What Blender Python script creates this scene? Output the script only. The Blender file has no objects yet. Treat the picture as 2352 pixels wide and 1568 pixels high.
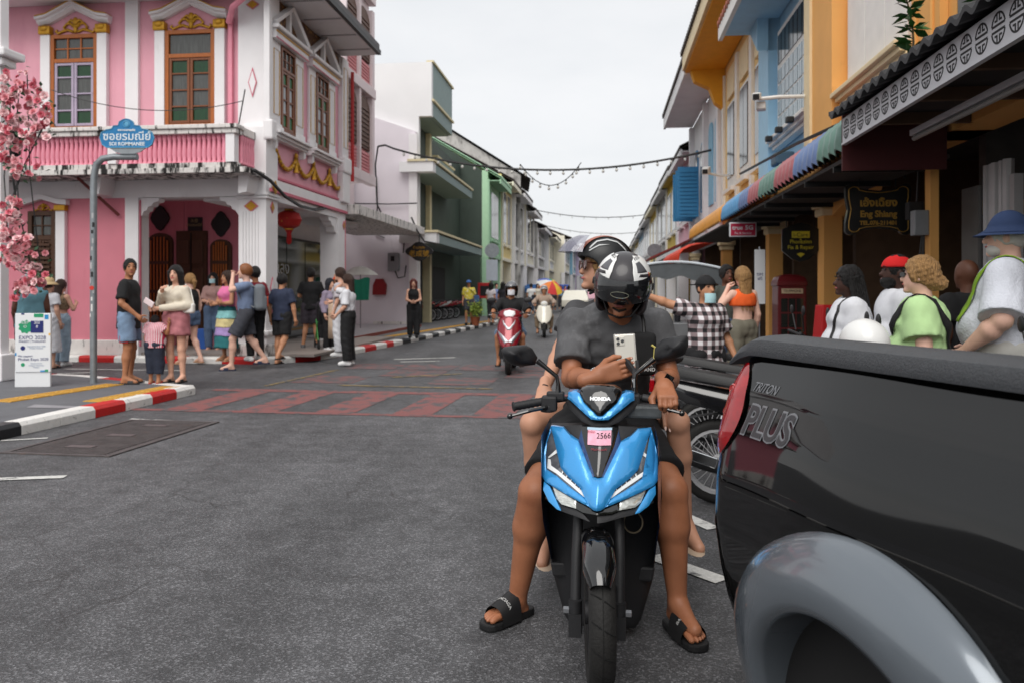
import bpy, bmesh, math, random
import numpy as np
from mathutils import Vector, Matrix
random.seed(7); rng = np.random.RandomState(7)
SC = bpy.context.scene; COL = SC.collection
R = math.radians
# ---------------------------------------------------------------- camera
CAMH, FPX, CX, HY = 1.40, 1829.0, 1176.0, 668.0     # photograph measured on a 2352 x 1568 grid
cd = bpy.data.cameras.new('camera'); cam = bpy.data.objects.new('camera', cd); COL.objects.link(cam)
cam.location = (0, 0, CAMH); cam.rotation_euler = (R(90), 0, 0)
cd.sensor_width = 36; cd.lens = 28; cd.shift_y = -(784 - HY) / 2352
cd.clip_start = .05; cd.clip_end = 2000
cd.dof.use_dof = True; cd.dof.focus_distance = 3.05; cd.dof.aperture_fstop = 4.5
SC.camera = cam
# ---------------------------------------------------------------- sky, sun, exposure
SUN_EL, SUN_AZ = R(50), R(194)
w = bpy.data.worlds.new('World'); SC.world = w; w.use_nodes = True
nt = w.node_tree; N = nt.nodes; bg = N['Background']
sky = N.new('ShaderNodeTexSky'); sky.sky_type = 'NISHITA'; sky.sun_disc = False
sky.sun_elevation = SUN_EL; sky.sun_rotation = SUN_AZ; sky.dust_density = 3
tc = N.new('ShaderNodeTexCoord'); mp = N.new('ShaderNodeMapping'); mp.inputs['Scale'].default_value = (1.2, 1.2, 3.2)
nz = N.new('ShaderNodeTexNoise'); nz.inputs['Scale'].default_value = 2.2; nz.inputs['Detail'].default_value = 6; nz.inputs['Roughness'].default_value = .55
cr = N.new('ShaderNodeValToRGB'); cr.color_ramp.elements[0].position = .3; cr.color_ramp.elements[0].color = (5.7, 5.8, 5.9, 1)
cr.color_ramp.elements[1].position = .62; cr.color_ramp.elements[1].color = (6.4, 6.4, 6.42, 1)
mx = N.new('ShaderNodeMix'); mx.data_type = 'RGBA'; mx.inputs[0].default_value = .9
nt.links.new(tc.outputs['Generated'], mp.inputs[0]); nt.links.new(mp.outputs[0], nz.inputs['Vector'])
nt.links.new(nz.outputs[0], cr.inputs[0]); nt.links.new(sky.outputs[0], mx.inputs[6]); nt.links.new(cr.outputs[0], mx.inputs[7])
nt.links.new(mx.outputs[2], bg.inputs[0]); bg.inputs[1].default_value = .095
sl = bpy.data.lights.new('sun', 'SUN'); sl.energy = 1.5; sl.angle = R(48); sl.color = (1, .97, .93)
sun = bpy.data.objects.new('sun', sl); COL.objects.link(sun)
sun.rotation_euler = (R(90) - SUN_EL, 0, R(-14))
SC.view_settings.view_transform = 'Standard'; SC.view_settings.look = 'None'
SC.view_settings.exposure = 0.7; SC.view_settings.gamma = 1
SC.render.engine = 'CYCLES'; SC.cycles.use_denoising = True; SC.cycles.max_bounces = 6; SC.cycles.diffuse_bounces = 3
SC.cycles.glossy_bounces = 3; SC.cycles.transmission_bounces = 4; SC.cycles.transparent_max_bounces = 8
SC.cycles.sample_clamp_indirect = 6; SC.cycles.caustics_reflective = False; SC.cycles.caustics_refractive = False
# ---------------------------------------------------------------- helpers
def P(px, py, Y): return Vector(((px - CX) / FPX * Y, Y, CAMH - (py - HY) / FPX * Y))
def G(px, py, z=0.0): return P(px, py, FPX * (CAMH - z) / (py - HY))
TH = R(6.5); S2 = Vector((math.sin(TH), math.cos(TH), 0)); R2 = Vector((math.cos(TH), -math.sin(TH), 0))
def lin(c):
 c = c / 255.0
 return c / 12.92 if c <= .04045 else ((c + .055) / 1.055) ** 2.4
def C(r, g, b): return (lin(r), lin(g), lin(b), 1)
_M = {}
def M(name, col=(128, 128, 128), rough=.6, metal=0, var=.12, vs=5, bump=0, bs=60, coat=0, spec=.5, alpha=1, trans=0, emit=0,
  dirt=None, stretch=(1, 1, 1), ior=1.45):
 if name in _M: return _M[name]
 m = bpy.data.materials.new(name); m.use_nodes = True; t = m.node_tree; n = t.nodes; p = n['Principled BSDF']
 c = C(*col); p.inputs['Base Color'].default_value = c; p.inputs['Roughness'].default_value = rough
 p.inputs['Metallic'].default_value = metal; p.inputs['Specular IOR Level'].default_value = spec; p.inputs['IOR'].default_value = ior
 if coat: p.inputs['Coat Weight'].default_value = coat; p.inputs['Coat Roughness'].default_value = .04
 if trans: p.inputs['Transmission Weight'].default_value = trans
 if alpha < 1: p.inputs['Alpha'].default_value = alpha
 if emit: p.inputs['Emission Color'].default_value = c; p.inputs['Emission Strength'].default_value = emit
 co = n.new('ShaderNodeTexCoord'); mp = n.new('ShaderNodeMapping'); mp.inputs['Scale'].default_value = stretch
 t.links.new(co.outputs['Object'], mp.inputs[0]); last = None
 if var:
  nz = n.new('ShaderNodeTexNoise'); nz.inputs['Scale'].default_value = vs; nz.inputs['Detail'].default_value = 5
  t.links.new(mp.outputs[0], nz.inputs['Vector'])
  rm = n.new('ShaderNodeMapRange'); rm.inputs[1].default_value = .25; rm.inputs[2].default_value = .75
  rm.inputs[3].default_value = 1 - var; rm.inputs[4].default_value = 1 + var * .6
  t.links.new(nz.outputs[0], rm.inputs[0])
  mu = n.new('ShaderNodeMix'); mu.data_type = 'RGBA'; mu.blend_type = 'MULTIPLY'; mu.inputs[0].default_value = 1
  mu.inputs[6].default_value = c; t.links.new(rm.outputs[0], mu.inputs[7]); last = mu.outputs[2]
 if dirt:   # (colour, scale, threshold, softness, vertical squash)
  dc, ds, th, sf, sq = dirt
  dm = n.new('ShaderNodeMapping'); dm.inputs['Scale'].default_value = (1, 1, sq); t.links.new(co.outputs['Object'], dm.inputs[0])
  dz = n.new('ShaderNodeTexNoise'); dz.inputs['Scale'].default_value = ds; dz.inputs['Detail'].default_value = 8; dz.inputs['Roughness'].default_value = .65
  t.links.new(dm.outputs[0], dz.inputs['Vector'])
  dr = n.new('ShaderNodeMapRange'); dr.inputs[1].default_value = th; dr.inputs[2].default_value = th + sf
  t.links.new(dz.outputs[0], dr.inputs[0])
  dx = n.new('ShaderNodeMix'); dx.data_type = 'RGBA'; dx.inputs[6].default_value = c; dx.inputs[7].default_value = C(*dc)
  if last: t.links.new(last, dx.inputs[6])
  t.links.new(dr.outputs[0], dx.inputs[0]); last = dx.outputs[2]
 if last: t.links.new(last, p.inputs['Base Color'])
 if bump:
  bz = n.new('ShaderNodeTexNoise'); bz.inputs['Scale'].default_value = bs; bz.inputs['Detail'].default_value = 4
  t.links.new(mp.outputs[0], bz.inputs['Vector'])
  b = n.new('ShaderNodeBump'); b.inputs['Strength'].default_value = bump; b.inputs['Distance'].default_value = .02
  t.links.new(bz.outputs[0], b.inputs['Height']); t.links.new(b.outputs[0], p.inputs['Normal'])
 _M[name] = m; return m
def tag(o, label=None, cat=None, group=None, kind=None):
 if label: o['label'] = label
 if cat: o['category'] = cat
 if group: o['group'] = group
 if kind: o['kind'] = kind
 return o
def link(name, mesh, mat=None, parent=None):
 o = bpy.data.objects.new(name, mesh); COL.objects.link(o)
 if mat and mesh is not None and not mesh.materials: mesh.materials.append(mat)
 if parent: o.parent = parent
 return o
def empty(name, loc=(0, 0, 0), rz=0, label=None, cat=None, group=None):
 o = bpy.data.objects.new(name, None); COL.objects.link(o); o.location = loc; o.rotation_euler = (0, 0, rz)
 return tag(o, label, cat, group)
def copytree(o, parent=None):
 c = o.copy(); COL.objects.link(c)
 if parent: c.parent = parent
 for ch in o.children: copytree(ch, c)
 return c
def rotm(d, up=Vector((0, 0, 1))):      # 3x3, z axis along d
 d = Vector(d).normalized()
 if abs(d.dot(up)) > .99: up = Vector((0, 1, 0))
 x = up.cross(d).normalized(); y = d.cross(x)
 return Matrix((x, y, d)).transposed()
class MB:
 def __init__(s): s.v = []; s.f = []
 def add(s, v, f):
  k = len(s.v); s.v += [tuple(q) for q in v]; s.f += [tuple(i + k for i in q) for q in f]; return s
 def box(s, x0, x1, y0, y1, z0, z1):
  return s.add([(x, y, z) for x in (x0, x1) for y in (y0, y1) for z in (z0, z1)],
      [(0, 1, 3, 2), (4, 6, 7, 5), (0, 4, 5, 1), (2, 3, 7, 6), (0, 2, 6, 4), (1, 5, 7, 3)])
 def obox(s, c, size, rot=None):
  c = Vector(c); h = [q / 2 for q in size]; rot = rot or Matrix.Identity(3)
  return s.add([c + rot @ Vector((x * h[0], y * h[1], z * h[2])) for x in (-1, 1) for y in (-1, 1) for z in (-1, 1)],
      [(0, 1, 3, 2), (4, 6, 7, 5), (0, 4, 5, 1), (2, 3, 7, 6), (0, 2, 6, 4), (1, 5, 7, 3)])
 def beam(s, a, b, w, h, up=Vector((0, 0, 1))):
  a = Vector(a); b = Vector(b); return s.obox((a + b) / 2, (w, h, (b - a).length), rotm(b - a, up))
 def tube(s, pts, r, n=8, cap=True, closed=False):
  pts = [Vector(p) for p in pts]; m = len(pts); rs = r if hasattr(r, '__len__') else [r] * m; V = []; F = []; x = None
  for i, p in enumerate(pts):
   if closed: t = pts[(i + 1) % m] - pts[i - 1]
   else: t = (pts[min(i + 1, m - 1)] - pts[max(i - 1, 0)])
   t.normalize()
   if x is None: x = t.orthogonal().normalized()
   else: x = (x - t * x.dot(t)).normalized()
   y = t.cross(x)
   V += [p + (x * math.cos(2 * math.pi * k / n) + y * math.sin(2 * math.pi * k / n)) * rs[i] for k in range(n)]
  for i in range(m if closed else m - 1):
   j = (i + 1) % m
   F += [(i * n + k, i * n + (k + 1) % n, j * n + (k + 1) % n, j * n + k) for k in range(n)]
  if cap and not closed: F += [tuple(range(n - 1, -1, -1)), tuple((m - 1) * n + k for k in range(n))]
  return s.add(V, F)
 def lathe(s, prof, n=16, c=(0, 0, 0), rot=None, arc=None):
  c = Vector(c); rot = rot or Matrix.Identity(3); V = []; F = []; m = len(prof)
  for r, z in prof: V += [c + rot @ Vector((r * math.cos(2 * math.pi * k / n), r * math.sin(2 * math.pi * k / n), z)) for k in range(n)]
  for i in range(m - 1): F += [(i * n + k, i * n + (k + 1) % n, (i + 1) * n + (k + 1) % n, (i + 1) * n + k) for k in range(n)]
  if prof[0] == prof[-1]: return s.add(V, F)
  if prof[0][0] > 1e-5: F.append(tuple(range(n - 1, -1, -1)))
  if prof[-1][0] > 1e-5: F.append(tuple((m - 1) * n + k for k in range(n)))
  return s.add(V, F)
 def ell(s, c, r, n=12, m=8, rot=None):
  c = Vector(c); rot = rot or Matrix.Identity(3); V = []; F = []
  for i in range(m + 1):
   a = math.pi * i / m
   for k in range(n):
    b = 2 * math.pi * k / n
    V.append(c + rot @ Vector((r[0] * math.sin(a) * math.cos(b), r[1] * math.sin(a) * math.sin(b), -r[2] * math.cos(a))))
  for i in range(m): F += [(i * n + k, i * n + (k + 1) % n, (i + 1) * n + (k + 1) % n, (i + 1) * n + k) for k in range(n)]
  return s.add(V, F)
 def prism(s, poly, y0, y1, T=None):      # poly: (x,z) counter-clockwise seen from -y
  n = len(poly); V = [(x, y0, z) for x, z in poly] + [(x, y1, z) for x, z in poly]
  if T: V = [T @ Vector(q) for q in V]
  return s.add(V, [tuple(range(n)), tuple(range(2 * n - 1, n - 1, -1))] + [(i, i + n, (i + 1) % n + n, (i + 1) % n) for i in range(n)])
 def flat(s, poly, z0, z1):               # poly: (x,y), extruded up
  n = len(poly); V = [(x, y, z0) for x, y in poly] + [(x, y, z1) for x, y in poly]
  return s.add(V, [tuple(range(n - 1, -1, -1)), tuple(range(n, 2 * n))] + [(i, (i + 1) % n, (i + 1) % n + n, i + n) for i in range(n)])
 def loft(s, rings, cap=True, closed=True):
  n = len(rings[0]); V = [q for r in rings for q in r]; F = []
  for i in range(len(rings) - 1):
   F += [(i * n + k, i * n + (k + 1) % n, (i + 1) * n + (k + 1) % n, (i + 1) * n + k) for k in range(n if closed else n - 1)]
  if cap: F += [tuple(range(n - 1, -1, -1)), tuple((len(rings) - 1) * n + k for k in range(n))]
  return s.add(V, F)
 def mesh(s, name, smooth=False, bevel=0, fix=True, seg=2):
  me = bpy.data.meshes.new(name); me.from_pydata(s.v, [], s.f)
  bm = bmesh.new(); bm.from_mesh(me)
  if fix: bmesh.ops.recalc_face_normals(bm, faces=bm.faces)
  if bevel:
   bmesh.ops.remove_doubles(bm, verts=bm.verts, dist=1e-5)
   ed = [e for e in bm.edges if len(e.link_faces) == 2 and e.calc_face_angle(0) > .5]
   bmesh.ops.bevel(bm, geom=ed, offset=bevel, segments=seg, affect='EDGES', profile=.6, clamp_overlap=True)
  for f in bm.faces: f.smooth = bool(smooth)
  bm.to_mesh(me); bm.free()
  if smooth and smooth != 'all': me.set_sharp_from_angle(angle=R(40))
  return me
 def build(s, name, mat, parent=None, smooth=False, bevel=0, seg=2):
  return link(name, s.mesh(name, smooth, bevel, seg=seg), mat, parent)
def text(name, body, size, mat, parent, loc, rot=None, ext=.002, align='CENTER', sx=1, bold=0):
 c = bpy.data.curves.new('t', 'FONT'); c.body = body; c.size = size; c.align_x = align; c.align_y = 'CENTER'; c.extrude = ext; c.resolution_u = 3
 if bold: c.offset = bold
 o = bpy.data.objects.new('t', c); COL.objects.link(o)
 me = bpy.data.meshes.new_from_object(o.evaluated_get(bpy.context.evaluated_depsgraph_get()))
 bpy.data.objects.remove(o); bpy.data.curves.remove(c)
 rot = rot or Matrix.Rotation(R(90), 3, 'X'); loc = Vector(loc)
 for v in me.vertices: v.co = loc + rot @ Vector((v.co.x * sx, v.co.y, v.co.z))
 me.materials.clear(); me.materials.append(mat)
 return link(name, me, None, parent)
class Frame:                                  # a facade: x along it, y into the building, z up
 def __init__(s, o, ang): s.o = Vector(o); s.a = ang; s.m = Matrix.Translation(s.o) @ Matrix.Rotation(ang, 4, 'Z'); s.i = s.m.inverted()
 def ray(s, px, py, y=0.0):                # where the sight line of a pixel meets the plane y
  a = s.i @ Vector((0, 0, CAMH)); b = s.i @ P(px, py, 1.0); d = b - a; t = (y - a.y) / d.y; q = a + d * t; return q.x, q.z
 def empty(s, name, label=None, cat=None, group=None): return empty(name, s.o, s.a, label, cat, group)
# ---------------------------------------------------------------- implicit surfaces (bodies, clothes, helmets)
class SDF:
 def __init__(s, lo, hi, h):
  s.h = h; s.lo = np.array(lo, float); n = np.ceil((np.array(hi) - s.lo) / h).astype(int) + 2
  s.ax = [s.lo[i] + h * np.arange(n[i]) for i in range(3)]; s.D = np.full(n, .08)
 def sub(s, lo, hi, m=.08):
  sl = []
  for i in range(3):
   a = int(max(0, math.floor((lo[i] - m - s.lo[i]) / s.h))); b = int(min(len(s.ax[i]), math.ceil((hi[i] + m - s.lo[i]) / s.h) + 1)); sl.append(slice(a, max(a, b)))
  g = np.meshgrid(*[s.ax[i][sl[i]] for i in range(3)], indexing='ij')
  return tuple(sl), np.stack(g, -1)
 def put(s, sl, d, k, op='u'):
  a = s.D[sl]
  if op == 'u':
   hh = np.clip(.5 + .5 * (a - d) / k, 0, 1); s.D[sl] = a * (1 - hh) + d * hh - k * hh * (1 - hh)
  elif op == 's':
   hh = np.clip(.5 - .5 * (a + d) / k, 0, 1); s.D[sl] = a * (1 - hh) - d * hh + k * hh * (1 - hh)
  else: s.D[sl] = np.maximum(a, d)
 def cone(s, a, b, ra, rb=None, k=.02, cut=False, op='u', sq=None):
  a = np.array(a, float); b = np.array(b, float); rb = ra if rb is None else rb; r = max(ra, rb)
  sl, p = s.sub(np.minimum(a, b) - r, np.maximum(a, b) + r)
  if p.size == 0: return s
  sc = np.array(sq if sq else (1, 1, 1), float); pa = (p - a) / sc; ba = (b - a) / sc; L = max((ba ** 2).sum(), 1e-9)
  hq = (pa @ ba) / L; hc = np.clip(hq, 0, 1)
  d = (np.sqrt(((pa - hc[..., None] * ba) ** 2).sum(-1)) - (ra + (rb - ra) * hc)) * min(sc.min(), 1)
  if cut: d = np.maximum(d, (hq - 1) * math.sqrt(L))
  s.put(sl, d, k, op); return s
 def ell(s, c, r, k=.02, op='u', rot=None):
  c = np.array(c, float); r = np.array(r, float); m = r.max() if rot is not None else r
  sl, p = s.sub(c - m, c + m)
  if p.size == 0: return s
  q = p - c
  if rot is not None: q = q @ np.array(rot)
  k0 = np.sqrt(((q / r) ** 2).sum(-1)); k1 = np.sqrt(((q / r ** 2) ** 2).sum(-1)) + 1e-9
  s.put(sl, k0 * (k0 - 1) / k1, k, op); return s
 def box(s, c, r, rad=.01, k=.01, op='u', rot=None):
  c = np.array(c, float); r = np.array(r, float); m = np.linalg.norm(r) if rot is not None else r
  sl, p = s.sub(c - m, c + m)
  if p.size == 0: return s
  q = p - c
  if rot is not None: q = q @ np.array(rot)
  q = np.abs(q) - (r - rad)
  d = np.sqrt((np.maximum(q, 0) ** 2).sum(-1)) + np.minimum(q.max(-1), 0) - rad
  s.put(sl, d, k, op); return s
 def plane(s, pt, nrm):                    # keep the side the normal points away from
  nrm = np.array(nrm, float); nrm /= np.linalg.norm(nrm); g = np.meshgrid(*s.ax, indexing='ij')
  d = sum((g[i] - pt[i]) * nrm[i] for i in range(3)); s.D = np.maximum(s.D, d); return s
 def wrinkle(s, amp=.005, f=22, seed=0):
  rs = np.random.RandomState(seed); g = np.meshgrid(*s.ax, indexing='ij'); w = 0
  for i in range(4):
   v = rs.normal(size=3) * (1, 1, .55); v *= f * (.6 + .7 * rs.rand()) / np.linalg.norm(v); w = w + 1 - 2.2 * np.abs(np.sin(.5 * (g[0] * v[0] + g[1] * v[1] + g[2] * v[2]) + rs.rand() * 6 + .8 * np.sin(7 * g[2] + i)))
  w2 = np.sin(g[0] * 9 + g[2] * 6 + g[1] * 5 + seed) * .4 + .6
  s.D = s.D + amp * np.minimum(w, .5) * .55 * w2; return s
 def net(s, name, shift=(0, 0, 0)):
  D = s.D; n = D.shape; ins = D < 0; c = [D[i:n[0] - 1 + i, j:n[1] - 1 + j, k:n[2] - 1 + k] for i in (0, 1) for j in (0, 1) for k in (0, 1)]
  ci = [q < 0 for q in c]; cnt = sum(q.astype(np.int8) for q in ci); idx = np.argwhere((cnt > 0) & (cnt < 8))
  if len(idx) == 0: return bpy.data.meshes.new(name)
  val = np.stack([q[idx[:, 0], idx[:, 1], idx[:, 2]] for q in c], 1)
  off = np.array([(i, j, k) for i in (0, 1) for j in (0, 1) for k in (0, 1)], float); acc = np.zeros((len(idx), 3)); w = np.zeros(len(idx))
  for e in [(0, 1), (2, 3), (4, 5), (6, 7), (0, 2), (1, 3), (4, 6), (5, 7), (0, 4), (1, 5), (2, 6), (3, 7)]:
   a, b = val[:, e[0]], val[:, e[1]]; mk = (a < 0) != (b < 0); t = np.where(mk, a / np.where(mk, a - b, 1), 0)
   acc += np.where(mk[:, None], off[e[0]] + (off[e[1]] - off[e[0]]) * t[:, None], 0); w += mk
  V = s.lo + s.h * (idx + acc / w[:, None]) + np.array(shift)
  vid = np.full([q - 1 for q in n], -1, np.int64); vid[idx[:, 0], idx[:, 1], idx[:, 2]] = np.arange(len(idx)); F = []
  for ax in range(3):
   a = np.take(ins, range(n[ax] - 1), ax); b = np.take(ins, range(1, n[ax]), ax); e = np.argwhere(a != b)
   o1, o2 = [(1, 2), (2, 0), (0, 1)][ax]
   e = e[(e[:, o1] > 0) & (e[:, o2] > 0) & (e[:, o1] < n[o1] - 1) & (e[:, o2] < n[o2] - 1)]
   if len(e) == 0: continue
   q = []
   for d1, d2 in ((0, 0), (1, 0), (1, 1), (0, 1)):
    t = e.copy(); t[:, o1] -= d1; t[:, o2] -= d2; q.append(vid[t[:, 0], t[:, 1], t[:, 2]])
   q = np.stack(q, 1); fl = a[e[:, 0], e[:, 1], e[:, 2]]; q[~fl] = q[~fl][:, ::-1]; F.append(q[(q >= 0).all(1)])
  F = np.concatenate(F); me = bpy.data.meshes.new(name)
  me.vertices.add(len(V)); me.vertices.foreach_set('co', V.astype(np.float32).ravel())
  me.loops.add(F.size); me.loops.foreach_set('vertex_index', F.astype(np.int32).ravel())
  me.polygons.add(len(F)); me.polygons.foreach_set('loop_start', np.arange(0, F.size, 4, dtype=np.int32))
  me.polygons.foreach_set('loop_total', np.full(len(F), 4, np.int32))
  me.update(calc_edges=True); me.shade_smooth(); return me
def join_mb(me, mb):                          # append tubes (fingers) to an existing mesh
 bm = bmesh.new(); bm.from_mesh(me); t = mb.mesh('t', True); bm.from_mesh(t); bpy.data.meshes.remove(t)
 for f in bm.faces: f.smooth = True
 bm.to_mesh(me); bm.free(); return me
# ================================================================ ground, road, kerbs, pavements
def asphalt(name, base=(78, 78, 80)):
 m = bpy.data.materials.new(name); m.use_nodes = True; t = m.node_tree; n = t.nodes; p = n['Principled BSDF']; K = t.links.new
 co = n.new('ShaderNodeTexCoord')
 def noise(sc, det=4, rough=.55):
  z = n.new('ShaderNodeTexNoise'); z.inputs['Scale'].default_value = sc; z.inputs['Detail'].default_value = det; z.inputs['Roughness'].default_value = rough
  K(co.outputs['Object'], z.inputs['Vector']); return z.outputs[0]
 def ramp(src, a, b, lo, hi):
  r = n.new('ShaderNodeMapRange'); r.inputs[1].default_value = a; r.inputs[2].default_value = b; r.inputs[3].default_value = lo; r.inputs[4].default_value = hi; K(src, r.inputs[0]); return r.outputs[0]
 def mul(a, b):
  q = n.new('ShaderNodeMath'); q.operation = 'MULTIPLY'; K(a, q.inputs[0]); K(b, q.inputs[1]); return q.outputs[0]
 vo = n.new('ShaderNodeTexVoronoi'); vo.inputs['Scale'].default_value = 120; K(co.outputs['Object'], vo.inputs['Vector'])
 vb = n.new('ShaderNodeSeparateColor'); K(vo.outputs['Color'], vb.inputs[0])
 big = ramp(noise(.45, 6, .6), .3, .7, .66, 1.3); mid = ramp(noise(6, 5), .3, .7, .76, 1.24); fine = ramp(noise(150, 2, .7), .3, .7, .6, 1.4)
 st = n.new('ShaderNodeMath'); st.operation = 'POWER'; K(vb.outputs[0], st.inputs[0]); st.inputs[1].default_value = 4
 chips = ramp(st.outputs[0], 0, 1, .8, 2.4)
 mpn = n.new('ShaderNodeMapping'); mpn.inputs['Scale'].default_value = (1.1, .07, 1); mpn.inputs['Rotation'].default_value = (0, 0, R(8)); K(co.outputs['Object'], mpn.inputs[0])
 ln = n.new('ShaderNodeTexNoise'); ln.inputs['Scale'].default_value = 1.3; ln.inputs['Detail'].default_value = 4; K(mpn.outputs[0], ln.inputs['Vector']); lanes = ramp(ln.outputs[0], .32, .68, .74, 1.22)
 val = mul(mul(mul(big, lanes), mid), mul(fine, chips))
 mu = n.new('ShaderNodeMix'); mu.data_type = 'RGBA'; mu.blend_type = 'MULTIPLY'; mu.inputs[0].default_value = 1; mu.inputs[6].default_value = C(*base); K(val, mu.inputs[7])
 ck = n.new('ShaderNodeTexVoronoi'); ck.feature = 'DISTANCE_TO_EDGE'; ck.inputs['Scale'].default_value = 1.1
 wv = n.new('ShaderNodeMix'); wv.data_type = 'RGBA'; wv.inputs[0].default_value = .16
 nz = n.new('ShaderNodeTexNoise'); nz.inputs['Scale'].default_value = 5; nz.inputs['Detail'].default_value = 5; K(co.outputs['Object'], nz.inputs['Vector'])
 K(co.outputs['Object'], wv.inputs[6]); K(nz.outputs['Color'], wv.inputs[7]); K(wv.outputs[2], ck.inputs['Vector'])
 cw = ramp(ck.outputs['Distance'], .0, .009, 1, 0); gate = ramp(noise(.7, 3), .48, .6, 0, .8); cf = mul(cw, gate)
 dk = n.new('ShaderNodeMix'); dk.data_type = 'RGBA'; K(cf, dk.inputs[0]); K(mu.outputs[2], dk.inputs[6]); dk.inputs[7].default_value = C(48, 46, 46)
 K(dk.outputs[2], p.inputs['Base Color'])
 p.inputs['Roughness'].default_value = .62; p.inputs['Specular IOR Level'].default_value = .42
 ad = n.new('ShaderNodeMath'); ad.operation = 'ADD'; K(vo.outputs['Distance'], ad.inputs[0]); K(noise(120, 2), ad.inputs[1])
 b = n.new('ShaderNodeBump'); b.inputs['Strength'].default_value = .55; b.inputs['Distance'].default_value = .006; K(ad.outputs[0], b.inputs['Height']); K(b.outputs[0], p.inputs['Normal'])
 return m
m_asph = asphalt('asphalt')
def worn(name, col, amt=.5, sc=7, under=(80, 80, 82), rough=.7):      # road paint rubbed through to the asphalt
 return M(name, col, rough, var=.2, vs=60, dirt=(under, sc, amt, .1, 1), bump=.25, bs=120)
m_conc = M('pavement_concrete', (112, 111, 112), .8, var=.2, vs=3, bump=.2, bs=90, dirt=((80, 80, 82), 2.5, .5, .3, 1))
m_dslab = M('dark_paving', (98, 99, 103), .75, var=.18, vs=4, bump=.2, bs=100)
m_kw = M('kerb_white_paint', (226, 224, 220), .55, var=.08, vs=20, dirt=((70, 66, 62), 14, .6, .12, 1), bump=.15, bs=60)
m_kr = M('kerb_red_paint', (196, 32, 30), .5, var=.12, vs=20, dirt=((80, 40, 36), 14, .62, .12, 1), bump=.15, bs=60)
m_kb = M('kerb_black_paint', (34, 35, 38), .45, var=.2, vs=20, dirt=((110, 106, 102), 14, .64, .12, 1), bump=.15, bs=60)
m_yel = M('tactile_yellow', (206, 160, 72), .7, var=.18, vs=12, dirt=((120, 100, 66), 9, .6, .15, 1), bump=.2, bs=80)
m_wl = worn('road_white_paint', (205, 204, 200), .56); m_rl = worn('road_red_paint', (132, 82, 80), .5, 5)
m_rl2 = worn('road_red_paint_worn', (118, 82, 81), .44, 4); m_yl = worn('road_yellow_paint', (142, 120, 72), .46, 9)
b = MB()
xs = [-700, -60, -20, -10, -5, 0, 5, 10, 20, 60, 700]; ys = [-60, -6, 0, 5, 10, 20, 40, 80, 200, 1400]
b.add([(x, y, 0) for y in ys for x in xs], [(j * 11 + i, j * 11 + i + 1, (j + 1) * 11 + i + 1, (j + 1) * 11 + i) for j in range(9) for i in range(10)])
tag(b.build('road', m_asph), kind='structure')
def sheet(name, poly, z, mat, parent=None, kind='structure', h=.0):
 mb = MB()
 if h: mb.flat(poly, z - h, z)
 else: mb.add([(x, y, z) for x, y in poly], [tuple(range(len(poly)))])
 o = mb.build(name, mat, parent)
 return tag(o, kind=kind) if parent is None else o
def kerb(pts, cols, seg, side, h=.13, wd=.2, far=None):
 root = tag(empty('kerb'), kind='structure'); d = [Vector((p[0], p[1], 0)) for p in pts]; L = [0]
 for i in range(len(d) - 1): L.append(L[-1] + (d[i + 1] - d[i]).length)
 def at(t):
  for i in range(len(d) - 1):
   if t <= L[i + 1] or i == len(d) - 2: return d[i] + (d[i + 1] - d[i]) * ((t - L[i]) / (L[i + 1] - L[i]))
 t = 0; k = 0
 while t < L[-1] - .1:
  e = min(t + seg, L[-1]); a, c = at(t + .004), at(e - .004); q = (c - a).normalized(); nn = Vector((-q.y, q.x, 0)) * side
  prof = [(0, 0), (0, h * .7), (.03, h), (wd, h + random.uniform(-.002, .002)), (wd, 0)]
  MB().loft([[p + nn * u + Vector((0, 0, v)) for u, v in prof] for p in (a, c)]).build('kerb_stone', cols[k % len(cols)], root, bevel=.006)
  t = e; k += 1
  if far and t > far: seg = max(seg, 1.2)
 return root
W_, R_, B_ = m_kw, m_kr, m_kb
KN = [(-5.75, 2.0), (-4.81, 7.49), (-4.57, 8.94), (-4.36, 10.35), (-4.29, 10.80)]
kerb(KN, [B_, W_, B_, W_, B_, W_, B_, W_, B_, W_, B_, W_, W_, R_, W_, R_, W_], .53, 1)
kerb([(-4.45, 10.93), (-6.47, 12.2), (-7.6, 12.6), (-13, 13.3)], [W_, W_, R_], .6, 1, h=.12)
KF = [(-13, 16.4), (-8.6, 15.72), (-5.6, 15.32), (-4.85, 15.18)]
kerb(KF, [R_, W_], .75, 1)
KS = [(-4.82, 15.18), (-3.98, 15.8), (-3.46, 17.8), (-2.99, 20.2), (-2.3, 23.9), (-.65, 33.2), (1.2, 50), (4.0, 80), (6.6, 110)]
kerb(KS[:4], [W_, R_], .72, 1); kerb(KS[3:6], [W_, B_], .7, 1); kerb(KS[5:], [W_, B_], 2.0, 1)
sheet('sidewalk', [(x - .19, y) for x, y in KN] + [(-4.6, 11.0), (-6.5, 12.05), (-7.6, 12.42), (-14, 13.1), (-14, 2)], .118, m_dslab, h=.3)
sheet('sidewalk', [(-4.95, 15.36), (-4.05, 15.98), (-3.65, 17.85), (-3.18, 20.25), (-2.5, 23.95), (-.85, 33.25), (1.0, 50), (3.8, 80), (6.4, 110), (-14, 110), (-14, 16.7), (-8.6, 15.9)], .118, m_conc, h=.3)
RA = 1.95
def rx(a, y): return a + .114 * y
kerb([(rx(RA, y), y) for y in (-3, 12)], [R_, W_], .75, -1); kerb([(rx(RA, y), y) for y in (12, 110)], [W_, B_], 2.0, -1)
sheet('sidewalk', [(rx(RA + .19, -3), -3), (rx(9, -3), -3), (rx(9, 110), 110), (rx(RA + .19, 110), 110)], .118, m_conc, h=.3)
tm = MB().box(-.145, .145, -.145, .145, 0, .008)
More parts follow.
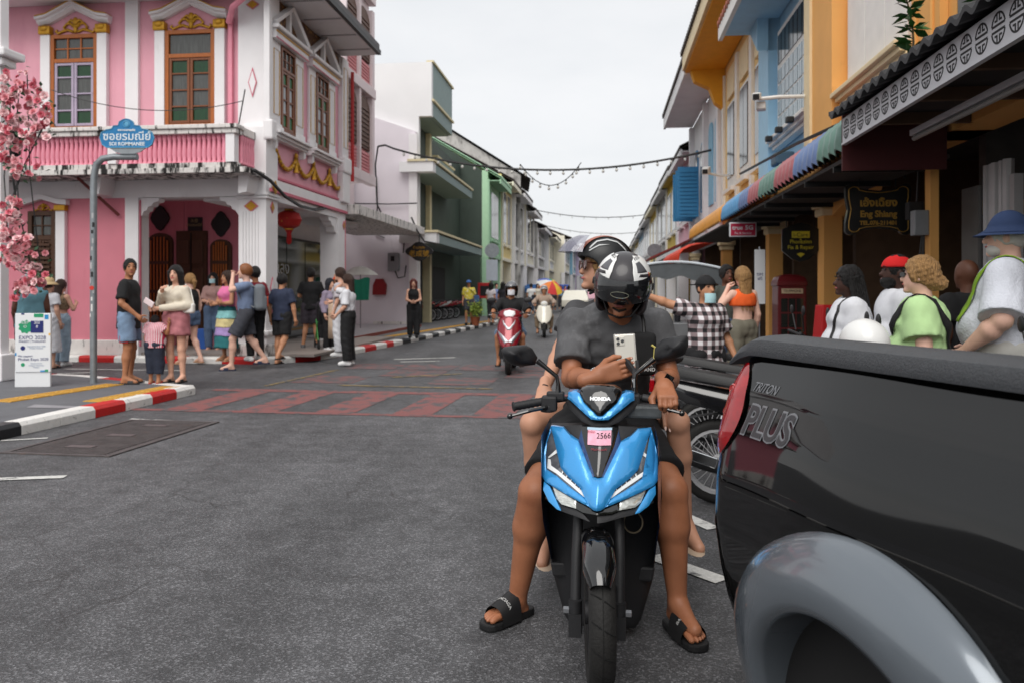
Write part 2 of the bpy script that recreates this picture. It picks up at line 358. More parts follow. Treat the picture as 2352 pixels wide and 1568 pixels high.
for i in range(4): tm.box(-.12 + i * .075 - .015, -.12 + i * .075 + .015, -.125, .125, .008, .013)
tmesh = tm.mesh('tactile_tile'); tmesh.materials.append(m_yel)
def tactile(a, c, n_across=1, step=.3):
 root = tag(empty('tactile_path'), kind='structure'); a, c = Vector(a + (0,)), Vector(c + (0,)); d = (c - a).normalized(); nn = Vector((-d.y, d.x, 0)); L = (c - a).length; t = .15
 while t < L:
  for k in range(n_across):
   o = link('tactile_tile', tmesh, None, root); q = a + d * t + nn * .3 * k; o.location = (q.x, q.y, .119); o.rotation_euler.z = math.atan2(d.y, d.x) + R(90)
  t += step
p0, p1 = G(0, 922, .12), G(262, 882, .12); tactile((p0.x, p0.y), (p1.x, p1.y))
p0, p1 = G(215, 922, .12), G(400, 886, .12); tactile((p0.x, p0.y), (p1.x, p1.y))
p0, p1 = G(650, 815, .12), G(830, 783, .12); tactile((p0.x, p0.y), (p1.x, p1.y))
p0, p1 = G(830, 783, .12), G(1125, 737, .12); tactile((p0.x, p0.y), (p1.x, p1.y))
sheet('paving_band', [(G(x, y, .12).x, G(x, y, .12).y) for x, y in [(60, 935), (150, 937), (215, 934), (80, 928)]], .1225, M('light_paving', (142, 140, 144), .8, var=.15))
cw = tag(empty('crossing', (-4.1, 9.46, 0), R(-8)), kind='structure')
for i in range(9): MB().add([(i * .92, 0, .004), (i * .92 + .46, 0, .004), (i * .92 + .5, 1.72, .004), (i * .92 + .04, 1.72, .004)], [(0, 1, 2, 3)]).build('crossing_stripe', m_rl, cw)
MB().add([(-.4, -.14, .004), (8.4, -.14, .004), (8.4, -.004, .004), (-.4, -.004, .004)], [(0, 1, 2, 3)]).build('crossing_edge', m_rl, cw)
MB().add([(-.4, 1.724, .004), (8.4, 1.724, .004), (8.4, 1.96, .004), (-.4, 1.96, .004)], [(0, 1, 2, 3)]).build('crossing_edge', m_rl, cw)
cw2 = tag(empty('crossing', (-3.4, 12.2, 0), R(-8)), kind='structure')
for i in range(6):
 for j in range(3):
  if (i + j) % 2 == 0 or j == 2: MB().add([(i * 1.05, j * 1.1, .004), (i * 1.05 + .98, j * 1.1, .004), (i * 1.05 + .98, j * 1.1 + 1.02, .004), (i * 1.05, j * 1.1 + 1.02, .004)], [(0, 1, 2, 3)]).build('crossing_stripe', m_rl2, cw2)
def line(name, pix, wd, mat, z=.0065):
 p = [G(x, y) for x, y in pix]; mb = MB()
 for a, c in zip(p, p[1:]):
  d = (c - a).normalized(); nn = Vector((-d.y, d.x, 0)) * wd / 2
  mb.add([(q.x, q.y, z) for q in (a - nn, c - nn, c + nn, a + nn)], [(0, 1, 2, 3)])
 return tag(mb.build(name, mat), kind='structure')
line('road_marking', [(-40, 1102), (150, 1095)], .09, m_wl); line('road_marking', [(1500, 1278), (1660, 1335)], .11, m_wl)
line('road_marking', [(1560, 1180), (1640, 1215)], .1, m_wl); line('road_marking', [(1560, 1105), (1600, 1113)], .08, m_wl)
line('road_marking', [(905, 825), (1045, 821)], .12, m_wl); line('road_marking', [(920, 831), (1010, 829)], .1, m_wl)
line('road_marking', [(150, 847), (420, 851)], .1, m_wl); line('road_marking', [(130, 858), (215, 855)], .16, m_wl)
line('road_marking', [(610, 886), (775, 849)], .08, m_yl); line('road_marking', [(775, 884), (1130, 893)], .1, m_yl); line('road_marking', [(900, 866), (1060, 858)], .1, m_yl)
line('road_marking', [(2, 1012), (110, 1006)], .05, m_wl); line('road_marking', [(300, 962), (480, 970)], .05, m_wl)
line('road_marking', [(1320, 742), (1345, 720)], .2, m_wl); line('road_marking', [(1310, 775), (1325, 752)], .2, m_wl)
m_iron = M('rusty_iron', (92, 86, 86), .6, .3, var=.3, vs=8, bump=.2, bs=70, dirt=((104, 82, 74), 7, .58, .2, 1))
q = [G(*s) for s in ((0, 1041), (240, 1053), (476, 970), (301, 964))]
root = empty('drain_cover', q[0], 0, 'rusty ribbed iron drain cover set in the road by the kerb', 'drain cover')
ex, ey = (q[1] - q[0]), (q[3] - q[0]); ew, el = ex.length, ey.length; ex.normalize(); ey.normalize(); ex = Vector((ey.y, -ey.x, 0))
def dq(u, v, z): return ex * u + ey * v + Vector((0, 0, z))
fb = MB()
for u0, u1, v0, v1 in ((0, .05, 0, el), (ew - .05, ew, 0, el), (.05, ew - .05, 0, .05), (.05, ew - .05, el - .05, el)):
 fb.add([dq(u, v, z) for z in (0, .012) for u, v in ((u0, v0), (u1, v0), (u1, v1), (u0, v1))], [(4, 5, 6, 7), (0, 1, 5, 4), (1, 2, 6, 5), (2, 3, 7, 6), (3, 0, 4, 7)])
fb.build('frame', m_iron, root)
for k in range(3):
 v0 = .06 + k * (el - .12) / 3; v1 = v0 + (el - .12) / 3 - .012; pb = MB()
 pb.add([dq(u, v, .006) for u, v in ((.06, v0), (ew - .06, v0), (ew - .06, v1), (.06, v1))], [(0, 1, 2, 3)])
 for j in range(13):
  v = v0 + .02 + j * (v1 - v0 - .04) / 12
  pb.beam(dq(.09, v, .009), dq(ew - .09, v, .009), .016, .01)
 pb.build('plate', m_iron, root)
 pl = MB(); cu, cv = ew / 2, (v0 + v1) / 2; pl.add([dq(cu + a, cv + c, .0165) for a, c in ((-.13, -.05), (.13, -.05), (.13, .05), (-.13, .05))], [(0, 1, 2, 3)]).build('badge', M('worn_iron', (110, 102, 102), .5, .4, var=.3, vs=20), root)
# ================================================================ left side: pink corner shophouse and its neighbours
m_pink = M('pink_plaster', (230, 168, 182), .75, var=.09, vs=1.2, bump=.06, bs=150, dirt=((212, 146, 162), 1.6, .52, .25, .16))
m_pinkd = M('pink_baluster', (234, 150, 168), .65, var=.1, vs=6, dirt=((120, 70, 80), 6, .68, .15, .5))
m_white = M('white_plaster', (234, 232, 233), .7, var=.06, vs=2, bump=.05, bs=120, dirt=((178, 172, 170), 2.2, .62, .25, .35))
m_mould = M('mould_streaked_plaster', (220, 216, 212), .75, var=.1, vs=8, dirt=((34, 31, 29), 9, .53, .08, .16))
m_mould2 = M('black_mould_plaster', (214, 210, 206), .75, var=.1, vs=8, dirt=((26, 23, 21), 8, .47, .09, .2))
m_gold = M('gold_paint', (196, 146, 36), .4, .35, var=.25, vs=25)
m_wood = M('orange_wood', (168, 92, 30), .5, var=.18, vs=5, stretch=(8, 8, 1), coat=.2)
m_wood2 = M('brown_wood', (122, 68, 34), .5, var=.2, vs=5, stretch=(8, 8, 1), coat=.15)
m_dwood = M('dark_wood', (74, 46, 28), .55, var=.25, vs=6, stretch=(8, 8, 1))
m_lil = M('faded_lilac_paint', (172, 160, 180), .65, var=.12, vs=6, dirt=((120, 84, 66), 12, .64, .12, .4))
m_glass = M('window_glass', (34, 37, 38), .12, var=.3, vs=3, spec=.6); m_gg = M('green_glass', (20, 62, 32), .15, var=.35, vs=9, stretch=(4, 4, .4), spec=.6)
m_cur = M('lace_behind_glass', (82, 84, 82), .25, var=.45, vs=14, stretch=(3, 3, .2), spec=.6); m_gr2 = M('green_pane_lit', (64, 128, 92), .3, var=.2, vs=9)
m_pane = M('frosted_pane', (196, 206, 212), .25, var=.1)
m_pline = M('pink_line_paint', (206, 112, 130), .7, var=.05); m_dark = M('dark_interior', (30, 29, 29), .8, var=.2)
m_black = M('black_iron', (26, 25, 26), .5, var=.2); m_red = M('red_paint', (176, 26, 28), .45, var=.12)
FA = Frame((-4.85, 15.6, 0), -TH); FB = Frame((-4.85, 15.6, 0), R(90) - TH)
def bx(parent, name, mat, *a, bevel=0): return MB().box(*a).build(name, mat, parent, bevel=bevel)
def window(parent, x0, x1, z0, z1, y, fm, lm, cols=2, rows=(1, 1, 1, 1), tr=.0, trc=(1, 1), pm=None, fw=.06, name='window', midrail=True, trm=None):
 """frame and leaves in one mesh, each pane a sub-part set back in its rebate"""
 mb = MB(); d = .07; pane = []
 mb.box(x0, x0 + fw, y - d, y + .03, z0, z1); mb.box(x1 - fw, x1, y - d, y + .03, z0, z1); mb.box(x0 + fw, x1 - fw, y - d, y + .03, z1 - fw, z1); mb.box(x0 + fw, x1 - fw, y - d, y + .03, z0, z0 + fw * .6)
 zt = z1 - fw - tr
 if tr:
  mb.box(x0 + fw, x1 - fw, y - d, y + .03, zt - fw, zt); c, r = trc; iw = (x1 - x0 - 2 * fw)
  for i in range(c):
   for j in range(r): pane.append((x0 + fw + iw * i / c + .012, x0 + fw + iw * (i + 1) / c - .012, zt + tr * j / r + .012, zt + tr * (j + 1) / r - .012, trm or m_cur))
  for i in range(1, c): mb.box(x0 + fw + iw * i / c - .016, x0 + fw + iw * i / c + .016, y - d * .7, y + .02, zt, z1 - fw)
  for j in range(1, r): mb.box(x0 + fw, x1 - fw, y - d * .6, y + .02, zt + tr * j / r - .014, zt + tr * j / r + .014)
  zt -= fw
 o = mb.build(name, fm, parent, bevel=.004, seg=1); lb = MB(); zb = z0 + fw * .6 + .01; iw = (x1 - x0 - 2 * fw) / cols; st = min(.055, iw * .22)
 for c in range(cols):
  a, b_ = x0 + fw + iw * c + .006, x0 + fw + iw * (c + 1) - .006; n = len(rows); tot = sum(rows)
  lb.box(a, a + st, y - d + .012, y + .01, zb, zt); lb.box(b_ - st, b_, y - d + .012, y + .01, zb, zt); z = zb
  lb.box(a + st, b_ - st, y - d + .014, y + .01, zb, zb + st); hh = zt - zb - st
  for k, rr in enumerate(rows):
   z2 = z + hh * rr / tot; lb.box(a + st, b_ - st, y - d + .018, y + .01, z2 + (st * .45 if k < n - 1 else 0), z2 + st)
   pane.append((a + st + .001, b_ - st - .001, z + st, z2 + (st * .45 if k < n - 1 else 0), (pm[k] if pm else m_glass))); z = z2
 lb.build('window_leaf', lm, o, bevel=.003, seg=1)
 for a, b_, c0, c1, mm in pane: bx(o, 'pane', mm, a, b_, y - .022, y - .008, c0, c1)
 return o
def molding(path, prof, mb=None):     # sweep a profile (out, up) along a facade polyline of (x,z), out = -y
 mb = mb or MB(); n = len(path); rings = []
 for i in range(n):
  a = Vector(path[max(i - 1, 0)]); c = Vector(path[min(i + 1, n - 1)]); t = (c - a).normalized(); nn = Vector((-t.y, t.x))
  rings.append([(path[i][0] + nn.x * u, -o, path[i][1] + nn.y * u) for o, u in prof])
 return mb.loft(rings)
def scrolls(parent, cx, cz, y, s=1.0, name='gold_ornament'):
 mb = MB()
 for sg in (-1, 1):
  for q in ([(0, .0), (.1, .1), (.2, .1), (.27, .02), (.22, -.05), (.16, -.02)], [(.05, -.08), (.18, -.03), (.3, -.06), (.4, -.1), (.46, -.06), (.42, -.02)], [(.02, .12), (.1, .18), (.16, .13), (.12, .08)]):
   mb.tube([(cx + sg * u * s, y - .025, cz + v * s) for u, v in q], [.03 * s] * (len(q) - 1) + [.018 * s], 6)
 mb.ell((cx, y - .03, cz + .15 * s), (.07 * s, .03, .09 * s), 8, 6).ell((cx, y - .035, cz - .02 * s), (.05 * s, .03, .1 * s), 8, 6).ell((cx, y - .03, cz + .05 * s), (.11 * s, .03, .035 * s), 8, 6)
 return mb.build(name, m_gold, parent, smooth=True)
pk = FA.empty('pink_shophouse', 'two-storey pink corner shophouse with white trim, gold ornaments and mould-streaked balcony', 'building')
bx(pk, 'wall', m_pink, -10, -.12, .35, .6, 3.6, 7.3)
m_pink2 = M('deep_pink_plaster', (216, 132, 146), .75, var=.08, vs=1.5, dirt=((196, 110, 126), 1.6, .52, .25, .16)); bx(pk, 'wall', m_pink2, -10, -2.88, .0, .3, .12, 3.25)
bx(pk, 'plinth', m_mould, -10, -2.88, -.06, -.001, .0, .42, bevel=.02)
bx(pk, 'beam', m_white, -10, -.05, -.04, .3, 3.25, 3.598)
bx(pk, 'wall', m_pink2, -2.87, -1.42, 2.2, 2.4, .1, 3.598); bx(pk, 'wall', m_pink2, -4.6, -2.88, 2.2, 2.41, .1, 3.598);
bx(pk, 'ceiling', m_white, -4.6, -.2, .3, 2.2, 3.44, 3.595)
bx(pk, 'arcade_floor', M('terrazzo', (150, 140, 134), .5, var=.15), -4.6, 1.0, .02, 6, .12, .17)
bx(pk, 'eave', m_white, -10.4, .2, -.5, .36, 7.302, 7.42); bx(pk, 'eave_board', m_white, -10.4, .2, -.56, -.5, 7.25, 7.46)
bx(pk, 'pilaster', m_white, -3.08, -2.8, .27, .349, 4.5, 7.3)
bx(pk, 'downpipe', m_pinkd, -.87, -.79, .25, .33, 4.6, 6.9)
MB().tube([(-.83, .2, 6.75), (-.6, -.1, 6.95), (.9, -.6, 7.7)], .06, 8).build('gutter_pipe', m_pinkd, pk, True)
Xr, Xl = -.22, -10.0
bx(pk, 'balcony_slab', m_mould2, Xl, Xr + .25, -.85, .35, 3.6, 3.7, bevel=.01); bx(pk, 'balcony_ledge', m_mould2, Xl, Xr + .03, -.8, -.62, 3.702, 3.8, bevel=.01)
bx(pk, 'balcony_rail', m_mould, Xl, Xr + .05, -.86, -.6, 4.33, 4.42, bevel=.015); bx(pk, 'balcony_rail', m_mould, Xl, Xr + .08, -.9, -.56, 4.422, 4.5, bevel=.015)
bx(pk, 'balcony_panel', m_pinkd, Xl, Xr - .1, -.7, -.66, 3.8, 4.33); bx(pk, 'balcony_post', m_white, Xr - .17, Xr, -.83, -.64, 3.8, 4.33)
bx(pk, 'balcony_panel', m_pinkd, Xr - .06, Xr - .02, -.64, .3, 3.8, 4.33); bx(pk, 'balcony_rail', m_mould, Xr - .1, Xr + .06, -.56, .34, 4.34, 4.49, bevel=.012)
bm_ = MB().lathe([(.047, 0), (.047, .03), (.036, .05), (.048, .14), (.046, .24), (.034, .36), (.036, .42), (.048, .46), (.048, .53)], 10).mesh('baluster', True); bm_.materials.append(m_pinkd)
x = Xr - .24; k = 0
while x > -5.6:
 o = link('baluster', bm_, None, pk); o.location = (x, -.735, 3.8); x -= .098; k += 1
 if k == 22: bx(pk, 'balcony_post', m_white, x - .12, x + .05, -.83, -.64, 3.8, 4.33); x -= .22
for i in range(8): o = link('baluster', bm_, None, pk); o.location = (Xr + .01, -.55 + i * .1, 3.8); o.scale = (.8, 1, 1)
for xx in (-3.3, -.3): MB().prism([(xx, 3.6), (xx, 3.25), (xx + .16, 3.28), (xx + .2, 3.45), (xx + .22, 3.6)], -.5, -.041).build('bracket', m_white, pk)
MB().tube([(-3.55, -.55, 3.6), (-3.0, -.06, 2.9)], .03, 6).build('pipe', M('rust_red_pipe', (110, 50, 44), .6), pk, True)
for (a, c, z0, z1, kind) in ((118.7, 225.6, 291, 83, 0), (381, 495, 285, 75, 1)):
 x0, _ = FA.ray(a, 200, .3); x1, _ = FA.ray(c, 200, .3); zb, zt = 4.72, 6.66
 if kind == 0: window(pk, x0, x1, zb, zt, .33, m_wood, m_lil, 2, (1, 1.2, 1.2, 1), .42, (3, 2), [m_gg, m_cur, m_cur, m_gg], .08)
 else: window(pk, x0, x1, zb, zt, .33, m_wood, m_wood2, 2, (1, 1.1, 1.1, 1), .4, (1, 1), [m_gg, m_cur, m_cur, m_gg], .08)
 cx = (x0 + x1) / 2
 for sg, xe in ((-1, x0), (1, x1)):
  a_, b_ = (xe - .215, xe - .005) if sg < 0 else (xe + .005, xe + .215)
  bx(pk, 'pilaster', m_white, a_, b_, .24, .349, 4.55, 6.66, bevel=.01); bx(pk, 'gold_capital', m_gold, a_ - .025, b_ + .025, .2, .348, 6.661, 6.84, bevel=.03)
  MB().ell(((a_ + b_) / 2, .2, 6.78), (.09, .03, .06)).build('gold_ornament', m_gold, pk, True)
 pts = [(x0 - .26, 6.86), (x0 - .02, 6.9), (cx, 7.16), (x1 + .02, 6.9), (x1 + .26, 6.86)]
 o = molding(pts, [(-.349, 0), (-.349, .15), (-.14, .15), (-.14, .1), (-.2, .09), (-.2, .05), (-.26, .0)]).build('pediment', m_white, pk)
 molding([(u, v + .153) for u, v in pts], [(-.349, 0), (-.349, .02), (-.13, .02), (-.13, 0)]).build('pediment_edge', m_gold, o)
 scrolls(pk, cx, 6.8, .349, .95)
window(pk, -4.95, -4.35, .75, 3.0, -.02, m_dwood, m_dwood, 2, (1, 1), .4, (2, 2), [m_dwood, m_dwood], .09)
for i in range(16): bx(pk, 'louver', m_dwood, -4.85, -4.45, -.12, -.1, .95 + i * .09, 1.0 + i * .09)
bx(pk, 'pilaster', m_white, -4.34, -4.14, -.1, -.002, .45, 3.0, bevel=.01); bx(pk, 'gold_capital', m_gold, -4.36, -4.12, -.13, -.003, 3.001, 3.12, bevel=.02)
molding([(-5.3, 3.1), (-5.0, 3.14), (-4.65, 3.24), (-4.3, 3.14), (-4.1, 3.12)], [(0, 0), (0, .1), (.14, .1), (.12, .0)]).build('pediment', m_white, pk); scrolls(pk, -4.65, 3.06, -.0, .45)
bx(pk, 'column', m_white, -2.86, -2.58, -.08, .3, .12, 3.25); bx(pk, 'column_line', m_pline, -2.89, -2.861, -.06, .0, .3, 3.2); bx(pk, 'column_line', m_pline, -2.575, -2.555, -.05, .0, .3, 3.2)
MB().prism([(-2.57, 3.24), (-2.57, 2.88), (-2.53, 2.9), (-2.5, 2.98), (-2.44, 3.0), (-2.41, 3.07), (-2.33, 3.09), (-2.3, 3.15), (-2.2, 3.17), (-2.17, 3.24)], -.02, .2).build('corbel', m_white, pk)
MB().prism([(-.52, 3.24), (-.92, 3.24), (-.89, 3.17), (-.79, 3.15), (-.76, 3.09), (-.68, 3.07), (-.65, 3.0), (-.59, 2.98), (-.52, 2.88)][::-1], -.02, .2).build('corbel', m_white, pk)
def archpoly(x0, x1, z0, zs, n=8):
 r = (x1 - x0) / 2; h = r * .7; return [(x0, z0), (x1, z0)] + [((x0 + x1) / 2 + r * math.cos(math.pi * i / n), zs + h * math.sin(math.pi * i / n)) for i in range(n + 1)]
for x0, x1, zt in ((-3.72, -3.12, 2.5), (-2.22, -1.72, 2.38)):
 o = MB().prism(archpoly(x0, x1, .5, zt), 2.13, 2.199).build('arched_window', m_dwood, pk)
 MB().prism(archpoly(x0 + .07, x1 - .07, .58, zt - .02), 2.115, 2.129).build('shutter_recess', m_dark, o)
 for i in range(6): xx = x0 + .1 + i * (x1 - x0 - .2) / 5; bx(o, 'baluster_bar', m_wood, xx - .016, xx + .016, 2.09, 2.114, .6, zt + (.12 if 0 < i < 5 else .04))
 for zz in (.58, 1.35, 2.0): bx(o, 'cross_rail', m_dwood, x0 + .06, x1 - .06, 2.08, 2.112, zz, zz + .07)
o = bx(pk, 'door', m_dwood, -3.02, -2.3, 2.12, 2.199, .17, 2.75)
for i in range(2):
 for z0, z1 in ((.35, 1.0), (1.15, 1.9), (2.0, 2.55)): bx(o, 'door_panel', m_dwood, -2.97 + i * .33, -2.97 + i * .33 + .27, 2.09, 2.119, z0, z1, bevel=.015)
bx(o, 'door_gap', m_black, -2.668, -2.652, 2.085, 2.118, .17, 2.7)
def blob(cx, cz, w_, h_, n=16): return [(cx + w_ * math.cos(2 * math.pi * i / n) * (1 + .12 * math.cos(8 * math.pi * i / n)), cz + h_ * math.sin(2 * math.pi * i / n) * (1 + .12 * math.cos(8 * math.pi * i / n))) for i in range(n)]
for cx, cz in ((-3.43, 3.05), (-1.98, 2.9)): MB().prism(blob(cx, cz, .2, .26), 2.13, 2.199).build('air_vent', m_black, pk)
o = bx(pk, 'plaque', m_black, -2.76, -2.43, 2.15, 2.199, 2.74, 3.06); text('lettering', '永發\nบ้านรมณีย์', .09, M('faded_gilding', (150, 130, 90), .6), o, (-2.6, 2.146, 2.93))
bx(pk, 'letterbox', m_red, -3.86, -3.72, 2.05, 2.199, 1.42, 1.68, bevel=.02)
col = pk
bx(col, 'column', m_white, -.5, .06, -.06, .5, .6, 4.6); bx(col, 'column_base', m_mould, -.56, .12, -.12, .56, .12, .36, bevel=.03); bx(col, 'column_base', m_white, -.52, .08, -.08, .52, .361, .52, bevel=.01); bx(col, 'column_base', m_white, -.57, .13, -.13, .57, .521, .62, bevel=.03)
for i in range(6): bx(col, 'flute', m_white, -.44 + i * .062, -.405 + i * .062, -.078, -.061, 1.75, 2.95, bevel=.005)
for z in (3.2, 3.26): bx(col, 'column_band', m_white, -.54, .1, -.1, .54, z, z + .045, bevel=.01)
def diamond(parent, cx, cz, w_, h_, y, rim, fill, axis='A'):
 T = None if axis == 'A' else Matrix(((0, 1, 0, 0), (1, 0, 0, 0), (0, 0, 1, 0), (0, 0, 0, 1)))
 p1 = [(cx - w_, cz), (cx, cz - h_), (cx + w_, cz), (cx, cz + h_)]; p2 = [(cx - w_ * .78, cz), (cx, cz - h_ * .78), (cx + w_ * .78, cz), (cx, cz + h_ * .78)]
 MB().prism(p1, y - .012, y).build('diamond', rim, parent); MB().prism(p2, y - .018, y - .013).build('diamond', fill, parent)
diamond(pk, -.24, 3.05, .15, .12, -.062, m_pline, m_gold); diamond(pk, -.24, 1.45, .15, .24, -.062, m_pline, m_white); diamond(pk, -.35, 5.55, .09, .3, .24, m_pline, m_white); diamond(pk, -.35, 7.1, .14, .1, .24, m_pline, m_gold)
bx(pk, 'pilaster', m_white, -.66, .055, .25, .6, 4.6, 7.3); bx(pk, 'pilaster_base', m_white, -.55, .12, .2, .7, 4.5, 4.72, bevel=.03)
pb = FB.empty('pink_shophouse_side'); pb.parent = pk; pb.matrix_parent_inverse = Matrix.Identity(4); pb.location = (0, 0, 0); pb.rotation_euler = (0, 0, R(90))
def sb(name, mat, *a, bevel=0): return bx(pb, name, mat, *a, bevel=bevel)
sb('wall', m_pink, .3, 4.82, 0, .25, 3.62, 7.3); sb('cornice', m_white, .1, 4.85, -.08, -.001, 3.42, 3.62, bevel=.015); sb('cornice_line', m_pline, .1, 4.84, -.1, -.02, 3.36, 3.419); sb('beam', m_white, .05, 4.82, -.04, .3, 3.2, 3.36)
sb('cornice_line', m_pline, .1, 4.83, -.05, -.002, 3.66, 3.7)
sb('eave', m_white, -.6, 4.55, -.95, .1, 7.32, 7.42); sb('gutter', m_black, -.7, 4.6, -1.04, -.951, 7.33, 7.44); sb('roof', M('grey_roof_sheet', (96, 94, 96), .7, var=.2), -.7, 4.6, -1.0, 3, 7.46, 7.6)
for i in range(5): sb('soffit_batten', M('soffit_grey', (176, 172, 174), .8), -.4 + i * 1.1, -.36 + i * 1.1, -.93, -.1, 7.3, 7.319)
MB().prism([(.1, 7.3), (.1, 6.6), (4.6, 6.6), (4.6, 7.3)][::-1], -.03, -.001).build('frieze', M('brown_gold_frieze', (84, 52, 34), .6, var=.3, dirt=((168, 128, 52), 16, .55, .06, 1)), pb)
for x0, x1, s0, s1 in ((.66, 1.42, .12, 2.05), (2.68, 3.5, 2.15, 4.25)):
 window(pb, x0, x1, 4.68, 6.4, -.012, m_wood2, m_wood2, 2, (1, 1.1, 1.1, 1), .36, (3, 2), [m_gr2, m_pane, m_pane, m_gr2], .06)
 for a, c in ((x0 - .42, x0 - .01), (x1 + .01, x1 + .5)):
  sb('pilaster', m_white, a, c, -.06, -.002, 4.7, 6.42, bevel=.01); sb('pilaster_base', m_white, a - .03, c + .03, -.09, -.003, 4.55, 4.78, bevel=.03)
  q = [(a + .07, 4.95), (c - .07, 4.95), (c - .07, 6.25), (a + .07, 6.25)]
  MB().tube([(u, -.063, v) for u, v in q], .012, 4, closed=True).build('gold_line', m_gold, pb)
 sb('lintel', m_white, x0 - .46, x1 + .52, -.16, -.004, 6.425, 6.6); sb('lintel_line', m_pline, x0 - .46, x1 + .52, -.17, -.16, 6.425, 6.45); sb('lintel_cap', m_white, x0 - .52, x1 + .58, -.24, -.005, 6.605, 6.68, bevel=.02)
 sb('lintel_gold', m_gold, x0 - .46, x1 + .52, -.175, -.161, 6.55, 6.58)
 cx = (x0 + x1) / 2; molding([(x0 - .45, 6.69), (cx, 7.22), (x1 + .5, 6.69)], [(.03, 0), (.03, .09), (.2, .09), (.18, 0)]).build('pediment', m_white, pb); sb('pediment_post', m_white, cx - .05, cx + .05, -.12, -.031, 6.69, 7.2)
 for dz, dy in ((4.42, -.14), (4.47, -.2), (4.53, -.26)): sb('sill', m_white, x0 - .5, x1 + .55, dy, -.002, dz, dz + .052, bevel=.008)
 for xx in (x0 - .4, x1 + .35): MB().prism([(xx, 4.42), (xx + .12, 4.42), (xx + .12, 4.3), (xx, 4.25)], -.12, -.003).build('bracket', m_white, pb)
for i in range(4):      # gold garlands with tassels
 xa = .45 + i * 1.05; xb = xa + 1.05; mb = MB(); pts = [(xa + (xb - xa) * t / 10, -.05, 4.22 - .3 * (1 - (t / 5 - 1) ** 2)) for t in range(11)]
 for j, q in enumerate(pts): mb.ell(q, (.065, .045, .05), 7, 5)
 mb.tube(pts, .035, 5); mb.ell((xb, -.05, 4.28), (.06, .04, .07), 7, 5); mb.lathe([(.03, .3), (.045, .2), (.05, .05), (.07, 0)], 8, (xb, -.05, 3.92)); mb.build('gold_garland', m_gold, pb, True)
for a, c in ((-.04, .12), (4.36, 4.84)):
 sb('pilaster', m_white, a, c, -.12, -.001, 4.75, 7.25, bevel=.01); sb('pilaster_base', m_white, a - .05, c + .05, -.2, -.001, 4.35, 4.75, bevel=.05)
 if c > 1: MB().tube([(u, -.123, v) for u, v in ((a + .1, 5), (c - .1, 5), (c - .1, 7), (a + .1, 7))], .012, 4, closed=True).build('gold_line', m_gold, pb)
sb('column', m_white, 4.2, 4.8, -.06, .4, .12, 3.2); sb('pilaster', m_white, 4.3, 4.84, -.16, -.002, 3.62, 4.35, bevel=.02); sb('column_line', m_pline, 4.72, 4.75, -.075, -.061, .5, 3.2); diamond(pb, 4.62, 3.05, .1, .12, -.062, m_pline, m_gold)
diamond(pb, .28, 3.45, .14, .14, -.1, m_gold, m_gold); diamond(pb, .22, 3.05, .1, .12, -.064, m_pline, m_gold); diamond(pb, .22, 1.45, .1, .22, -.064, m_pline, m_white); diamond(pb, .22, .9, .1, .12, -.064, m_pline, m_gold)
MB().prism([(4.19, 3.19), (3.6, 3.19), (3.66, 3.1), (3.8, 3.08), (3.85, 3.0), (4.0, 2.98), (4.05, 2.86), (4.19, 2.82)][::-1], -.02, .2).build('corbel', m_white, pb)
sb('wall', m_white, 2.41, 7.3, 1.42, 1.6, .12, 3.4); sb('ceiling', m_white, .31, 7.0, .3, 1.42, 3.2, 3.3)
m_shop = M('shop_glass', (40, 42, 40), .06, var=.3, vs=2, spec=.8)
o = sb('shop_window', M('shop_frame', (52, 52, 50), .5), 3.0, 6.9, 1.32, 1.419, .17, 2.75)
for a, c in ((3.05, 4.25), (4.3, 5.5), (5.55, 6.85)): bx(o, 'pane', m_shop, a, c, 1.3, 1.319, .25, 2.68)
m_let = M('window_lettering', (196, 198, 198), .6, var=.1); m_letr = M('window_lettering_red', (170, 40, 44), .6)
text('lettering', 'อยู่เลง', .42, m_let, o, (3.75, 1.297, 1.95), sx=1.3); text('lettering', 'ที่ 1 ในภูเก็ต', .22, m_let, o, (3.8, 1.297, 1.5)); text('lettering', 'เลอ', .38, m_let, o, (3.85, 1.297, 1.1)); text('lettering', '5', .6, m_letr, o, (3.25, 1.297, 1.3))
for c in list(pb.children): c.parent = pk; c.matrix_parent_inverse = Matrix.Rotation(R(90), 4, 'Z')
bpy.data.objects.remove(pb)
lt = P(664, 505, 17.6); la = empty('paper_lantern', lt, 0, 'round red paper lantern hanging under the pink arcade', 'lantern')
MB().lathe([(.1, -.2), (.22, -.14), (.28, 0), (.22, .14), (.1, .2)], 16).build('lantern_body', M('lantern_red', (178, 34, 30), .6, var=.15, dirt=((190, 140, 50), 14, .62, .05, 1)), la, True)
MB().lathe([(.1, -.23), (.1, -.19)], 12).lathe([(.1, .19), (.1, .24)], 12).build('lantern_cap', m_gold, la); MB().lathe([(.02, -.55), (.06, -.5), (.05, -.3), (.09, -.231)], 10).build('tassel', m_red, la, True); MB().tube([(0, 0, .24), (0, 0, .3)], .008, 5).build('cord', m_black, la)
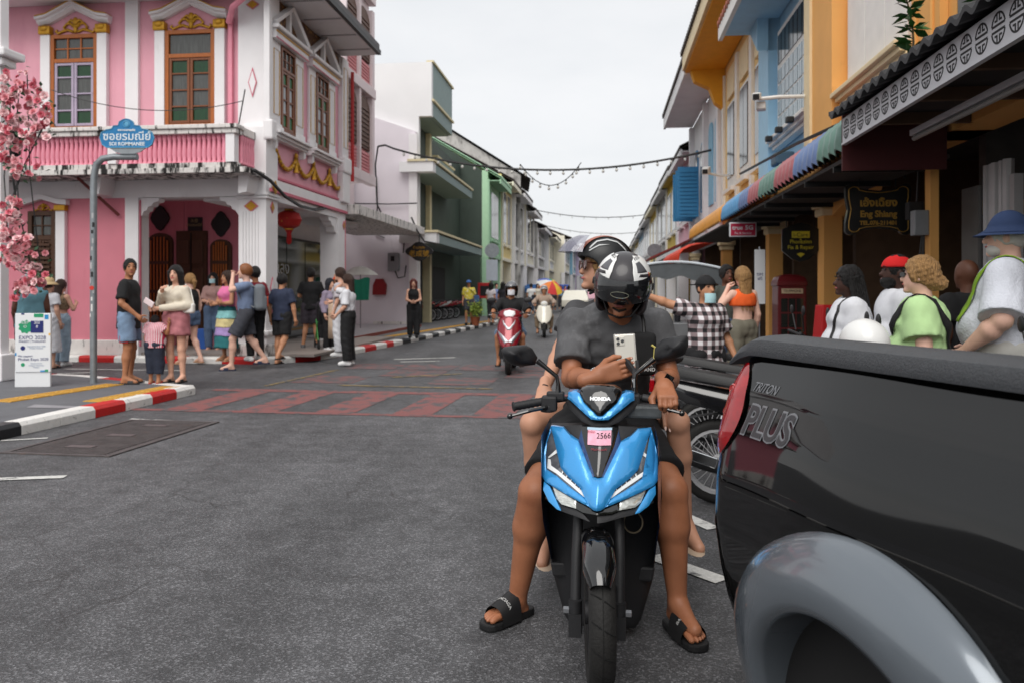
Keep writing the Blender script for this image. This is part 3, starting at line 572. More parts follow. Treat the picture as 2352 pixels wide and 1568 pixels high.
# ---------------------------------------------------------------- pale three-storey house with arched shutters
ar = FB.empty('arched_shophouse', 'pale pink three-storey house with arched brown louvred windows beside the corner house', 'building'); m_pale = M('pale_pink_plaster', (226, 212, 214), .75, var=.06, vs=2, dirt=((186, 170, 168), 2, .62, .25, .4))
m_louv = M('brown_louvre', (96, 66, 52), .6, var=.25, vs=8); m_plouv = M('pink_louvre', (212, 138, 142), .65, var=.1)
bx(ar, 'wall', m_pale, 4.86, 7.42, .12, .4, 4.5, 12); bx(ar, 'wall', m_pale, 7.2, 7.42, .401, 5, 4.5, 12)
for z in (4.4, 6.9, 9.6): bx(ar, 'floor_band', m_pale, 4.85, 7.48, -.08, .119, z, z + .28, bevel=.02)
for z in (4.7, 7.2, 9.9):
 for a, c in ((4.95, 6.0), (6.15, 7.2)):
  MB().prism([(a, z + .68)] + [(c, z + .68)] + archpoly(a, c, z + .68, z + 1.75)[2:], .03, .118).build('arched_shutter', m_louv, ar)
  for i in range(9): bx(ar, 'louvre', m_louv, a + .08, c - .08, .005, .029, z + .75 + i * .125, z + .82 + i * .125)
  p_ = bx(ar, 'louvred_panel', m_plouv, a + .03, c - .03, .04, .118, z + .02, z + .6)
  for i in range(6): bx(p_, 'louvre', m_plouv, a + .05, c - .05, .015, .039, z + .05 + i * .09, z + .1 + i * .09)
 for a, c in ((4.86, 4.95), (6.0, 6.15), (7.2, 7.42)): bx(ar, 'pilaster', m_pale, a, c, -.05, .117, z - .02, z + 2.2 if z < 9 else z + 2)
bx(ar, 'wall', m_pale, 7.31, 13, 3.5, 3.7, .12, 4.39); bx(ar, 'canopy', m_mould, 4.9, 12.6, -.35, 2.2, 3.36, 3.62, bevel=.02); bx(ar, 'wall', m_pale, 7.5, 12.9, 2.3, 2.5, 3.621, 6.0)
bx(ar, 'arcade_floor', M('arcade_tile', (164, 160, 162), .35, var=.1), 5, 12.9, -.1, 3.5, .119, .2); bx(ar, 'step', M('terracotta_edge', (132, 62, 50), .7), 5, 12.9, -.16, -.101, .119, .2)
MB().tube([(4.9, -.2, 4.2), (4.9, -.2, 7.0)], .045, 8).build('downpipe', m_red, ar, True)
# ---------------------------------------------------------------- lilac party wall and green modern house
lw = FA.empty('lilac_house', 'pale lilac blank party wall with meter box and cables beyond the arcade', 'building'); m_lw = M('lilac_plaster', (224, 217, 223), .8, var=.06, vs=1.2, dirt=((150, 140, 142), 1.6, .66, .3, .3))
MB().prism([(-6, .12), (-.07, .12), (-.07, 7.1), (-6, 9.2)], 13, 13.25).build('wall', m_lw, lw); bx(lw, 'pier', m_white, -.3, .0, 12.9, 12.999, .12, 7.0)
bx(lw, 'skirting', m_mould, -1.62, .05, 12.94, 12.99, .12, .3)
mt = bx(lw, 'meter_box', M('grey_metal', (138, 140, 142), .5, .2, var=.12), -1.05, -.65, 12.8, 12.998, 2.1, 2.75, bevel=.02); bx(mt, 'meter_glass', m_dark, -.93, -.8, 12.785, 12.799, 2.45, 2.63)
MB().prism([(-1.62, 1.25), (-1.15, 1.25), (-1.12, 1.6), (-1.25, 1.82), (-1.5, 1.82), (-1.6, 1.6)], 12.85, 12.998).build('shrine_box', M('shrine_red', (140, 26, 30), .5, var=.2), lw)
for q in ([(-1.5, 12.95, 5.5), (-1.45, 12.9, 4.5), (-1.5, 12.95, 3.4), (-1.2, 12.95, 3.3)], [(-.5, 12.9, 2.75), (-.45, 12.9, 3.3), (-.3, 12.85, 3.5)], [(-.8, 12.9, 2.1), (-.7, 12.9, 1.85), (-.45, 12.9, 1.9), (-.4, 12.9, 2.3)], [(-3, 12.9, 4.55), (-1, 12.9, 4.5), (0, 12.9, 4.52)]): MB().tube(q, .022, 5).build('cable', m_black, lw, True)
gr = FB.empty('green_modern_house', 'dark green modern house with cream edged slab canopies', 'building'); m_grn = M('dark_green_plaster', (60, 72, 64), .7, var=.15, vs=1.5, dirt=((40, 56, 46), 1.5, .6, .3, .3)); m_teal = M('teal_grey_plaster', (134, 152, 150), .7, var=.08); m_cream = M('cream_plaster', (218, 206, 168), .7, var=.08)
m_wh2 = M('white_wall_paint', (232, 232, 232), .75, var=.04, vs=1)
bx(gr, 'wall', m_wh2, 13.26, 13.5, -.45, 6, 7.7, 9.65); bx(gr, 'wall', m_wh2, 13.26, 13.5, .02, 6, .12, 7.699)
bx(gr, 'balcony_box', m_teal, 13.501, 17.2, -.45, -.3, 7.75, 9.65); bx(gr, 'balcony_box', m_teal, 13.501, 17.2, -.299, 2, 7.72, 7.9); bx(gr, 'coping', m_cream, 13.3, 17.25, -.52, -.25, 9.651, 9.72); bx(gr, 'coping', m_cream, 13.3, 17.25, -.53, -.455, 8.25, 8.33)
for zb, x1, yo in ((5.62, 21.2, -.62), (3.1, 23.2, -.75)):
 bx(gr, 'canopy', m_wh2, 12.7, 13.2, yo, .6, zb, zb + .36); bx(gr, 'canopy', m_teal, 13.201, x1, yo, .6, zb, zb + .3); bx(gr, 'coping', m_cream, 12.65, x1 + .05, yo - .06, .3, zb + .361, zb + .44)
bx(gr, 'wall', m_grn, 13.5, 24.9, .6, .9, .12, 7.719); bx(gr, 'wall', m_grn, 17.3, 24.9, 1.2, 1.5, 7.72, 8.2)
for xx in (13.6, 16.4): bx(gr, 'pier', m_cream, xx, xx + .35, .3, .599, .12, 7.7)
bx(gr, 'wall', m_grn, 14.0, 16.3, .45, .598, 6.0, 7.7); bx(gr, 'wall', m_grn, 14.0, 16.3, .45, .598, 3.6, 5.6)
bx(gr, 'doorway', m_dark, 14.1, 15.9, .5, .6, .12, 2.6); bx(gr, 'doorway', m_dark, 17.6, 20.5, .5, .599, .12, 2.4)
bx(gr, 'parapet', m_teal, 17.3, 21.0, .2, .35, 5.95, 6.9); bx(gr, 'coping', m_cream, 17.25, 21.05, .15, .4, 6.9, 6.97)
sg = empty('shop_sign', P(963, 578, 27.6), -TH, 'black scalloped shop sign with gold characters on the white pier', 'sign')
MB().prism(blob(0, 0, .44, .3, 24), -.04, .04).build('sign_board', m_black, sg); text('lettering', '老成號', .24, m_gold, sg, (0, -.045, -.09)); text('lettering', 'ร้านทอง', .13, m_gold, sg, (0, -.045, .13))
MB().beam((0, 0, .25), (0, 0, .55), .03, .03).build('hanger', m_black, sg)
def gable(fr, x0, x1, y0, dep, zl, ridge, mats, name, label, windows=2, roof=None, side=None, y2=None, arch=False, mode=0, wm=None):
 """row house seen from its near end: front at y0, gable roof, side wall, openings cut as boxes with panes"""
 wall_m, trim_m = mats; h = fr.empty(name, label, 'building', 'terraced houses along the street')
 bx(h, 'wall', wall_m, x0, x1, y0, y0 + .3, 3.1, zl)
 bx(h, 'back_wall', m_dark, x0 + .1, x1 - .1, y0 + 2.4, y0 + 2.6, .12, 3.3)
 for a in (x0, x1 - .35): bx(h, 'column', trim_m, a, a + .35, y0 - .03, y0 + .4, .12, 3.099)
 far, near = (x0, x1) if fr is FR else (x1, x0)
 e = near - .22 if near == x1 else near
 MB().prism([(y0 + .301, .12), (y0 + dep, .12), (y0 + dep, zl), (y0 + dep / 2, ridge), (y0 + .301, zl)], e, e + .22, Matrix(((0, 1, 0, 0), (1, 0, 0, 0), (0, 0, 1, 0), (0, 0, 0, 1)))).build('side_wall', side or wall_m, h)
 sl = (ridge - zl) / (dep / 2); ov = .7 if fr is FB else .45; rm = roof or m_tile; rb = MB(); nn = max(6, int((x1 - x0) / .22)); rings = []
 for t in (0, 1):
  yy = y0 - ov if t == 0 else y0 + dep / 2; zz = zl + .06 - sl * ov if t == 0 else ridge + .06
  rings.append([(x0 + (x1 - x0) * i / (2 * nn), yy, zz + (.05 if i % 2 else 0)) for i in range(2 * nn + 1)])
 rb.loft(rings, cap=False, closed=False); rings2 = [[(a, b_, c - .1) for a, b_, c in r] for r in rings]; rb.loft(rings2[::-1], cap=False, closed=False); rb.loft([rings2[0], rings[0]], cap=False, closed=False); rb.build('roof', rm, h)
 bx(h, 'fascia', trim_m, x0, x1, y0 - ov + .02, y0 - ov + .1, zl - sl * ov - .28, zl - sl * ov - .05); bx(h, 'soffit', wall_m if mode else trim_m, x0, x1, y0 - ov + .1, y0 - .001, zl - sl * ov - .14, zl - sl * ov - .1)
 n = windows; wd = (x1 - x0 - .5) / n
 for i in range(n):
  a = x0 + .25 + wd * i + wd * .16; c = a + wd * .68; top = zl - .9
  if arch:
   o = MB().prism(archpoly(a, c, 4.2, top - .3), y0 - .02, y0 + .02).build('window', trim_m, h); MB().prism(archpoly(a + .06, c - .06, 4.25, top - .32), y0 - .035, y0 - .021).build('pane', wm or m_glass, o)
  else:
   o = MB().box(a - .07, c + .07, y0 - .04, y0 - .001, 4.1, top).build('window', trim_m, h)
   for j in range(2): bx(o, 'pane', wm or m_glass, a + j * (c - a) / 2 + .015, a + (j + 1) * (c - a) / 2 - .015, y0 - .055, y0 - .041, 4.18, top - .08)
  bx(h, 'sill', trim_m, a - .12, c + .12, y0 - .14, y0 - .002, 3.95, 4.08)
 bx(h, 'cornice', trim_m, x0, x1, y0 - .1, y0 - .001, 3.1, 3.3, bevel=.02)
 for a in (x0, x1 - .28): bx(h, 'pilaster', trim_m, a, a + .28, y0 - .08, y0 - .002, 3.31, zl - .45)
 return h
m_tile = M('grey_clay_tile', (74, 66, 62), .8, var=.25, vs=3, dirt=((44, 42, 40), 3, .55, .2, 1)); FR = Frame((3.3, 0, 0), R(-96.5))
m_mint = M('mint_plaster', (176, 214, 178), .7, var=.06); m_mintd = M('mint_trim', (160, 200, 166), .65, var=.08); m_ylw = M('pale_yellow_plaster', (236, 214, 148), .7, var=.07); m_crm = M('ivory_plaster', (236, 230, 210), .75, var=.05); m_gry = M('stained_concrete', (192, 190, 186), .85, var=.15, vs=1, dirt=((62, 60, 58), 1.6, .48, .2, .5))
m_blu = M('sky_blue_plaster', (140, 190, 216), .7, var=.06); m_lilac = M('lilac_paint_wall', (206, 190, 218), .7, var=.06); m_och = M('ochre_plaster', (220, 188, 84), .7, var=.08); m_rose = M('rose_plaster', (236, 186, 200), .7, var=.06)
gable(FB, 25.0, 29.6, -.8, 6.5, 7.5, 9.4, (m_mint, m_mintd), 'shophouse', 'mint green row house with dark green gable side', 1, m_mintd, m_grn)
gable(FB, 29.7, 34.2, -.9, 8, 8.0, 10.2, (m_ylw, m_crm), 'shophouse', 'pale yellow row house after the mint green one', 2)
gable(FB, 34.3, 40, -1.1, 9, 7.9, 10.4, (m_wh2, m_white), 'shophouse', 'white row house after the pale yellow one on the far pavement', 2)
g = empty('gable_building', (0, 0, 0), 0, 'tall building with black-stained concrete gable rising behind the green house', 'building')
MB().prism([(-9, 0), (-9, 10.6), (-5.2, 12.4), (.55, 8.8), (.55, 0)][::-1], 51, 51.4).build('wall', m_gry, g); MB().add([(-9.2, 50.8, 10.65), (-5.2, 50.8, 12.55), (-5.2, 58, 12.55), (-9.2, 58, 10.65), (1.2, 50.8, 8.55), (1.2, 58, 8.55)], [(0, 1, 2, 3), (1, 4, 5, 2)]).build('roof', m_tile, g)
gable(FB, 40.1, 46, -1.3, 8, 7.4, 9.6, (m_crm, m_white), 'shophouse', 'ivory row house with arched windows beyond the white one', 2, arch=True)
gable(FB, 46.1, 53, -1.6, 9, 6.6, 8.6, (m_gry, m_white), 'shophouse', 'grey stained row house further up the street', 2)
gable(FB, 53.1, 60, -2.0, 8, 6.4, 8.4, (m_wh2, m_crm), 'shophouse', 'white row house further up beyond the grey stained one', 2)
gable(FB, 60.2, 70, -3.0, 10, 6.6, 8.6, (m_crm, m_white), 'shophouse', 'cream row house with broad blank gable far up the street', 3)
gable(FB, 70.1, 77, -3.4, 8, 6.4, 8, (m_blu, m_white), 'shophouse', 'small sky blue row house far up the street', 2, arch=True)
gable(FB, 77.1, 84, -3.9, 8, 6.2, 7.8, (m_lilac, m_white), 'shophouse', 'small lilac row house far up the street', 2)
gable(FB, 84.1, 95, -4.5, 8, 6.2, 7.8, (m_wh2, m_white), 'shophouse', 'last white row house seen at the end of the street', 3)
def cable(name, label, pts, r, cat='cable', parent=None):
 o = MB().tube(pts, r, 5).build(name, m_black, parent, True)
 return tag(o, label, cat) if label else o
def sag(a, b, d, n=16): a, b = Vector(a), Vector(b); return [a + (b - a) * i / n - Vector((0, 0, d * 4 * (i / n) * (1 - i / n))) for i in range(n + 1)]
m_bulb = M('bulb_glass', (206, 206, 200), .2, var=0); bl = MB().ell((0, 0, -.07), (.045, .045, .055), 8, 6).mesh('bulb', True); bl.materials.append(m_bulb); bs_ = MB().lathe([(.022, -.03), (.022, .03)], 6).mesh('socket'); bs_.materials.append(m_black)
def lights(label, pts, r, every, first=0):
 root = empty('string_lights', (0, 0, 0), 0, label, 'string lights'); cable('cable', None, pts, r, parent=root); L = 0; nxt = first
 for a, b_ in zip(pts, pts[1:]):
  l = (b_ - a).length
  while nxt < L + l:
   q = a + (b_ - a) * ((nxt - L) / l); s = link('socket', bs_, None, root); s.location = q - Vector((0, 0, .03)); u = link('bulb', bl, None, root); u.location = q - Vector((0, 0, .04)); nxt += every
  L += l
lights('long string of bulbs sagging right across the street between the houses', [P(868, 337, 27), P(885, 334, 27), P(905, 342, 26.6)] + sag(P(945, 353, 26.4), P(1662, 338, 24), .62, 20), .035, .42, 1.2)
lights('short loop of bulbs hanging below the long string over the street', sag(P(1195, 378, 26), P(1335, 374, 26), .72, 12), .015, .3)
lights('distant string of bulbs far up the street', sag(P(1180, 470, 60), P(1560, 480, 58), .8, 12), .03, .9)
lights('farthest string of bulbs over the end of the street', sag(P(1240, 515, 85), P(1520, 525, 85), .8, 10), .03, 1.1)
cable('cable', 'thick black cable drooping from the balcony corner to the next house', [P(545, 382, 14.9), P(585, 392, 15.0), P(620, 415, 15.4), P(655, 452, 16.0), P(690, 474, 16.8), P(725, 482, 18), P(760, 476, 19.4), P(790, 462, 20.3)], .035)
cable('cable', 'thin wire sagging across the pink wall in front of the upper windows', sag(P(118, 207, 15), P(560, 232, 15), .28, 12), .008)
cable('aerial', 'thin leaning aerial rod on the end of the mouldy balcony', [P(563, 206, 14.9), P(546, 300, 14.9)], .012, 'aerial')
cable('cable', 'bundle of black cables running down the white pier to the sign', [P(868, 337, 27.2), P(862, 380, 27.4), P(866, 470, 27.5), P(880, 500, 27.4)], .03)
cable('cable', 'black cables looping from the white pier to the green canopy', [P(945, 500, 27), P(958, 530, 26.8), P(975, 555, 26.6), P(1000, 560, 27)], .03)
# ================================================================ right side: orange, blue, yellow, white shophouses and awnings
m_org = M('orange_plaster', (236, 174, 98), .7, var=.08, vs=2, dirt=((170, 112, 56), 2, .66, .2, .4)); m_lblu = M('light_blue_plaster', (172, 212, 236), .7, var=.06); m_wsh = M('white_shutter_paint', (238, 234, 228), .6, var=.06)
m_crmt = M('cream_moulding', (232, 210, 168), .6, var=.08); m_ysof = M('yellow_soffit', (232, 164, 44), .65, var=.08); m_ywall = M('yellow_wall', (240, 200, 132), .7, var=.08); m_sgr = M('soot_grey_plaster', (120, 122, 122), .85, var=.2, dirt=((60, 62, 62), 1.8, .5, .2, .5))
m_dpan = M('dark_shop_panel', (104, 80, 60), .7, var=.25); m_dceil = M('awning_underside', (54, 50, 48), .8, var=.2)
def tileroof(parent, x0, x1, ya, za, yb, zb, mat, pitch=.22, amp=.05, name='roof', th=.08):
 n = max(4, int(abs(x1 - x0) / pitch)) * 8; rb = MB(); R1 = [[(x0 + (x1 - x0) * i / n, y, z + amp * math.cos(math.pi * i / 4)) for i in range(n + 1)] for y, z in ((ya, za), (yb, zb))]
 R2 = [[(a, b_, c - th) for a, b_, c in r] for r in R1]; rb.loft(R1, False, False); rb.loft(R2[::-1], False, False); rb.loft([R2[0], R1[0]], False, False); rb.loft([[R1[0][0], R1[1][0]], [R2[0][0], R2[1][0]]], False, False); rb.loft([[R1[0][-1], R1[1][-1]], [R2[0][-1], R2[1][-1]]], False, False)
 return rb.build(name, mat, parent)
def ground_arcade(h, x0, x1, colm, backm=m_dpan, dep=2.6):
 W = .13 if x0 > -9 else .34
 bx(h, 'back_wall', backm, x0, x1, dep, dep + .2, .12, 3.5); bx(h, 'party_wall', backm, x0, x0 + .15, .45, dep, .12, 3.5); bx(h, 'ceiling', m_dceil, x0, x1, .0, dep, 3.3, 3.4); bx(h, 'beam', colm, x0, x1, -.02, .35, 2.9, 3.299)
 for a in (x0, ):
  bx(h, 'column', colm, a, a + W, -.06, .02 if x0 > -9 else .2, .12, 2.9); x0 > -9 or bx(h, 'column_capital', m_crmt, a - .08, a + W + .08, -.14, .28, 2.62, 2.75, bevel=.03); x0 > -9 or bx(h, 'column_capital', m_crmt, a - .04, a + W + .04, -.1, .24, 2.5, 2.62, bevel=.03); bx(h, 'column_base', colm, a - .05, a + W + .05, -.11, .25, .12, .4, bevel=.02)
h0 = FR.empty('sooty_shophouse', 'nearest shophouse with soot-grey upper wall and dark open shop', 'building')
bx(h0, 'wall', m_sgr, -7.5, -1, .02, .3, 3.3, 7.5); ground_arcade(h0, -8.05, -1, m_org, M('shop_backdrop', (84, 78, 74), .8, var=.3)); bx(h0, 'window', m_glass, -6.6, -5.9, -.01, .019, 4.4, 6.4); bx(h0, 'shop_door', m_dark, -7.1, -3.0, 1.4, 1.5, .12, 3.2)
for i, xx in enumerate((-7.75, -7.66, -7.58, -7.46, -7.36)): MB().tube([(xx, .4, .13), (xx, .4, 2.6)], (.045, .035, .05, .04, .05)[i], 8).build('folding_gate_bar', M('white_gate', (186, 184, 184), .5, .2, var=.1), h0, True)
bx(h0, 'folding_gate', M('white_gate', (186, 184, 184)), -7.3, -7.22, .38, .46, .13, 2.45); bx(h0, 'meter_box', M('grey_metal', (138, 140, 142)), -8.06, -7.94, -.2, -.061, 1.95, 2.2, bevel=.01); bx(h0, 'meter_box', m_dark, -8.2, -8.08, -.2, -.061, 2.12, 2.3, bevel=.01)
for q in ([(-8.02, -.1, 1.95), (-8.02, -.12, 1.75), (-7.95, -.12, 1.72), (-7.97, -.1, 1.95)], [(-8.15, -.1, 2.3), (-8.1, -.1, 2.7), (-8.0, -.1, 3.1)]): MB().tube(q, .012, 5).build('cable', m_black, h0, True)
rk = empty('goods_rack', FR.m @ Vector((-7.9, .95, .12)), -TH, 'tall dark display rack of small goods behind the man in the blue hat', 'rack')
MB().box(-.6, .6, .2, .25, 0, 2.3).box(-.62, -.58, -.1, .25, 0, 2.3).box(.58, .62, -.1, .25, 0, 2.3).build('rack_frame', M('rack_metal', (120, 118, 116), .4, .5), rk)
gm = [M('goods_%d' % i, c, .5) for i, c in enumerate(((196, 150, 60), (150, 140, 130), (60, 90, 110), (170, 60, 50), (200, 190, 170), (50, 50, 56)))]
for r_ in range(6):
 bx(rk, 'shelf', m_black, -.57, .57, -.08, .2, .35 + r_ * .33, .365 + r_ * .33); xx = -.55
 while xx < .48:
  wd = random.uniform(.07, .14); bx(rk, 'packet', random.choice(gm), xx, xx + wd, random.uniform(-.06, 0), .1, .366 + r_ * .33, .366 + r_ * .33 + random.uniform(.12, .24)); xx += wd + .015
h1 = FR.empty('orange_shophouse', 'orange shophouse with big white board shutters above the awning', 'building')
bx(h1, 'wall', m_org, -12.08, -7.52, .02, .3, 3.3, 7.6); ground_arcade(h1, -12.08, -7.52, m_org, m_dpan)
bx(h1, 'pier', m_org, -12.07, -10.75, -.22, .019, 3.3, 7.6); bx(h1, 'pier_edge', m_crmt, -12.08, -11.75, -.26, -.221, 3.3, 7.6)
for i in range(3): a = -10.6 + i * .7; bx(h1, 'shutter', m_wsh, a, a + .68, -.06, .019, 4.05, 5.35, bevel=.008); bx(h1, 'shutter_glass', m_pane, a + .02, a + .66, -.04, .018, 5.36, 6.6)
for k, (dz, dy) in enumerate(((3.86, -.12), (3.92, -.18), (3.98, -.24))): bx(h1, 'sill', m_crmt, -10.78, -8.4, dy, -.001, dz, dz + .062, bevel=.012)
bx(h1, 'pilaster', m_org, -8.4, -7.7, -.06, .018, 3.3, 7.6); MB().tube([(-8.25, -.07, 3.9), (-8.25, -.07, 6), (-7.85, -.07, 6), (-7.85, -.07, 3.9)], .02, 5, closed=True).build('panel_moulding', m_org, h1)
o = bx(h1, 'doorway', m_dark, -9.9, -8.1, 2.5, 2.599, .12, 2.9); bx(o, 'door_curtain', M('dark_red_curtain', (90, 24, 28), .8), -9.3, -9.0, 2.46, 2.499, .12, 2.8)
MB().prism([(-11.9, 2.88), (-10.2, 2.88), (-10.4, 2.7), (-11.2, 2.6), (-11.9, 2.45)], .05, .3).build('arch_spandrel', m_org, h1)
h2 = FR.empty('light_blue_shophouse', 'light blue shophouse with white many-paned casement window', 'building')
bx(h2, 'wall', m_lblu, -15.94, -12.1, .02, .3, 3.3, 7.0); ground_arcade(h2, -15.94, -12.1, m_org, m_dpan)
bx(h2, 'pier', m_lblu, -15.93, -15.0, -.2, .019, 3.3, 6.6); MB().prism([(-15.93, 6.6), (-15.0, 6.6), (-15.0, 5.9)], -.4, .018).build('bracket', m_lblu, h2)
w2 = MB().box(-14.75, -12.25, -.08, .018, 4.2, 6.15).build('window', m_wsh, h2)
for i in range(8):
 a = -14.68 + i * .3
 bx(w2, 'transom_pane', m_glass, a + .02, a + .27, -.095, -.081, 5.52, 6.05)
 for r_ in range(4):
  for j in range(2): bx(w2, 'pane', M('pale_blue_glass', (150, 166, 174), .2), a + .03 + j * .125, a + .135 + j * .125, -.095, -.081, 4.3 + r_ * .29, 4.55 + r_ * .29)
for dz, dy in ((4.0, -.14), (4.07, -.2), (4.13, -.26)): bx(h2, 'sill', m_wsh, -14.95, -12.2, dy, -.001, dz, dz + .065, bevel=.01)
for xx in (-14.3, -13.5, -12.7): bx(h2, 'flood_lamp', m_black, xx, xx + .12, -.4, -.28, 4.05, 4.15, bevel=.02)
bx(h2, 'flood_lamp', M('blue_grey_lamp', (60, 90, 110), .5), -13.3, -12.9, -.5, -.2, 3.45, 3.65, bevel=.03)
tileroof(h2, -15.96, -12.0, -1.0, 6.75, 2.5, 8.3, M('terracotta_tile', (150, 84, 62), .75, var=.3)); bx(h2, 'fascia', m_wsh, -15.96, -12.0, -.98, -.9, 6.4, 6.7); bx(h2, 'soffit', m_lblu, -15.96, -12, -.9, .0, 6.5, 6.54)
h3 = FR.empty('yellow_shophouse', 'yellow shophouse with deep orange soffit and three tall dark windows', 'building')
bx(h3, 'wall', m_ywall, -22.0, -15.96, .02, .3, 3.3, 7.5); ground_arcade(h3, -22, -15.96, m_org, m_dpan)
for a in (-21.0, -19.1, -17.2):
 o = bx(h3, 'window', m_wsh, a, a + 1.1, -.03, .019, 4.0, 6.2); bx(o, 'pane', m_glass, a + .05, a + .53, -.05, -.031, 4.3, 6.12); bx(o, 'pane', m_glass, a + .57, a + 1.05, -.05, -.031, 4.3, 6.12); bx(h3, 'sill', m_wsh, a - .1, a + 1.2, -.14, -.001, 3.9, 4.0)
 bx(h3, 'panel', m_crmt, a, a + 1.1, -.05, .018, 6.35, 7.1, bevel=.02)
for a in (-21.95, -19.75, -17.85, -16.35): bx(h3, 'pilaster', m_wsh, a, a + .3, -.05, .017, 3.4, 7.2); bx(h3, 'pilaster_edge', m_ysof, a - .06, a - .001, -.04, .016, 3.4, 7.1)
bx(h3, 'cornice', m_crmt, -22, -15.96, -.16, -.001, 3.3, 3.5, bevel=.02); tileroof(h3, -22.05, -15.9, -1.15, 7.95, 2.6, 9.6, m_tile); bx(h3, 'fascia', m_crmt, -22, -15.95, -1.1, -1.02, 7.45, 7.9); bx(h3, 'soffit', m_ysof, -22, -15.95, -1.02, .0, 7.4, 7.46)
MB().prism([(-.9, 7.4), (.01, 7.4), (.01, 6.3), (-.25, 6.5), (-.4, 6.9), (-.8, 7.1)], -22.0, -21.7, Matrix(((0, 1, 0, 0), (1, 0, 0, 0), (0, 0, 1, 0), (0, 0, 0, 1)))).build('bracket', m_ysof, h3)
h4 = FR.empty('white_shophouse', 'white shophouse with open bright blue louvred shutters', 'building')
bx(h4, 'wall', m_white, -29.5, -22.02, .02, .3, 3.3, 7.4); ground_arcade(h4, -29.5, -22.02, m_white, m_dpan); tileroof(h4, -29.5, -22.0, -1.1, 7.85, 2.6, 9.4, m_tile); bx(h4, 'fascia', m_white, -29.5, -22, -1.05, -.97, 7.35, 7.8); bx(h4, 'soffit', m_white, -29.5, -22, -.97, 0, 7.4, 7.45)
m_bsh = M('bright_blue_shutter', (52, 130, 178), .55, var=.1)
for a in (-28.6, -26.9):
 o = MB().prism(archpoly(a, a + .9, 4.0, 6.0), -.02, .019).build('window', m_bsh, h4); MB().prism(archpoly(a + .08, a + .82, 4.1, 5.95), -.03, -.021).build('pane', m_glass, o)
MB().prism(archpoly(-24.9, -24.0, 4.0, 6.2), -.02, .019).build('window', m_blu, h4); MB().prism(archpoly(-23.5, -22.8, 4.0, 6.2), -.02, .019).build('window', m_blu, h4)
for a, yo in ((-29.0, 0), (-28.0, 0), (-27.2, 0)):
 o = MB().box(a, a + .06, -.75, -.05, 3.9, 5.6).build('shutter', m_bsh, h4)
 for i in range(12): bx(o, 'louvre', m_bsh, a + .061, a + .085, -.68, -.12, 4.0 + i * .128, 4.08 + i * .128)
for xx in (-29.4, -25.5, -22.4): bx(h4, 'pilaster', m_white, xx, xx + .35, -.14, .018, 3.3, 7.3)
def rrow(x0, x1, wm, tm, zl, label, **k): return gable(FR, x0, x1, 0, 8, zl, zl + 2, (wm, tm), 'shophouse', label, **k)
rrow(-35, -29.6, m_rose, m_white, 6.9, 'small pink row house beside the blue shuttered one', windows=2, arch=True); rrow(-41, -35.1, m_och, m_white, 7.0, 'ochre row house with white window trim', windows=2, mode=1)
rrow(-48, -41.1, m_gry, m_white, 6.9, 'grey weathered row house after the ochre one', windows=2, arch=True); rrow(-55, -48.1, m_och, m_crm, 6.8, 'narrow mustard row house further up the street', windows=2); rrow(-63, -55.1, m_wh2, m_white, 6.7, 'white row house further up after the mustard one', windows=3)
rrow(-72, -63.1, m_lblu, m_white, 6.5, 'pale blue row house far along the row', windows=3); rrow(-82, -72.1, m_ylw, m_white, 6.4, 'pale yellow row house far along the row', windows=3); rrow(-95, -82.1, m_wh2, m_crm, 6.3, 'last pale row house at the end of the row', windows=3)
# ---------------------------------------------------------------- awnings (things of their own)
FW = Frame((2.3, 0, 0), R(-96.5))
aw = FW.empty('tiled_awning', 'tiled shop awning with white fretwork fascia of black round emblems', 'awning')
m_fas = M('fretwork_white', (206, 206, 210), .5, var=.06); m_ink = M('fretwork_black', (28, 28, 30), .6)
bx(aw, 'fascia', m_fas, -7.62, -2.4, -.02, .0, 2.8, 3.03); bx(aw, 'fascia_edge', m_fas, -7.62, -2.4, -.03, .01, 2.78, 2.799)
em = MB(); n = 20
def arcpts(a0, a1, r, k=8): return [(r * .9 * math.cos(R(a0 + (a1 - a0) * i / k)), -.026, r * math.sin(R(a0 + (a1 - a0) * i / k))) for i in range(k + 1)]
for a0, a1 in ((14, 166), (194, 346)): em.tube(arcpts(a0, a1, .088, 14), .0085, 4)
em.box(-.076, .076, -.033, -.021, .01, .024).box(-.076, .076, -.033, -.021, -.024, -.01)
for sx in (-1, 1):
 for sz in (-1, 1):
  for (a, c, d, e) in ((.009, .021, .038, .08), (.021, .042, .038, .05)):
   em.box(min(sx * a, sx * c), max(sx * a, sx * c), -.033, -.021, min(sz * d, sz * e), max(sz * d, sz * e))
em.v = [(x, -.0208 + (y + .0208) * .12, z) for x, y, z in em.v]; eme = em.mesh('emblem'); eme.materials.append(m_ink)
for i in range(25): o = link('emblem', eme, None, aw); o.location = (-7.5 + i * .206, 0, 2.915)
tileroof(aw, -7.65, -2.3, -.14, 3.08, 1.1, 3.5, M('black_roof_tile', (46, 46, 48), .6, var=.25), .2, .026, 'tile_roof', .04)
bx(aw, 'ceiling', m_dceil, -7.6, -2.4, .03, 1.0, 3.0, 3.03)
for i in range(6): bx(aw, 'rafter', m_dpan, -7.3 + i * .9, -7.24 + i * .9, .03, 1.0, 2.9, 2.999)
o = MB().tube([(-7.0, .4, 2.72), (-4.6, .4, 2.72)], .022, 8).build('fluorescent_tube', M('tube_off', (150, 150, 148), .3), aw, True); bx(o, 'fitting', m_fas, -7.05, -4.55, .38, .46, 2.75, 2.8)
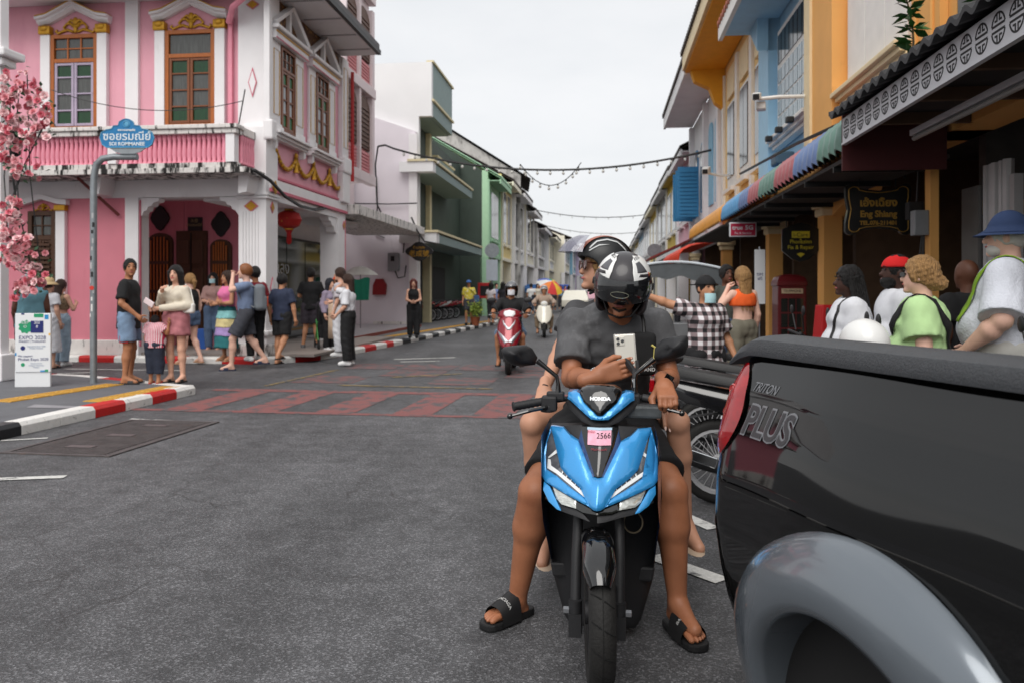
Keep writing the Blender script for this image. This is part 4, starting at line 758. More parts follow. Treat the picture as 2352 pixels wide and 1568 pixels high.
ca = FW.empty('coloured_awning', 'long barrel awning with ribbed green, blue and red scallops', 'awning'); m_aw = {'g': M('awning_green', (98, 132, 120), .45, var=.15, vs=10, coat=.2), 'b': M('awning_blue', (98, 120, 162), .45, var=.15, vs=10, coat=.2), 'r': M('awning_red', (164, 94, 98), .45, var=.15, vs=10, coat=.2), 'l': M('awning_lightblue', (84, 150, 198), .45, var=.15, vs=10, coat=.2), 'y': M('awning_orange', (222, 152, 56), .5, var=.15, coat=.2)}
def rib(parent, x0, wd, mat, drop=.42, out=.0):
 prof = [(.95, 3.25), (.6, 3.22), (.32, 3.16), (.12, 3.06), (.02, 2.94), (out, 2.8), (out, 2.8 - drop * .15)]; rings = []
 for y, z in prof: rings.append([(x0 + wd * t, y - .035 * math.sin(math.pi * t), z + .045 * math.sin(math.pi * t)) for t in (0, .17, .33, .5, .67, .83, 1)])
 back = [[(a, b_ + .012, c - .012) for a, b_, c in r] for r in rings]; mb = MB().loft(rings, False, False); mb.loft(back[::-1], False, False); mb.loft([rings[-1], back[-1]], False, False)
 return mb.build('awning_rib', mat, parent, True)
seq = 'gggg' 'bbbbb' 'rrrrr' 'ggggg' 'rrrr' 'bbbb' 'lllllllll'; xx = -7.72
for c in seq: rib(ca, xx - .215, .215, m_aw[c]); xx -= .215
XE = xx
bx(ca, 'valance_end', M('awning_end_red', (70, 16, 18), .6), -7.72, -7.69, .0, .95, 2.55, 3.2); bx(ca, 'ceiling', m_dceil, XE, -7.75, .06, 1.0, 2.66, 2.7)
for i in range(7): bx(ca, 'bracket', m_black, -8.2 - i * 1.15, -8.16 - i * 1.15, .05, 1.0, 2.6, 2.659)
cb = FW.empty('orange_awning', 'worn orange barrel awning beyond the coloured one', 'awning'); xx = -15.7
while xx > -21: rib(cb, xx - .26, .26, m_aw['y']); xx -= .26
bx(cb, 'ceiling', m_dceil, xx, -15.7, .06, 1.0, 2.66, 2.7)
cc = FW.empty('red_awning', 'bright red orange barrel awning over a far shop', 'awning'); xx = -21.6; m_ra = M('awning_bright_red', (214, 62, 30), .5, var=.15)
while xx > -27: rib(cc, xx - .3, .3, m_ra); xx -= .3
for o in cc.children: o.location = (0, -.25, -.55)
cd_ = FW.empty('red_flat_awning', 'small dark red sloping awning far along the row', 'awning'); MB().add([(-33, -.6, 2.6), (-29, -.6, 2.6), (-29, .9, 3.3), (-33, .9, 3.3), (-33, -.6, 2.52), (-29, -.6, 2.52), (-29, .9, 3.22), (-33, .9, 3.22)], [(0, 1, 2, 3), (7, 6, 5, 4), (0, 4, 5, 1), (1, 5, 6, 2), (3, 2, 6, 7), (0, 3, 7, 4)]).build('canvas', M('dark_red_canvas', (130, 50, 46), .7), cd_)
# ---------------------------------------------------------------- hanging signs and small things on this side
def scal(w_, h_, n=8):
 p = []
 for cx, cz, a0 in ((1, 1, 180), (-1, 1, 270), (-1, -1, 0), (1, -1, 90)):
  for i in range(5): a = R(a0 + (90 * i / 4)); p.append((cx * w_ + .14 * w_ * math.cos(a) * (1), cz * h_ + .22 * h_ * math.sin(a)))
 o = []
 for i, (x, z) in enumerate(p): o.append((x, z))
 return p
m_sblk = M('sign_black', (22, 21, 20), .35, var=.15, coat=.3); m_sgold = M('sign_gold', (190, 146, 62), .45, .2, var=.1)
es = empty('hanging_sign', P(2015, 482, 9.0), R(-4), 'black scalloped hanging sign with gold Thai and English name and telephone', 'sign')
def curvy(w_, h_):
 pts = []
 def arc(cx, cz, rx_, rz_, a0, a1, n=6): return [(cx + rx_ * math.cos(R(a0 + (a1 - a0) * i / n)), cz + rz_ * math.sin(R(a0 + (a1 - a0) * i / n))) for i in range(n + 1)]
 pts += [(-w_ * .62, -h_ * .85)] + [(w_ * t, -h_ * (.85 - .12 * (1 - (t / .62) ** 2))) for t in (-.4, 0, .4)] + [(w_ * .62, -h_ * .85)] + arc(w_ * .8, -h_ * .8, w_ * .18, h_ * .2, 190, 350) + [(w_ * .97, -h_ * .5), (w_ * .9, 0), (w_ * .97, h_ * .5)]
 pts += arc(w_ * .8, h_ * .8, w_ * .18, h_ * .2, 10, 170) + [(w_ * .62, h_ * .85)] + [(w_ * t, h_ * (.85 - .12 * (1 - (t / .62) ** 2))) for t in (.4, 0, -.4)] + [(-w_ * .62, h_ * .85)]
 pts += arc(-w_ * .8, h_ * .8, w_ * .18, h_ * .2, 10, 170) + [(-w_ * .97, h_ * .5), (-w_ * .9, 0), (-w_ * .97, -h_ * .5)] + arc(-w_ * .8, -h_ * .8, w_ * .18, h_ * .2, 190, 350)
 return pts
MB().prism(curvy(.37, .29), -.03, .03).build('sign_board', m_sblk, es, bevel=.006); MB().tube([(x * .9, -.033, z * .88) for x, z in curvy(.37, .29)], .005, 4, closed=True).build('sign_border', m_sgold, es)
text('lettering', 'เอ้งเฉี้ยง', .115, m_sgold, es, (0, -.033, .07), sx=1.05, bold=.004); text('lettering', 'Eng Shiang', .1, m_sgold, es, (0, -.033, -.055), sx=.95, bold=.003); text('lettering', 'TEL.076-211401', .062, m_sgold, es, (0, -.033, -.155), bold=.002)
MB().beam((-.25, 0, .52), (.3, 0, .52), .02, .02).beam((-.2, 0, .26), (-.2, 0, .52), .012, .012).beam((.2, 0, .26), (.2, 0, .52), .012, .012).beam((.3, 0, .52), (.3, 0, .35), .02, .02).build('bracket', m_black, es)
ts = empty('hanging_sign', P(1706, 528, 14.0), R(-6.5), 'small crimson sign with white rim and white lettering below the awning edge', 'sign')
MB().box(-.235, .235, -.02, .02, -.13, .13).build('sign_board', m_fas, ts, bevel=.03); bx(ts, 'sign_face', M('crimson_print', (170, 28, 62), .4), -.21, .21, -.026, -.0205, -.105, .105, bevel=.002)
text('lettering', 'true', .105, m_fas, ts, (-.095, -.028, .03), bold=.002); text('lettering', '5G', .105, m_fas, ts, (.105, -.028, .03), bold=.003, sx=1.1); text('lettering', 'Fix & Service', .055, m_fas, ts, (0, -.028, -.065)); MB().beam((0, 0, .13), (0, 0, .2), .015, .015).build('hanger', m_black, ts)
ps = empty('hanging_sign', P(1838, 558, 12.0), R(-6.5), 'tall black shield sign with yellow phone repair lettering', 'sign'); m_ye = M('sign_yellow', (196, 182, 50), .5)
MB().prism([(-.27, -.12), (-.12, -.25), (0, -.29), (.12, -.25), (.27, -.12), (.27, .2), (.12, .27), (0, .3), (-.12, .27), (-.27, .2)], -.025, .025).build('sign_board', m_sblk, ps); bx(ps, 'sign_panel', m_ye, -.13, .13, -.029, -.0255, .07, .17)
text('lettering', 'Phonezinn\nFix & Repair', .085, m_ye, ps, (0, -.029, -.03), sx=.9); text('lettering', 'i-Care', .085, m_sblk, ps, (0, -.031, .115)); text('lettering', '&', .05, m_ye, ps, (0, -.029, .045)); MB().prism([(-.06, -.17), (0, -.22), (.06, -.17), (0, -.15)], -.03, -.0255).build('emblem', m_ye, ps); MB().beam((-.2, 0, .24), (-.2, 0, .33), .012, .012).beam((.2, 0, .24), (.2, 0, .33), .012, .012).build('hanger', m_black, ps)
def cctv(label, px, py, Y, s=1.0):
 c = empty('security_camera', P(px, py, Y), R(-20), label, 'camera'); wm = M('camera_white', (224, 224, 222), .4)
 MB().obox((0, 0, 0), (.11 * s, .34 * s, .1 * s), Matrix.Rotation(R(14), 3, 'X')).build('housing', wm, c, bevel=.02); MB().obox((0, -.175 * s, -.045 * s), (.085 * s, .01, .075 * s), Matrix.Rotation(R(14), 3, 'X')).build('lens', m_black, c); return c
c1 = cctv('white security camera on a long bent arm below the blue window', 1738, 222, 12.0, 1.1); wm = M('camera_white')
MB().tube([(.02, .1, -.02), (.3, .15, .0), (.7, .25, 0), (.9, .4, -.05), (.98, .8, -.3), (1.0, 1.1, -.45)], .03, 8).build('arm', wm, c1, True); MB().obox((.05, .25, -.1), (.14, .2, .12)).build('second_housing', wm, c1, bevel=.02)
c2 = cctv('white security camera on a short bracket on the yellow house', 1622, 392, 20.0, 1.5); MB().tube([(0, .1, -.05), (.3, .3, -.1), (.9, .6, -.1)], .03, 6).build('arm', wm, c2, True)
tb = empty('telephone_box', P(1812, 740, 12.6) * 1, -TH, 'dark red telephone box with small glass panes between the columns', 'cabinet'); tb.location.z = .12; tb.scale = (.8, .8, .95); m_tb = M('telephone_red', (92, 16, 22), .4, var=.15, coat=.3)
MB().box(-.27, .27, -.27, .27, 0, 1.42).build('body', m_tb, tb, bevel=.015); MB().box(-.29, .29, -.29, .29, 1.421, 1.5).build('cornice', m_tb, tb, bevel=.02); MB().lathe([(.4, 0), (.34, .07), (.2, .11), (0, .12)], 4, (0, 0, 1.5), Matrix.Rotation(R(45), 3, 'Z')).build('roof', m_tb, tb)
bx(tb, 'sign_strip', M('telephone_strip', (190, 170, 140), .5), -.2, .2, -.281, -.271, 1.3, 1.38); text('lettering', 'TELEPHONE', .062, m_black, tb, (0, -.283, 1.34))
for r_ in range(4):
 for c_ in range(3): bx(tb, 'pane', m_shop, -.21 + c_ * .145, -.21 + c_ * .145 + .125, -.279, -.2705, .25 + r_ * .25, .25 + r_ * .25 + .22)
def leafplant(label, base, h, n, sz=.05, seed=1, lean=(0, 0)):
 rs = random.Random(seed); r = empty('plant', base, 0, label, 'plant'); m_st = M('green_stem', (84, 70, 50), .7); m_lf = M('leaf_green', (58, 104, 48), .5, var=.3, vs=8); lf = MB().add([(0, 0, 0), (.5, -.32, .06), (1, 0, .0), (.5, .32, .06), (.5, 0, -.04)], [(0, 1, 4), (1, 2, 4), (2, 3, 4), (3, 0, 4)]).mesh('leaf', 'all'); lf.materials.append(m_lf)
 pts = [(lean[0] * t * t + .03 * math.sin(5 * t), lean[1] * t * t, h * t) for t in [i / 8 for i in range(9)]]; MB().tube(pts, [.012 - .001 * i for i in range(9)], 5).build('stem', m_st, r, True)
 for i in range(n):
  t = rs.uniform(.1, 1); k = min(int(t * 8), 7); q = Vector(pts[k]).lerp(Vector(pts[k + 1]), t * 8 - k); o = link('leaf', lf, None, r); o.location = q; s = sz * rs.uniform(.7, 1.4); o.scale = (s * 1.5, s, s); o.rotation_euler = (rs.uniform(-.6, .6), rs.uniform(-.7, .5), rs.uniform(0, 6.3))
 return r
leafplant('leafy seedling growing out of the gutter beside the white shutters', P(2092, 160, 7.2), 1.0, 80, .1, 1, (-.1, 0)); leafplant('leafy shoot growing on the soot grey wall', P(2250, 95, 6.2), .9, 60, .1, 2, (-.2, 0))
cable('cable', 'black cable bundle running along the edge of the awnings', [P(1700, 400, 14.5), P(1830, 330, 10), P(1930, 285, 8.2), P(2010, 225, 7.4), P(2075, 165, 7.0), P(2150, 155, 6.6)], .022)
# ================================================================ people: one continuous body each, clothes and hair as parts
SK = {'tan': (170, 116, 84), 'light': (214, 166, 142), 'pale': (222, 178, 158), 'brown': (98, 62, 46), 'dark': (64, 40, 32), 'mid': (186, 134, 102)}
def mskin(k): return M('skin_' + k, SK[k], .5, var=.1, vs=18, bump=.05, bs=220, spec=.4)
def mcloth(name, col, **k): return M('cloth_' + name, col, k.pop('rough', .85), var=k.pop('var', .16), vs=k.pop('vs', 7), bump=k.pop('bump', .25), bs=k.pop('bs', 260), **k)
def V3(*a): return np.array(a, float)
BASE = dict(pelvis=(0, 0, .93), waist=(0, -.005, 1.07), chest=(0, 0, 1.26), neck=(0, .012, 1.415), head=(0, -.018, 1.575), LS=(.168, .0, 1.362), RS=(-.168, .0, 1.362), LE=(.215, .03, 1.10), RE=(-.215, .03, 1.10),
   LW=(.225, -.05, .865), RW=(-.225, -.05, .865), LH=(.092, 0, .90), RH=(-.092, 0, .90), LK=(.098, -.015, .49), RK=(-.098, -.015, .49), LA=(.1, .02, .085), RA=(-.1, .02, .085))
def skel(H, over, fem=False):
 s = H / 1.70; J = {k: np.array(v, float) for k, v in BASE.items()}
 if fem:
  for k in ('LS', 'RS'): J[k][0] *= .88
  for k in ('LE', 'RE', 'LW', 'RW'): J[k][0] *= .93
 for k, v in (over or {}).items():
  if k in J: J[k] = np.array(v, float)
 return {k: v * s for k, v in J.items()}, s
def bbox(J, m=.3):
 a = np.array([J[k] for k in J if k not in ('LF', 'RF', 'LD', 'RD')]); return a.min(0) - m, a.max(0) + m
def fingers(mb, w, d, side, nrm, s, curl=.35, spread=0):
 """four fingers and a thumb rooted inside the palm; w wrist, d hand direction, nrm palm side"""
 w = Vector(w); d = Vector(d).normalized(); nrm = Vector(nrm); nrm = (nrm - d * nrm.dot(d)).normalized(); x = d.cross(nrm) * side
 for i, (o, L) in enumerate(((-.030, .072), (-.010, .080), (.010, .075), (.029, .058))):
  p = w + (d * .075 + x * o) * s; q = [p]; dd = d.copy()
  for k in range(3):
   dd = (dd + nrm * curl * (1.0 + .35 * k)).normalized(); q.append(q[-1] + dd * L * s * (.42, .33, .25)[k])
  mb.tube(q, [.0095 * s, .009 * s, .0082 * s, .0055 * s], 7)
 p = w + (d * .03 - x * .03) * s; t1 = p + (d * .6 - x * .75 + nrm * .25).normalized() * .042 * s; t2 = t1 + (d * .9 - x * .25 + nrm * .35).normalized() * .034 * s
 mb.tube([p, t1, t2], [.0125 * s, .011 * s, .0065 * s], 7)
def body(J, s, fat=1.0, fem=False, h=.014, hands=True, curl=.35, feet=True, face=True, hdir=None, palm=None, lf=1.0):
 lo, hi = bbox(J); g = SDF(lo, hi, h); f = fat; HD = hdir if hdir is not None else np.eye(3)
 w1 = .15 if fem else .16
 g.ell(J['pelvis'], (.155 * f * s, .11 * f * s, .12 * s), .05); g.ell(J['waist'], ((.125 if fem else .14) * f * s, .10 * f * s, .13 * s), .06); g.ell(J['chest'], (w1 * s * (.5 + .5 * f), .112 * s * (.5 + .5 * f), .16 * s), .06)
 if f > 1.15: g.ell(J['waist'] + V3(0, -.06 * s * f, -.03), (.13 * s * f, .1 * s * f, .13 * s), .05)
 if fem:
  for x in (-.065, .065): g.ell(J['chest'] + V3(x, -.085, -.0) * s, (.055 * s * f, .05 * s * f, .055 * s), .03)
 g.cone(J['neck'] - V3(0, -.005, .07) * s, J['head'] + HD @ V3(0, .02, -.05) * s, .058 * s, .05 * s, .03)
 for a in 'LR':
  g.cone(J['chest'] * .35 + J['neck'] * .65 - V3(0, 0, .045) * s, J[a + 'S'], .047 * s, .05 * s * f, .04)
  g.cone(J[a + 'S'], J[a + 'E'], .05 * s * f, .04 * s * f, .02); m = J[a + 'E'] * .72 + J[a + 'W'] * .28; g.cone(J[a + 'E'], m, .04 * s, .041 * s * f, .015); g.cone(m, J[a + 'W'], .04 * s * f, .026 * s, .015)
  f = fat * lf; g.cone(J[a + 'H'], J[a + 'K'], .083 * s * f, .055 * s * f, .04); m = J[a + 'K'] * .68 + J[a + 'A'] * .32; b = (J['pelvis'] - J[a + 'K']); g.cone(J[a + 'K'], m, .054 * s * f, .056 * s * f, .02); g.cone(m, J[a + 'A'], .05 * s * f, .034 * s * lf ** .5, .02); g.ell(m + V3(0, .02, .0) * s, (.046 * s * f, .044 * s * f, .1 * s), .025); g.ell(J[a + 'K'] + V3(0, -.034, .0) * s, (.034 * s * f, .026 * s * f, .042 * s), .02); f = fat
  if hands:
   d = J[a + 'W'] - J[a + 'E']; d /= np.linalg.norm(d); g.cone(J[a + 'W'], J[a + 'W'] + d * .03 * s, .027 * s, .03 * s, .012); g.ell(J[a + 'W'] + d * .05 * s, (.034 * s,) * 3 if False else (.03 * s, .03 * s, .042 * s), .015)
  if feet:
   fd = J.get(a + 'F', V3(0.05 if a == 'L' else -.05, -1, 0)); fd = np.array(fd, float); fd /= np.linalg.norm(fd); an = J[a + 'A']; z = V3(0, 0, -.05) * s if (a + 'Z') not in J else J[a + 'Z']
   g.cone(an, an + z - fd * .025 * s, .036 * s, .032 * s, .02); g.cone(an + z * .3 + fd * .03 * s, an + z * 1.05 + fd * .135 * s, .04 * s, .026 * s, .025); g.cone(an + z * 1.05 - fd * .02, an + z * 1.1 + fd * .15 * s, .03 * s, .024 * s, .02)
 c = J['head']; T = lambda *v: c + HD @ V3(*v) * s
 g.ell(T(0, .012, .022), (.077 * s, .098 * s, .102 * s), .02, rot=HD); g.ell(T(0, -.024, -.045), (.058 * s, .064 * s, .066 * s), .035, rot=HD)
 if face:
  g.cone(T(0, -.088, .012), T(0, -.108, -.02), .009 * s, .015 * s, .014); g.ell(T(0, -.079, -.092), (.026 * s, .022 * s, .02 * s), .02)
  for x in (-1, 1): g.ell(T(x * .078, .012, -.005), (.01 * s, .022 * s, .032 * s), .006, rot=HD); g.ell(T(x * .034, -.1, .022), (.02 * s, .016 * s, .013 * s), .014, op='s')
  g.cone(T(-.018, -.088, -.053), T(.018, -.088, -.053), .009 * s, .009 * s, .012)
 me = g.net('body')
 if hands:
  mb = MB()
  for a in 'LR':
   d = J[a + 'W'] - J[a + 'E']; nn = (palm or {}).get(a, V3(-1 if a == 'L' else 1, -.25, 0)); fingers(mb, J[a + 'W'] + d / np.linalg.norm(d) * .01, J.get(a + 'D', d), 1 if a == 'L' else -1, nn, s, (curl[a] if isinstance(curl, dict) else curl))
  join_mb(me, mb)
 return me
def top(J, s, kind='tee', fat=1.0, fem=False, h=.014, hem=None, sl=.62, ease=.02, seed=1, neck=.075, vneck=0, baggy=1.0):
 lo, hi = bbox(J); g = SDF(lo, hi, h); f = fat; e = ease
 cw = (.142 if fem else .152) * s * (.5 + .5 * f) + e; hw = (.15 if fem else .148) * s * f * baggy + e; dn = J['pelvis'] - J['waist']; dn = dn / np.linalg.norm(dn)
 g.ell(J['chest'], (cw, .116 * s * (.5 + .5 * f) + e, .15 * s + e), .04); g.cone(J['chest'], J['waist'], cw, (cw + hw) / 2 * (.93 if fem else .97), .03, sq=(1, .74, 1)); g.cone(J['waist'], J['pelvis'] + dn * .16 * s, (cw + hw) / 2 * (.93 if fem else .97), hw, .03, sq=(1, .76, 1))
 if f > 1.15: g.ell(J['waist'] + V3(0, -.06 * s * f, -.03), (.13 * s * f + e, .1 * s * f + e, .14 * s + e), .05)
 if fem:
  for x in (-.065, .065): g.ell(J['chest'] + V3(x, -.088, 0) * s, (.06 * s * f + e * .5, .05 * s * f + e * .6, .06 * s), .04)
 if kind != 'strap':
  for a in 'LR': g.cone(J['chest'] * .35 + J['neck'] * .65 - V3(0, 0, .045) * s, J[a + 'S'] - V3(0, 0, .012) * s, .052 * s + e * .4, .046 * s * f + e * .6, .04)
 if kind in ('tee', 'long', 'half'):
  for a in 'LR':
   if kind == 'long':
    g.cone(J[a + 'S'] - V3(0, 0, .01) * s, J[a + 'E'], .046 * s * f + e, .046 * s * f + e, .03); g.cone(J[a + 'E'], J[a + 'W'] * .97 + J[a + 'E'] * .03, .05 * s * f + e, .036 * s + e, .025, cut=True)
   else: t = sl; g.cone(J[a + 'S'] - V3(0, 0, .01) * s, J[a + 'S'] * (1 - t) + J[a + 'E'] * t, .046 * s * f + e, .054 * s * f + e * 1.25, .03, cut=True)
 if kind == 'strap':
  for x in (-.085, .085): g.cone(J['chest'] + V3(x, -.09, .08) * s, J['neck'] + V3(x, 0, -.02) * s, .012 * s, .01 * s, .02); g.cone(J['neck'] + V3(x, .0, -.02) * s, J['chest'] + V3(x, .1, .06) * s, .01 * s, .012 * s, .02)
 n = J['neck']; g.ell(n + V3(0, -.02, .05) * s, (neck * s, (neck + .012) * s, .075 * s), .01, op='s')
 if vneck: g.cone(n + V3(0, -.1, .02) * s, n + V3(0, -.14, -vneck) * s, .05 * s, .01 * s, .01, op='s')
 g.wrinkle(.0048, 80, seed)
 if hem is not None: g.plane((0, 0, hem), (0, 0, -1))
 if kind == 'strap': g.plane((0, 0, J['chest'][2] + .09 * s), (0, 0, 1)) if False else None
 return g.net('top')
def bottom(J, s, kind='shorts', t=.75, fat=1.0, h=.014, ease=.022, seed=3, rise=.13, flare=1.0, len_=.45):
 lo, hi = bbox(J); g = SDF(lo, hi, h); f = fat; e = ease
 g.ell(J['pelvis'] + V3(0, 0, .01), (.158 * f * s + e * .7, .114 * f * s + e * .7, .14 * s), .04)
 if kind == 'skirt':
  m = (J['LK'] + J['RK']) / 2; p = J['pelvis']; b = p * (1 - len_) + m * len_; g.cone(p, b, .165 * f * s + e, (.165 * flare) * f * s + e, .04, cut=True, sq=(1, .78, 1))
 else:
  for a in 'LR':
   if kind == 'shorts': q = J[a + 'H'] * (1 - t) + J[a + 'K'] * t; g.cone(J[a + 'H'], q, .088 * s * f + e, (.07 * s * f + e * 1.3) * flare, .03, cut=True)
   else:
    q = J[a + 'K'] * (1 - t) + J[a + 'A'] * t; g.cone(J[a + 'H'], J[a + 'K'], .086 * s * f + e, (.058 * s * f + e) * (flare * .5 + .5), .03); g.cone(J[a + 'K'], q, (.058 * s * f + e) * (flare * .5 + .5), (.042 * s + e) * flare, .02, cut=True)
 g.wrinkle(.007, 65, seed); g.plane((0, 0, J['pelvis'][2] + rise * s), (0, 0, 1)) if abs(J['chest'][1] - J['pelvis'][1]) < .25 * s else None
 return g.net('trousers')
def hair(J, s, kind='short', h=.01, HD=None, seed=5, fringe=False):
 HD = HD if HD is not None else np.eye(3); c = J['head']; T = lambda *v: c + HD @ V3(*v) * s; g = SDF(c - .5 * s - (V3(0, 0, .25) if kind in ('long', 'braids') else 0), c + .24 * s, h)
 th = {'buzz': .006, 'short': .014, 'bob': .016}.get(kind, .014)
 g.ell(T(0, .016, .028), ((.078 + th) * s, (.097 + th) * s, (.102 + th) * s), .01, rot=HD)
 g.ell(T(0, -.125, -.03), (.078 * s, .1 * s, (.112 if kind not in ('short', 'buzz') else .128) * s), .012, op='s', rot=HD); g.ell(T(0, -.01, -.125), (.12 * s, .1 * s, .09 * s), .02, op='s', rot=HD)
 if kind in ('short', 'buzz'):
  for x in (-1, 1): g.ell(T(x * .11, -.045, -.035), (.04 * s, .05 * s, .075 * s), .01, op='s', rot=HD)
 if kind == 'long':
  for x, y, l in ((-.06, .03, .34), (.06, .03, .34), (0, .06, .38), (-.075, -.01, .27), (.075, -.01, .27), (-.03, .065, .4), (.035, .06, .36)): g.cone(T(x, y, .03), T(x * 1.15, y + .03, -l), .04 * s, .018 * s, .02)
 if kind == 'longback':
  for x, l in ((-.04, .34), (.0, .38), (.045, .35)): g.cone(T(x, .07, .02), T(x * 1.2, .1, -l), .045 * s, .02 * s, .02)
 if kind == 'bun': g.ell(T(0, .13, -.05), (.04 * s, .04 * s, .04 * s), .015); g.ell(T(0, .085, -.03), (.06 * s, .05 * s, .06 * s), .03)
 if kind == 'pony': g.cone(T(0, .1, .03), T(0, .14, -.02), .03 * s, .034 * s, .02); g.cone(T(0, .14, -.02), T(0, .13, -.16), .034 * s, .012 * s, .02)
 if kind == 'braids': pass
 g.wrinkle(.004, 200, seed); me = g.net('hair')
 if kind in ('long', 'longback'):
  mb = MB(); rs = random.Random(seed)
  for i in range(26):
   a = rs.uniform(-1.5, 1.5) if kind == 'long' else rs.uniform(-.8, .8); x, y = .085 * math.sin(a), .02 + .085 * math.cos(a); l = rs.uniform(.3, .44)
   mb.tube([T(x, y, .0), T(x * 1.1, y + .02, -.15), T(x * 1.2 + rs.uniform(-.02, .02), y + .035, -l)], [.013 * s, .012 * s, .004 * s], 5)
  join_mb(me, mb)
 if kind == 'braids':
  mb = MB(); rs = random.Random(seed)
  for i in range(60):
   a = rs.uniform(-1.9, 1.9); x, y, z = .09 * math.sin(a), .016 + .105 * math.cos(a), rs.uniform(-.02, .06); l = rs.uniform(.3, .62)
   mb.tube([T(x * .8, y * .8, z + .04), T(x, y + .01, z - .06), T(x * 1.15, y + .045, -.2), T(x * 1.3 + rs.uniform(-.03, .03), y + .06, -l)], [.012 * s, .012 * s, .011 * s, .006 * s], 5)
  join_mb(me, mb)
 return me
m_eye = M('eye_dark', (26, 20, 18), .2, var=0); m_brow = M('brow_hair', (34, 26, 22), .8, var=0); m_eyew = M('eye_white', (210, 205, 200), .3, var=0)
def facebits(p, J, s, HD=None, lips=(156, 84, 78), brow=None, eyes=True):
 HD = HD if HD is not None else np.eye(3); c = J['head']; T = lambda *v: Vector(c + HD @ V3(*v) * s); rot = Matrix(HD.tolist())
 if eyes:
  for x in (-1, 1):
   MB().ell(T(x * .033, -.083, .02), (.0145 * s, .007 * s, .006 * s), 10, 6, rot).build('eye', m_eye, p, True)
   MB().tube([T(x * .014, -.094, .041), T(x * .034, -.093, .047), T(x * .056, -.082, .041)], [.004 * s, .005 * s, .0025 * s], 6).build('eyebrow', brow or m_brow, p, True)
 MB().tube([T(-.024, -.088, -.053), T(-.01, -.098, -.051), T(.01, -.098, -.051), T(.024, -.088, -.053)], [.003 * s, .007 * s, .007 * s, .003 * s], 8).build('mouth', M('lips_%d' % lips[0], lips, .45, var=0), p, True)
def sandals(p, J, s, mat, strap=True):
 for a in 'LR':
  an = J[a + 'A']; fd = np.array(J.get(a + 'F', V3(.05 if a == 'L' else -.05, -1, 0)), float); fd /= np.linalg.norm(fd); z = an[2] - .082 * s; sd = V3(-fd[1], fd[0], 0); r = []
  for t, w_ in ((-.075, .02), (-.06, .034), (0, .036), (.08, .044), (.15, .046), (.18, .036), (.192, .015)): r.append((an + fd * t * s, w_ * s))
  poly = [tuple((q + sd * w_)[:2]) for q, w_ in r] + [tuple((q - sd * w_)[:2]) for q, w_ in r[::-1]]
  sh = MB().flat(poly, z - .004, z + .016 * s).build('sandal', mat, p, bevel=.004)
  if strap:
   st = MB(); pr = []
   for t in (.05, .075, .1, .12): c = an + fd * t * s; pr.append([Vector((c + sd * .046 * s * math.cos(b_))) + Vector((0, 0, z - c[2] + .012 + .062 * s * (1 - (t - .05) * 4) * math.sin(b_))) for b_ in [math.pi * i / 8 for i in range(9)]])
   st.loft(pr, False, False).build('strap', mat, sh, smooth='all')
def shoes(p, J, s, mat, sole=None, h=.012):
 for a in 'LR':
  an = J[a + 'A']; fd = np.array(J.get(a + 'F', V3(.05 if a == 'L' else -.05, -1, 0)), float); fd /= np.linalg.norm(fd); g = SDF(an - .28, an + .28, h); z = V3(0, 0, -.05) * s
  g.cone(an, an + z - fd * .03 * s, .046 * s, .042 * s, .02); g.cone(an + z * .4 + fd * .03 * s, an + z * 1.0 + fd * .145 * s, .048 * s, .036 * s, .025); g.cone(an + z * 1.0 - fd * .02, an + z * 1.0 + fd * .15 * s, .042 * s, .034 * s, .02); g.plane((0, 0, an[2] - .084 * s), (0, 0, -1)); g.plane((0, 0, an[2] + .02 * s), (0, 0, 1)); link('shoe', g.net('shoe'), mat, p)
def person(label, at, face, H=1.7, pose=None, fem=False, fat=1.0, skin='tan', h=.016, T=None, B=None, Hr=None, foot=None, look=0, nod=0, bits=True, curl=.35, group=None, palm=None, lips=(156, 84, 78), name='person'):
 J, s = skel(H, pose, fem)
 for k in ('LF', 'RF', 'LD', 'RD'):
  if pose and k in pose: J[k] = np.array(pose[k], float)
 HDm = Matrix.Rotation(R(look), 3, 'Z') @ Matrix.Rotation(R(nod), 3, 'X'); HD = np.array(HDm)
 FD = {k: J.pop(k) for k in ('LF', 'RF', 'LD', 'RD') if k in J}
 root = empty(name, at, R(face), label, 'person', group)
 JJ = dict(J)
 b = _body(J, FD, s, fat, fem, h, curl, HD, palm); o = link('body', b, mskin(skin), root); J.update(FD)
 if T: k = dict(T); mt = k.pop('mat'); tt = top({q: J[q] for q in JJ}, s, fat=fat, fem=fem, h=h, **k); tt.name = 'top'; link(k.get('kind', 'tee') == 'strap' and 'top' or 'shirt', tt, mt, root)
 if B:
  for bb in (B if isinstance(B, list) else [B]): k = dict(bb); mt = k.pop('mat'); link('skirt' if k.get('kind') == 'skirt' else ('shorts' if k.get('kind', 'shorts') == 'shorts' else 'trousers'), bottom({q: J[q] for q in JJ}, s, fat=fat, h=h, **k), mt, root)
 if Hr: k = dict(Hr); mt = k.pop('mat'); link('hair', hair(J, s, HD=HD, **k), mt, root)
 if bits: facebits(root, J, s, HD, lips)
 if foot:
  if foot[0] == 'sandal': sandals(root, J, s, foot[1])
  else: shoes(root, J, s, foot[1])
 return root, J, s, HD
def _body(J, FD, s, fat, fem, h, curl, HD, palm):
 Q = dict(J); Q.update(FD); return body(Q, s, fat, fem, h, True, curl, True, True, HD, palm)
from mathutils.bvhtree import BVHTree
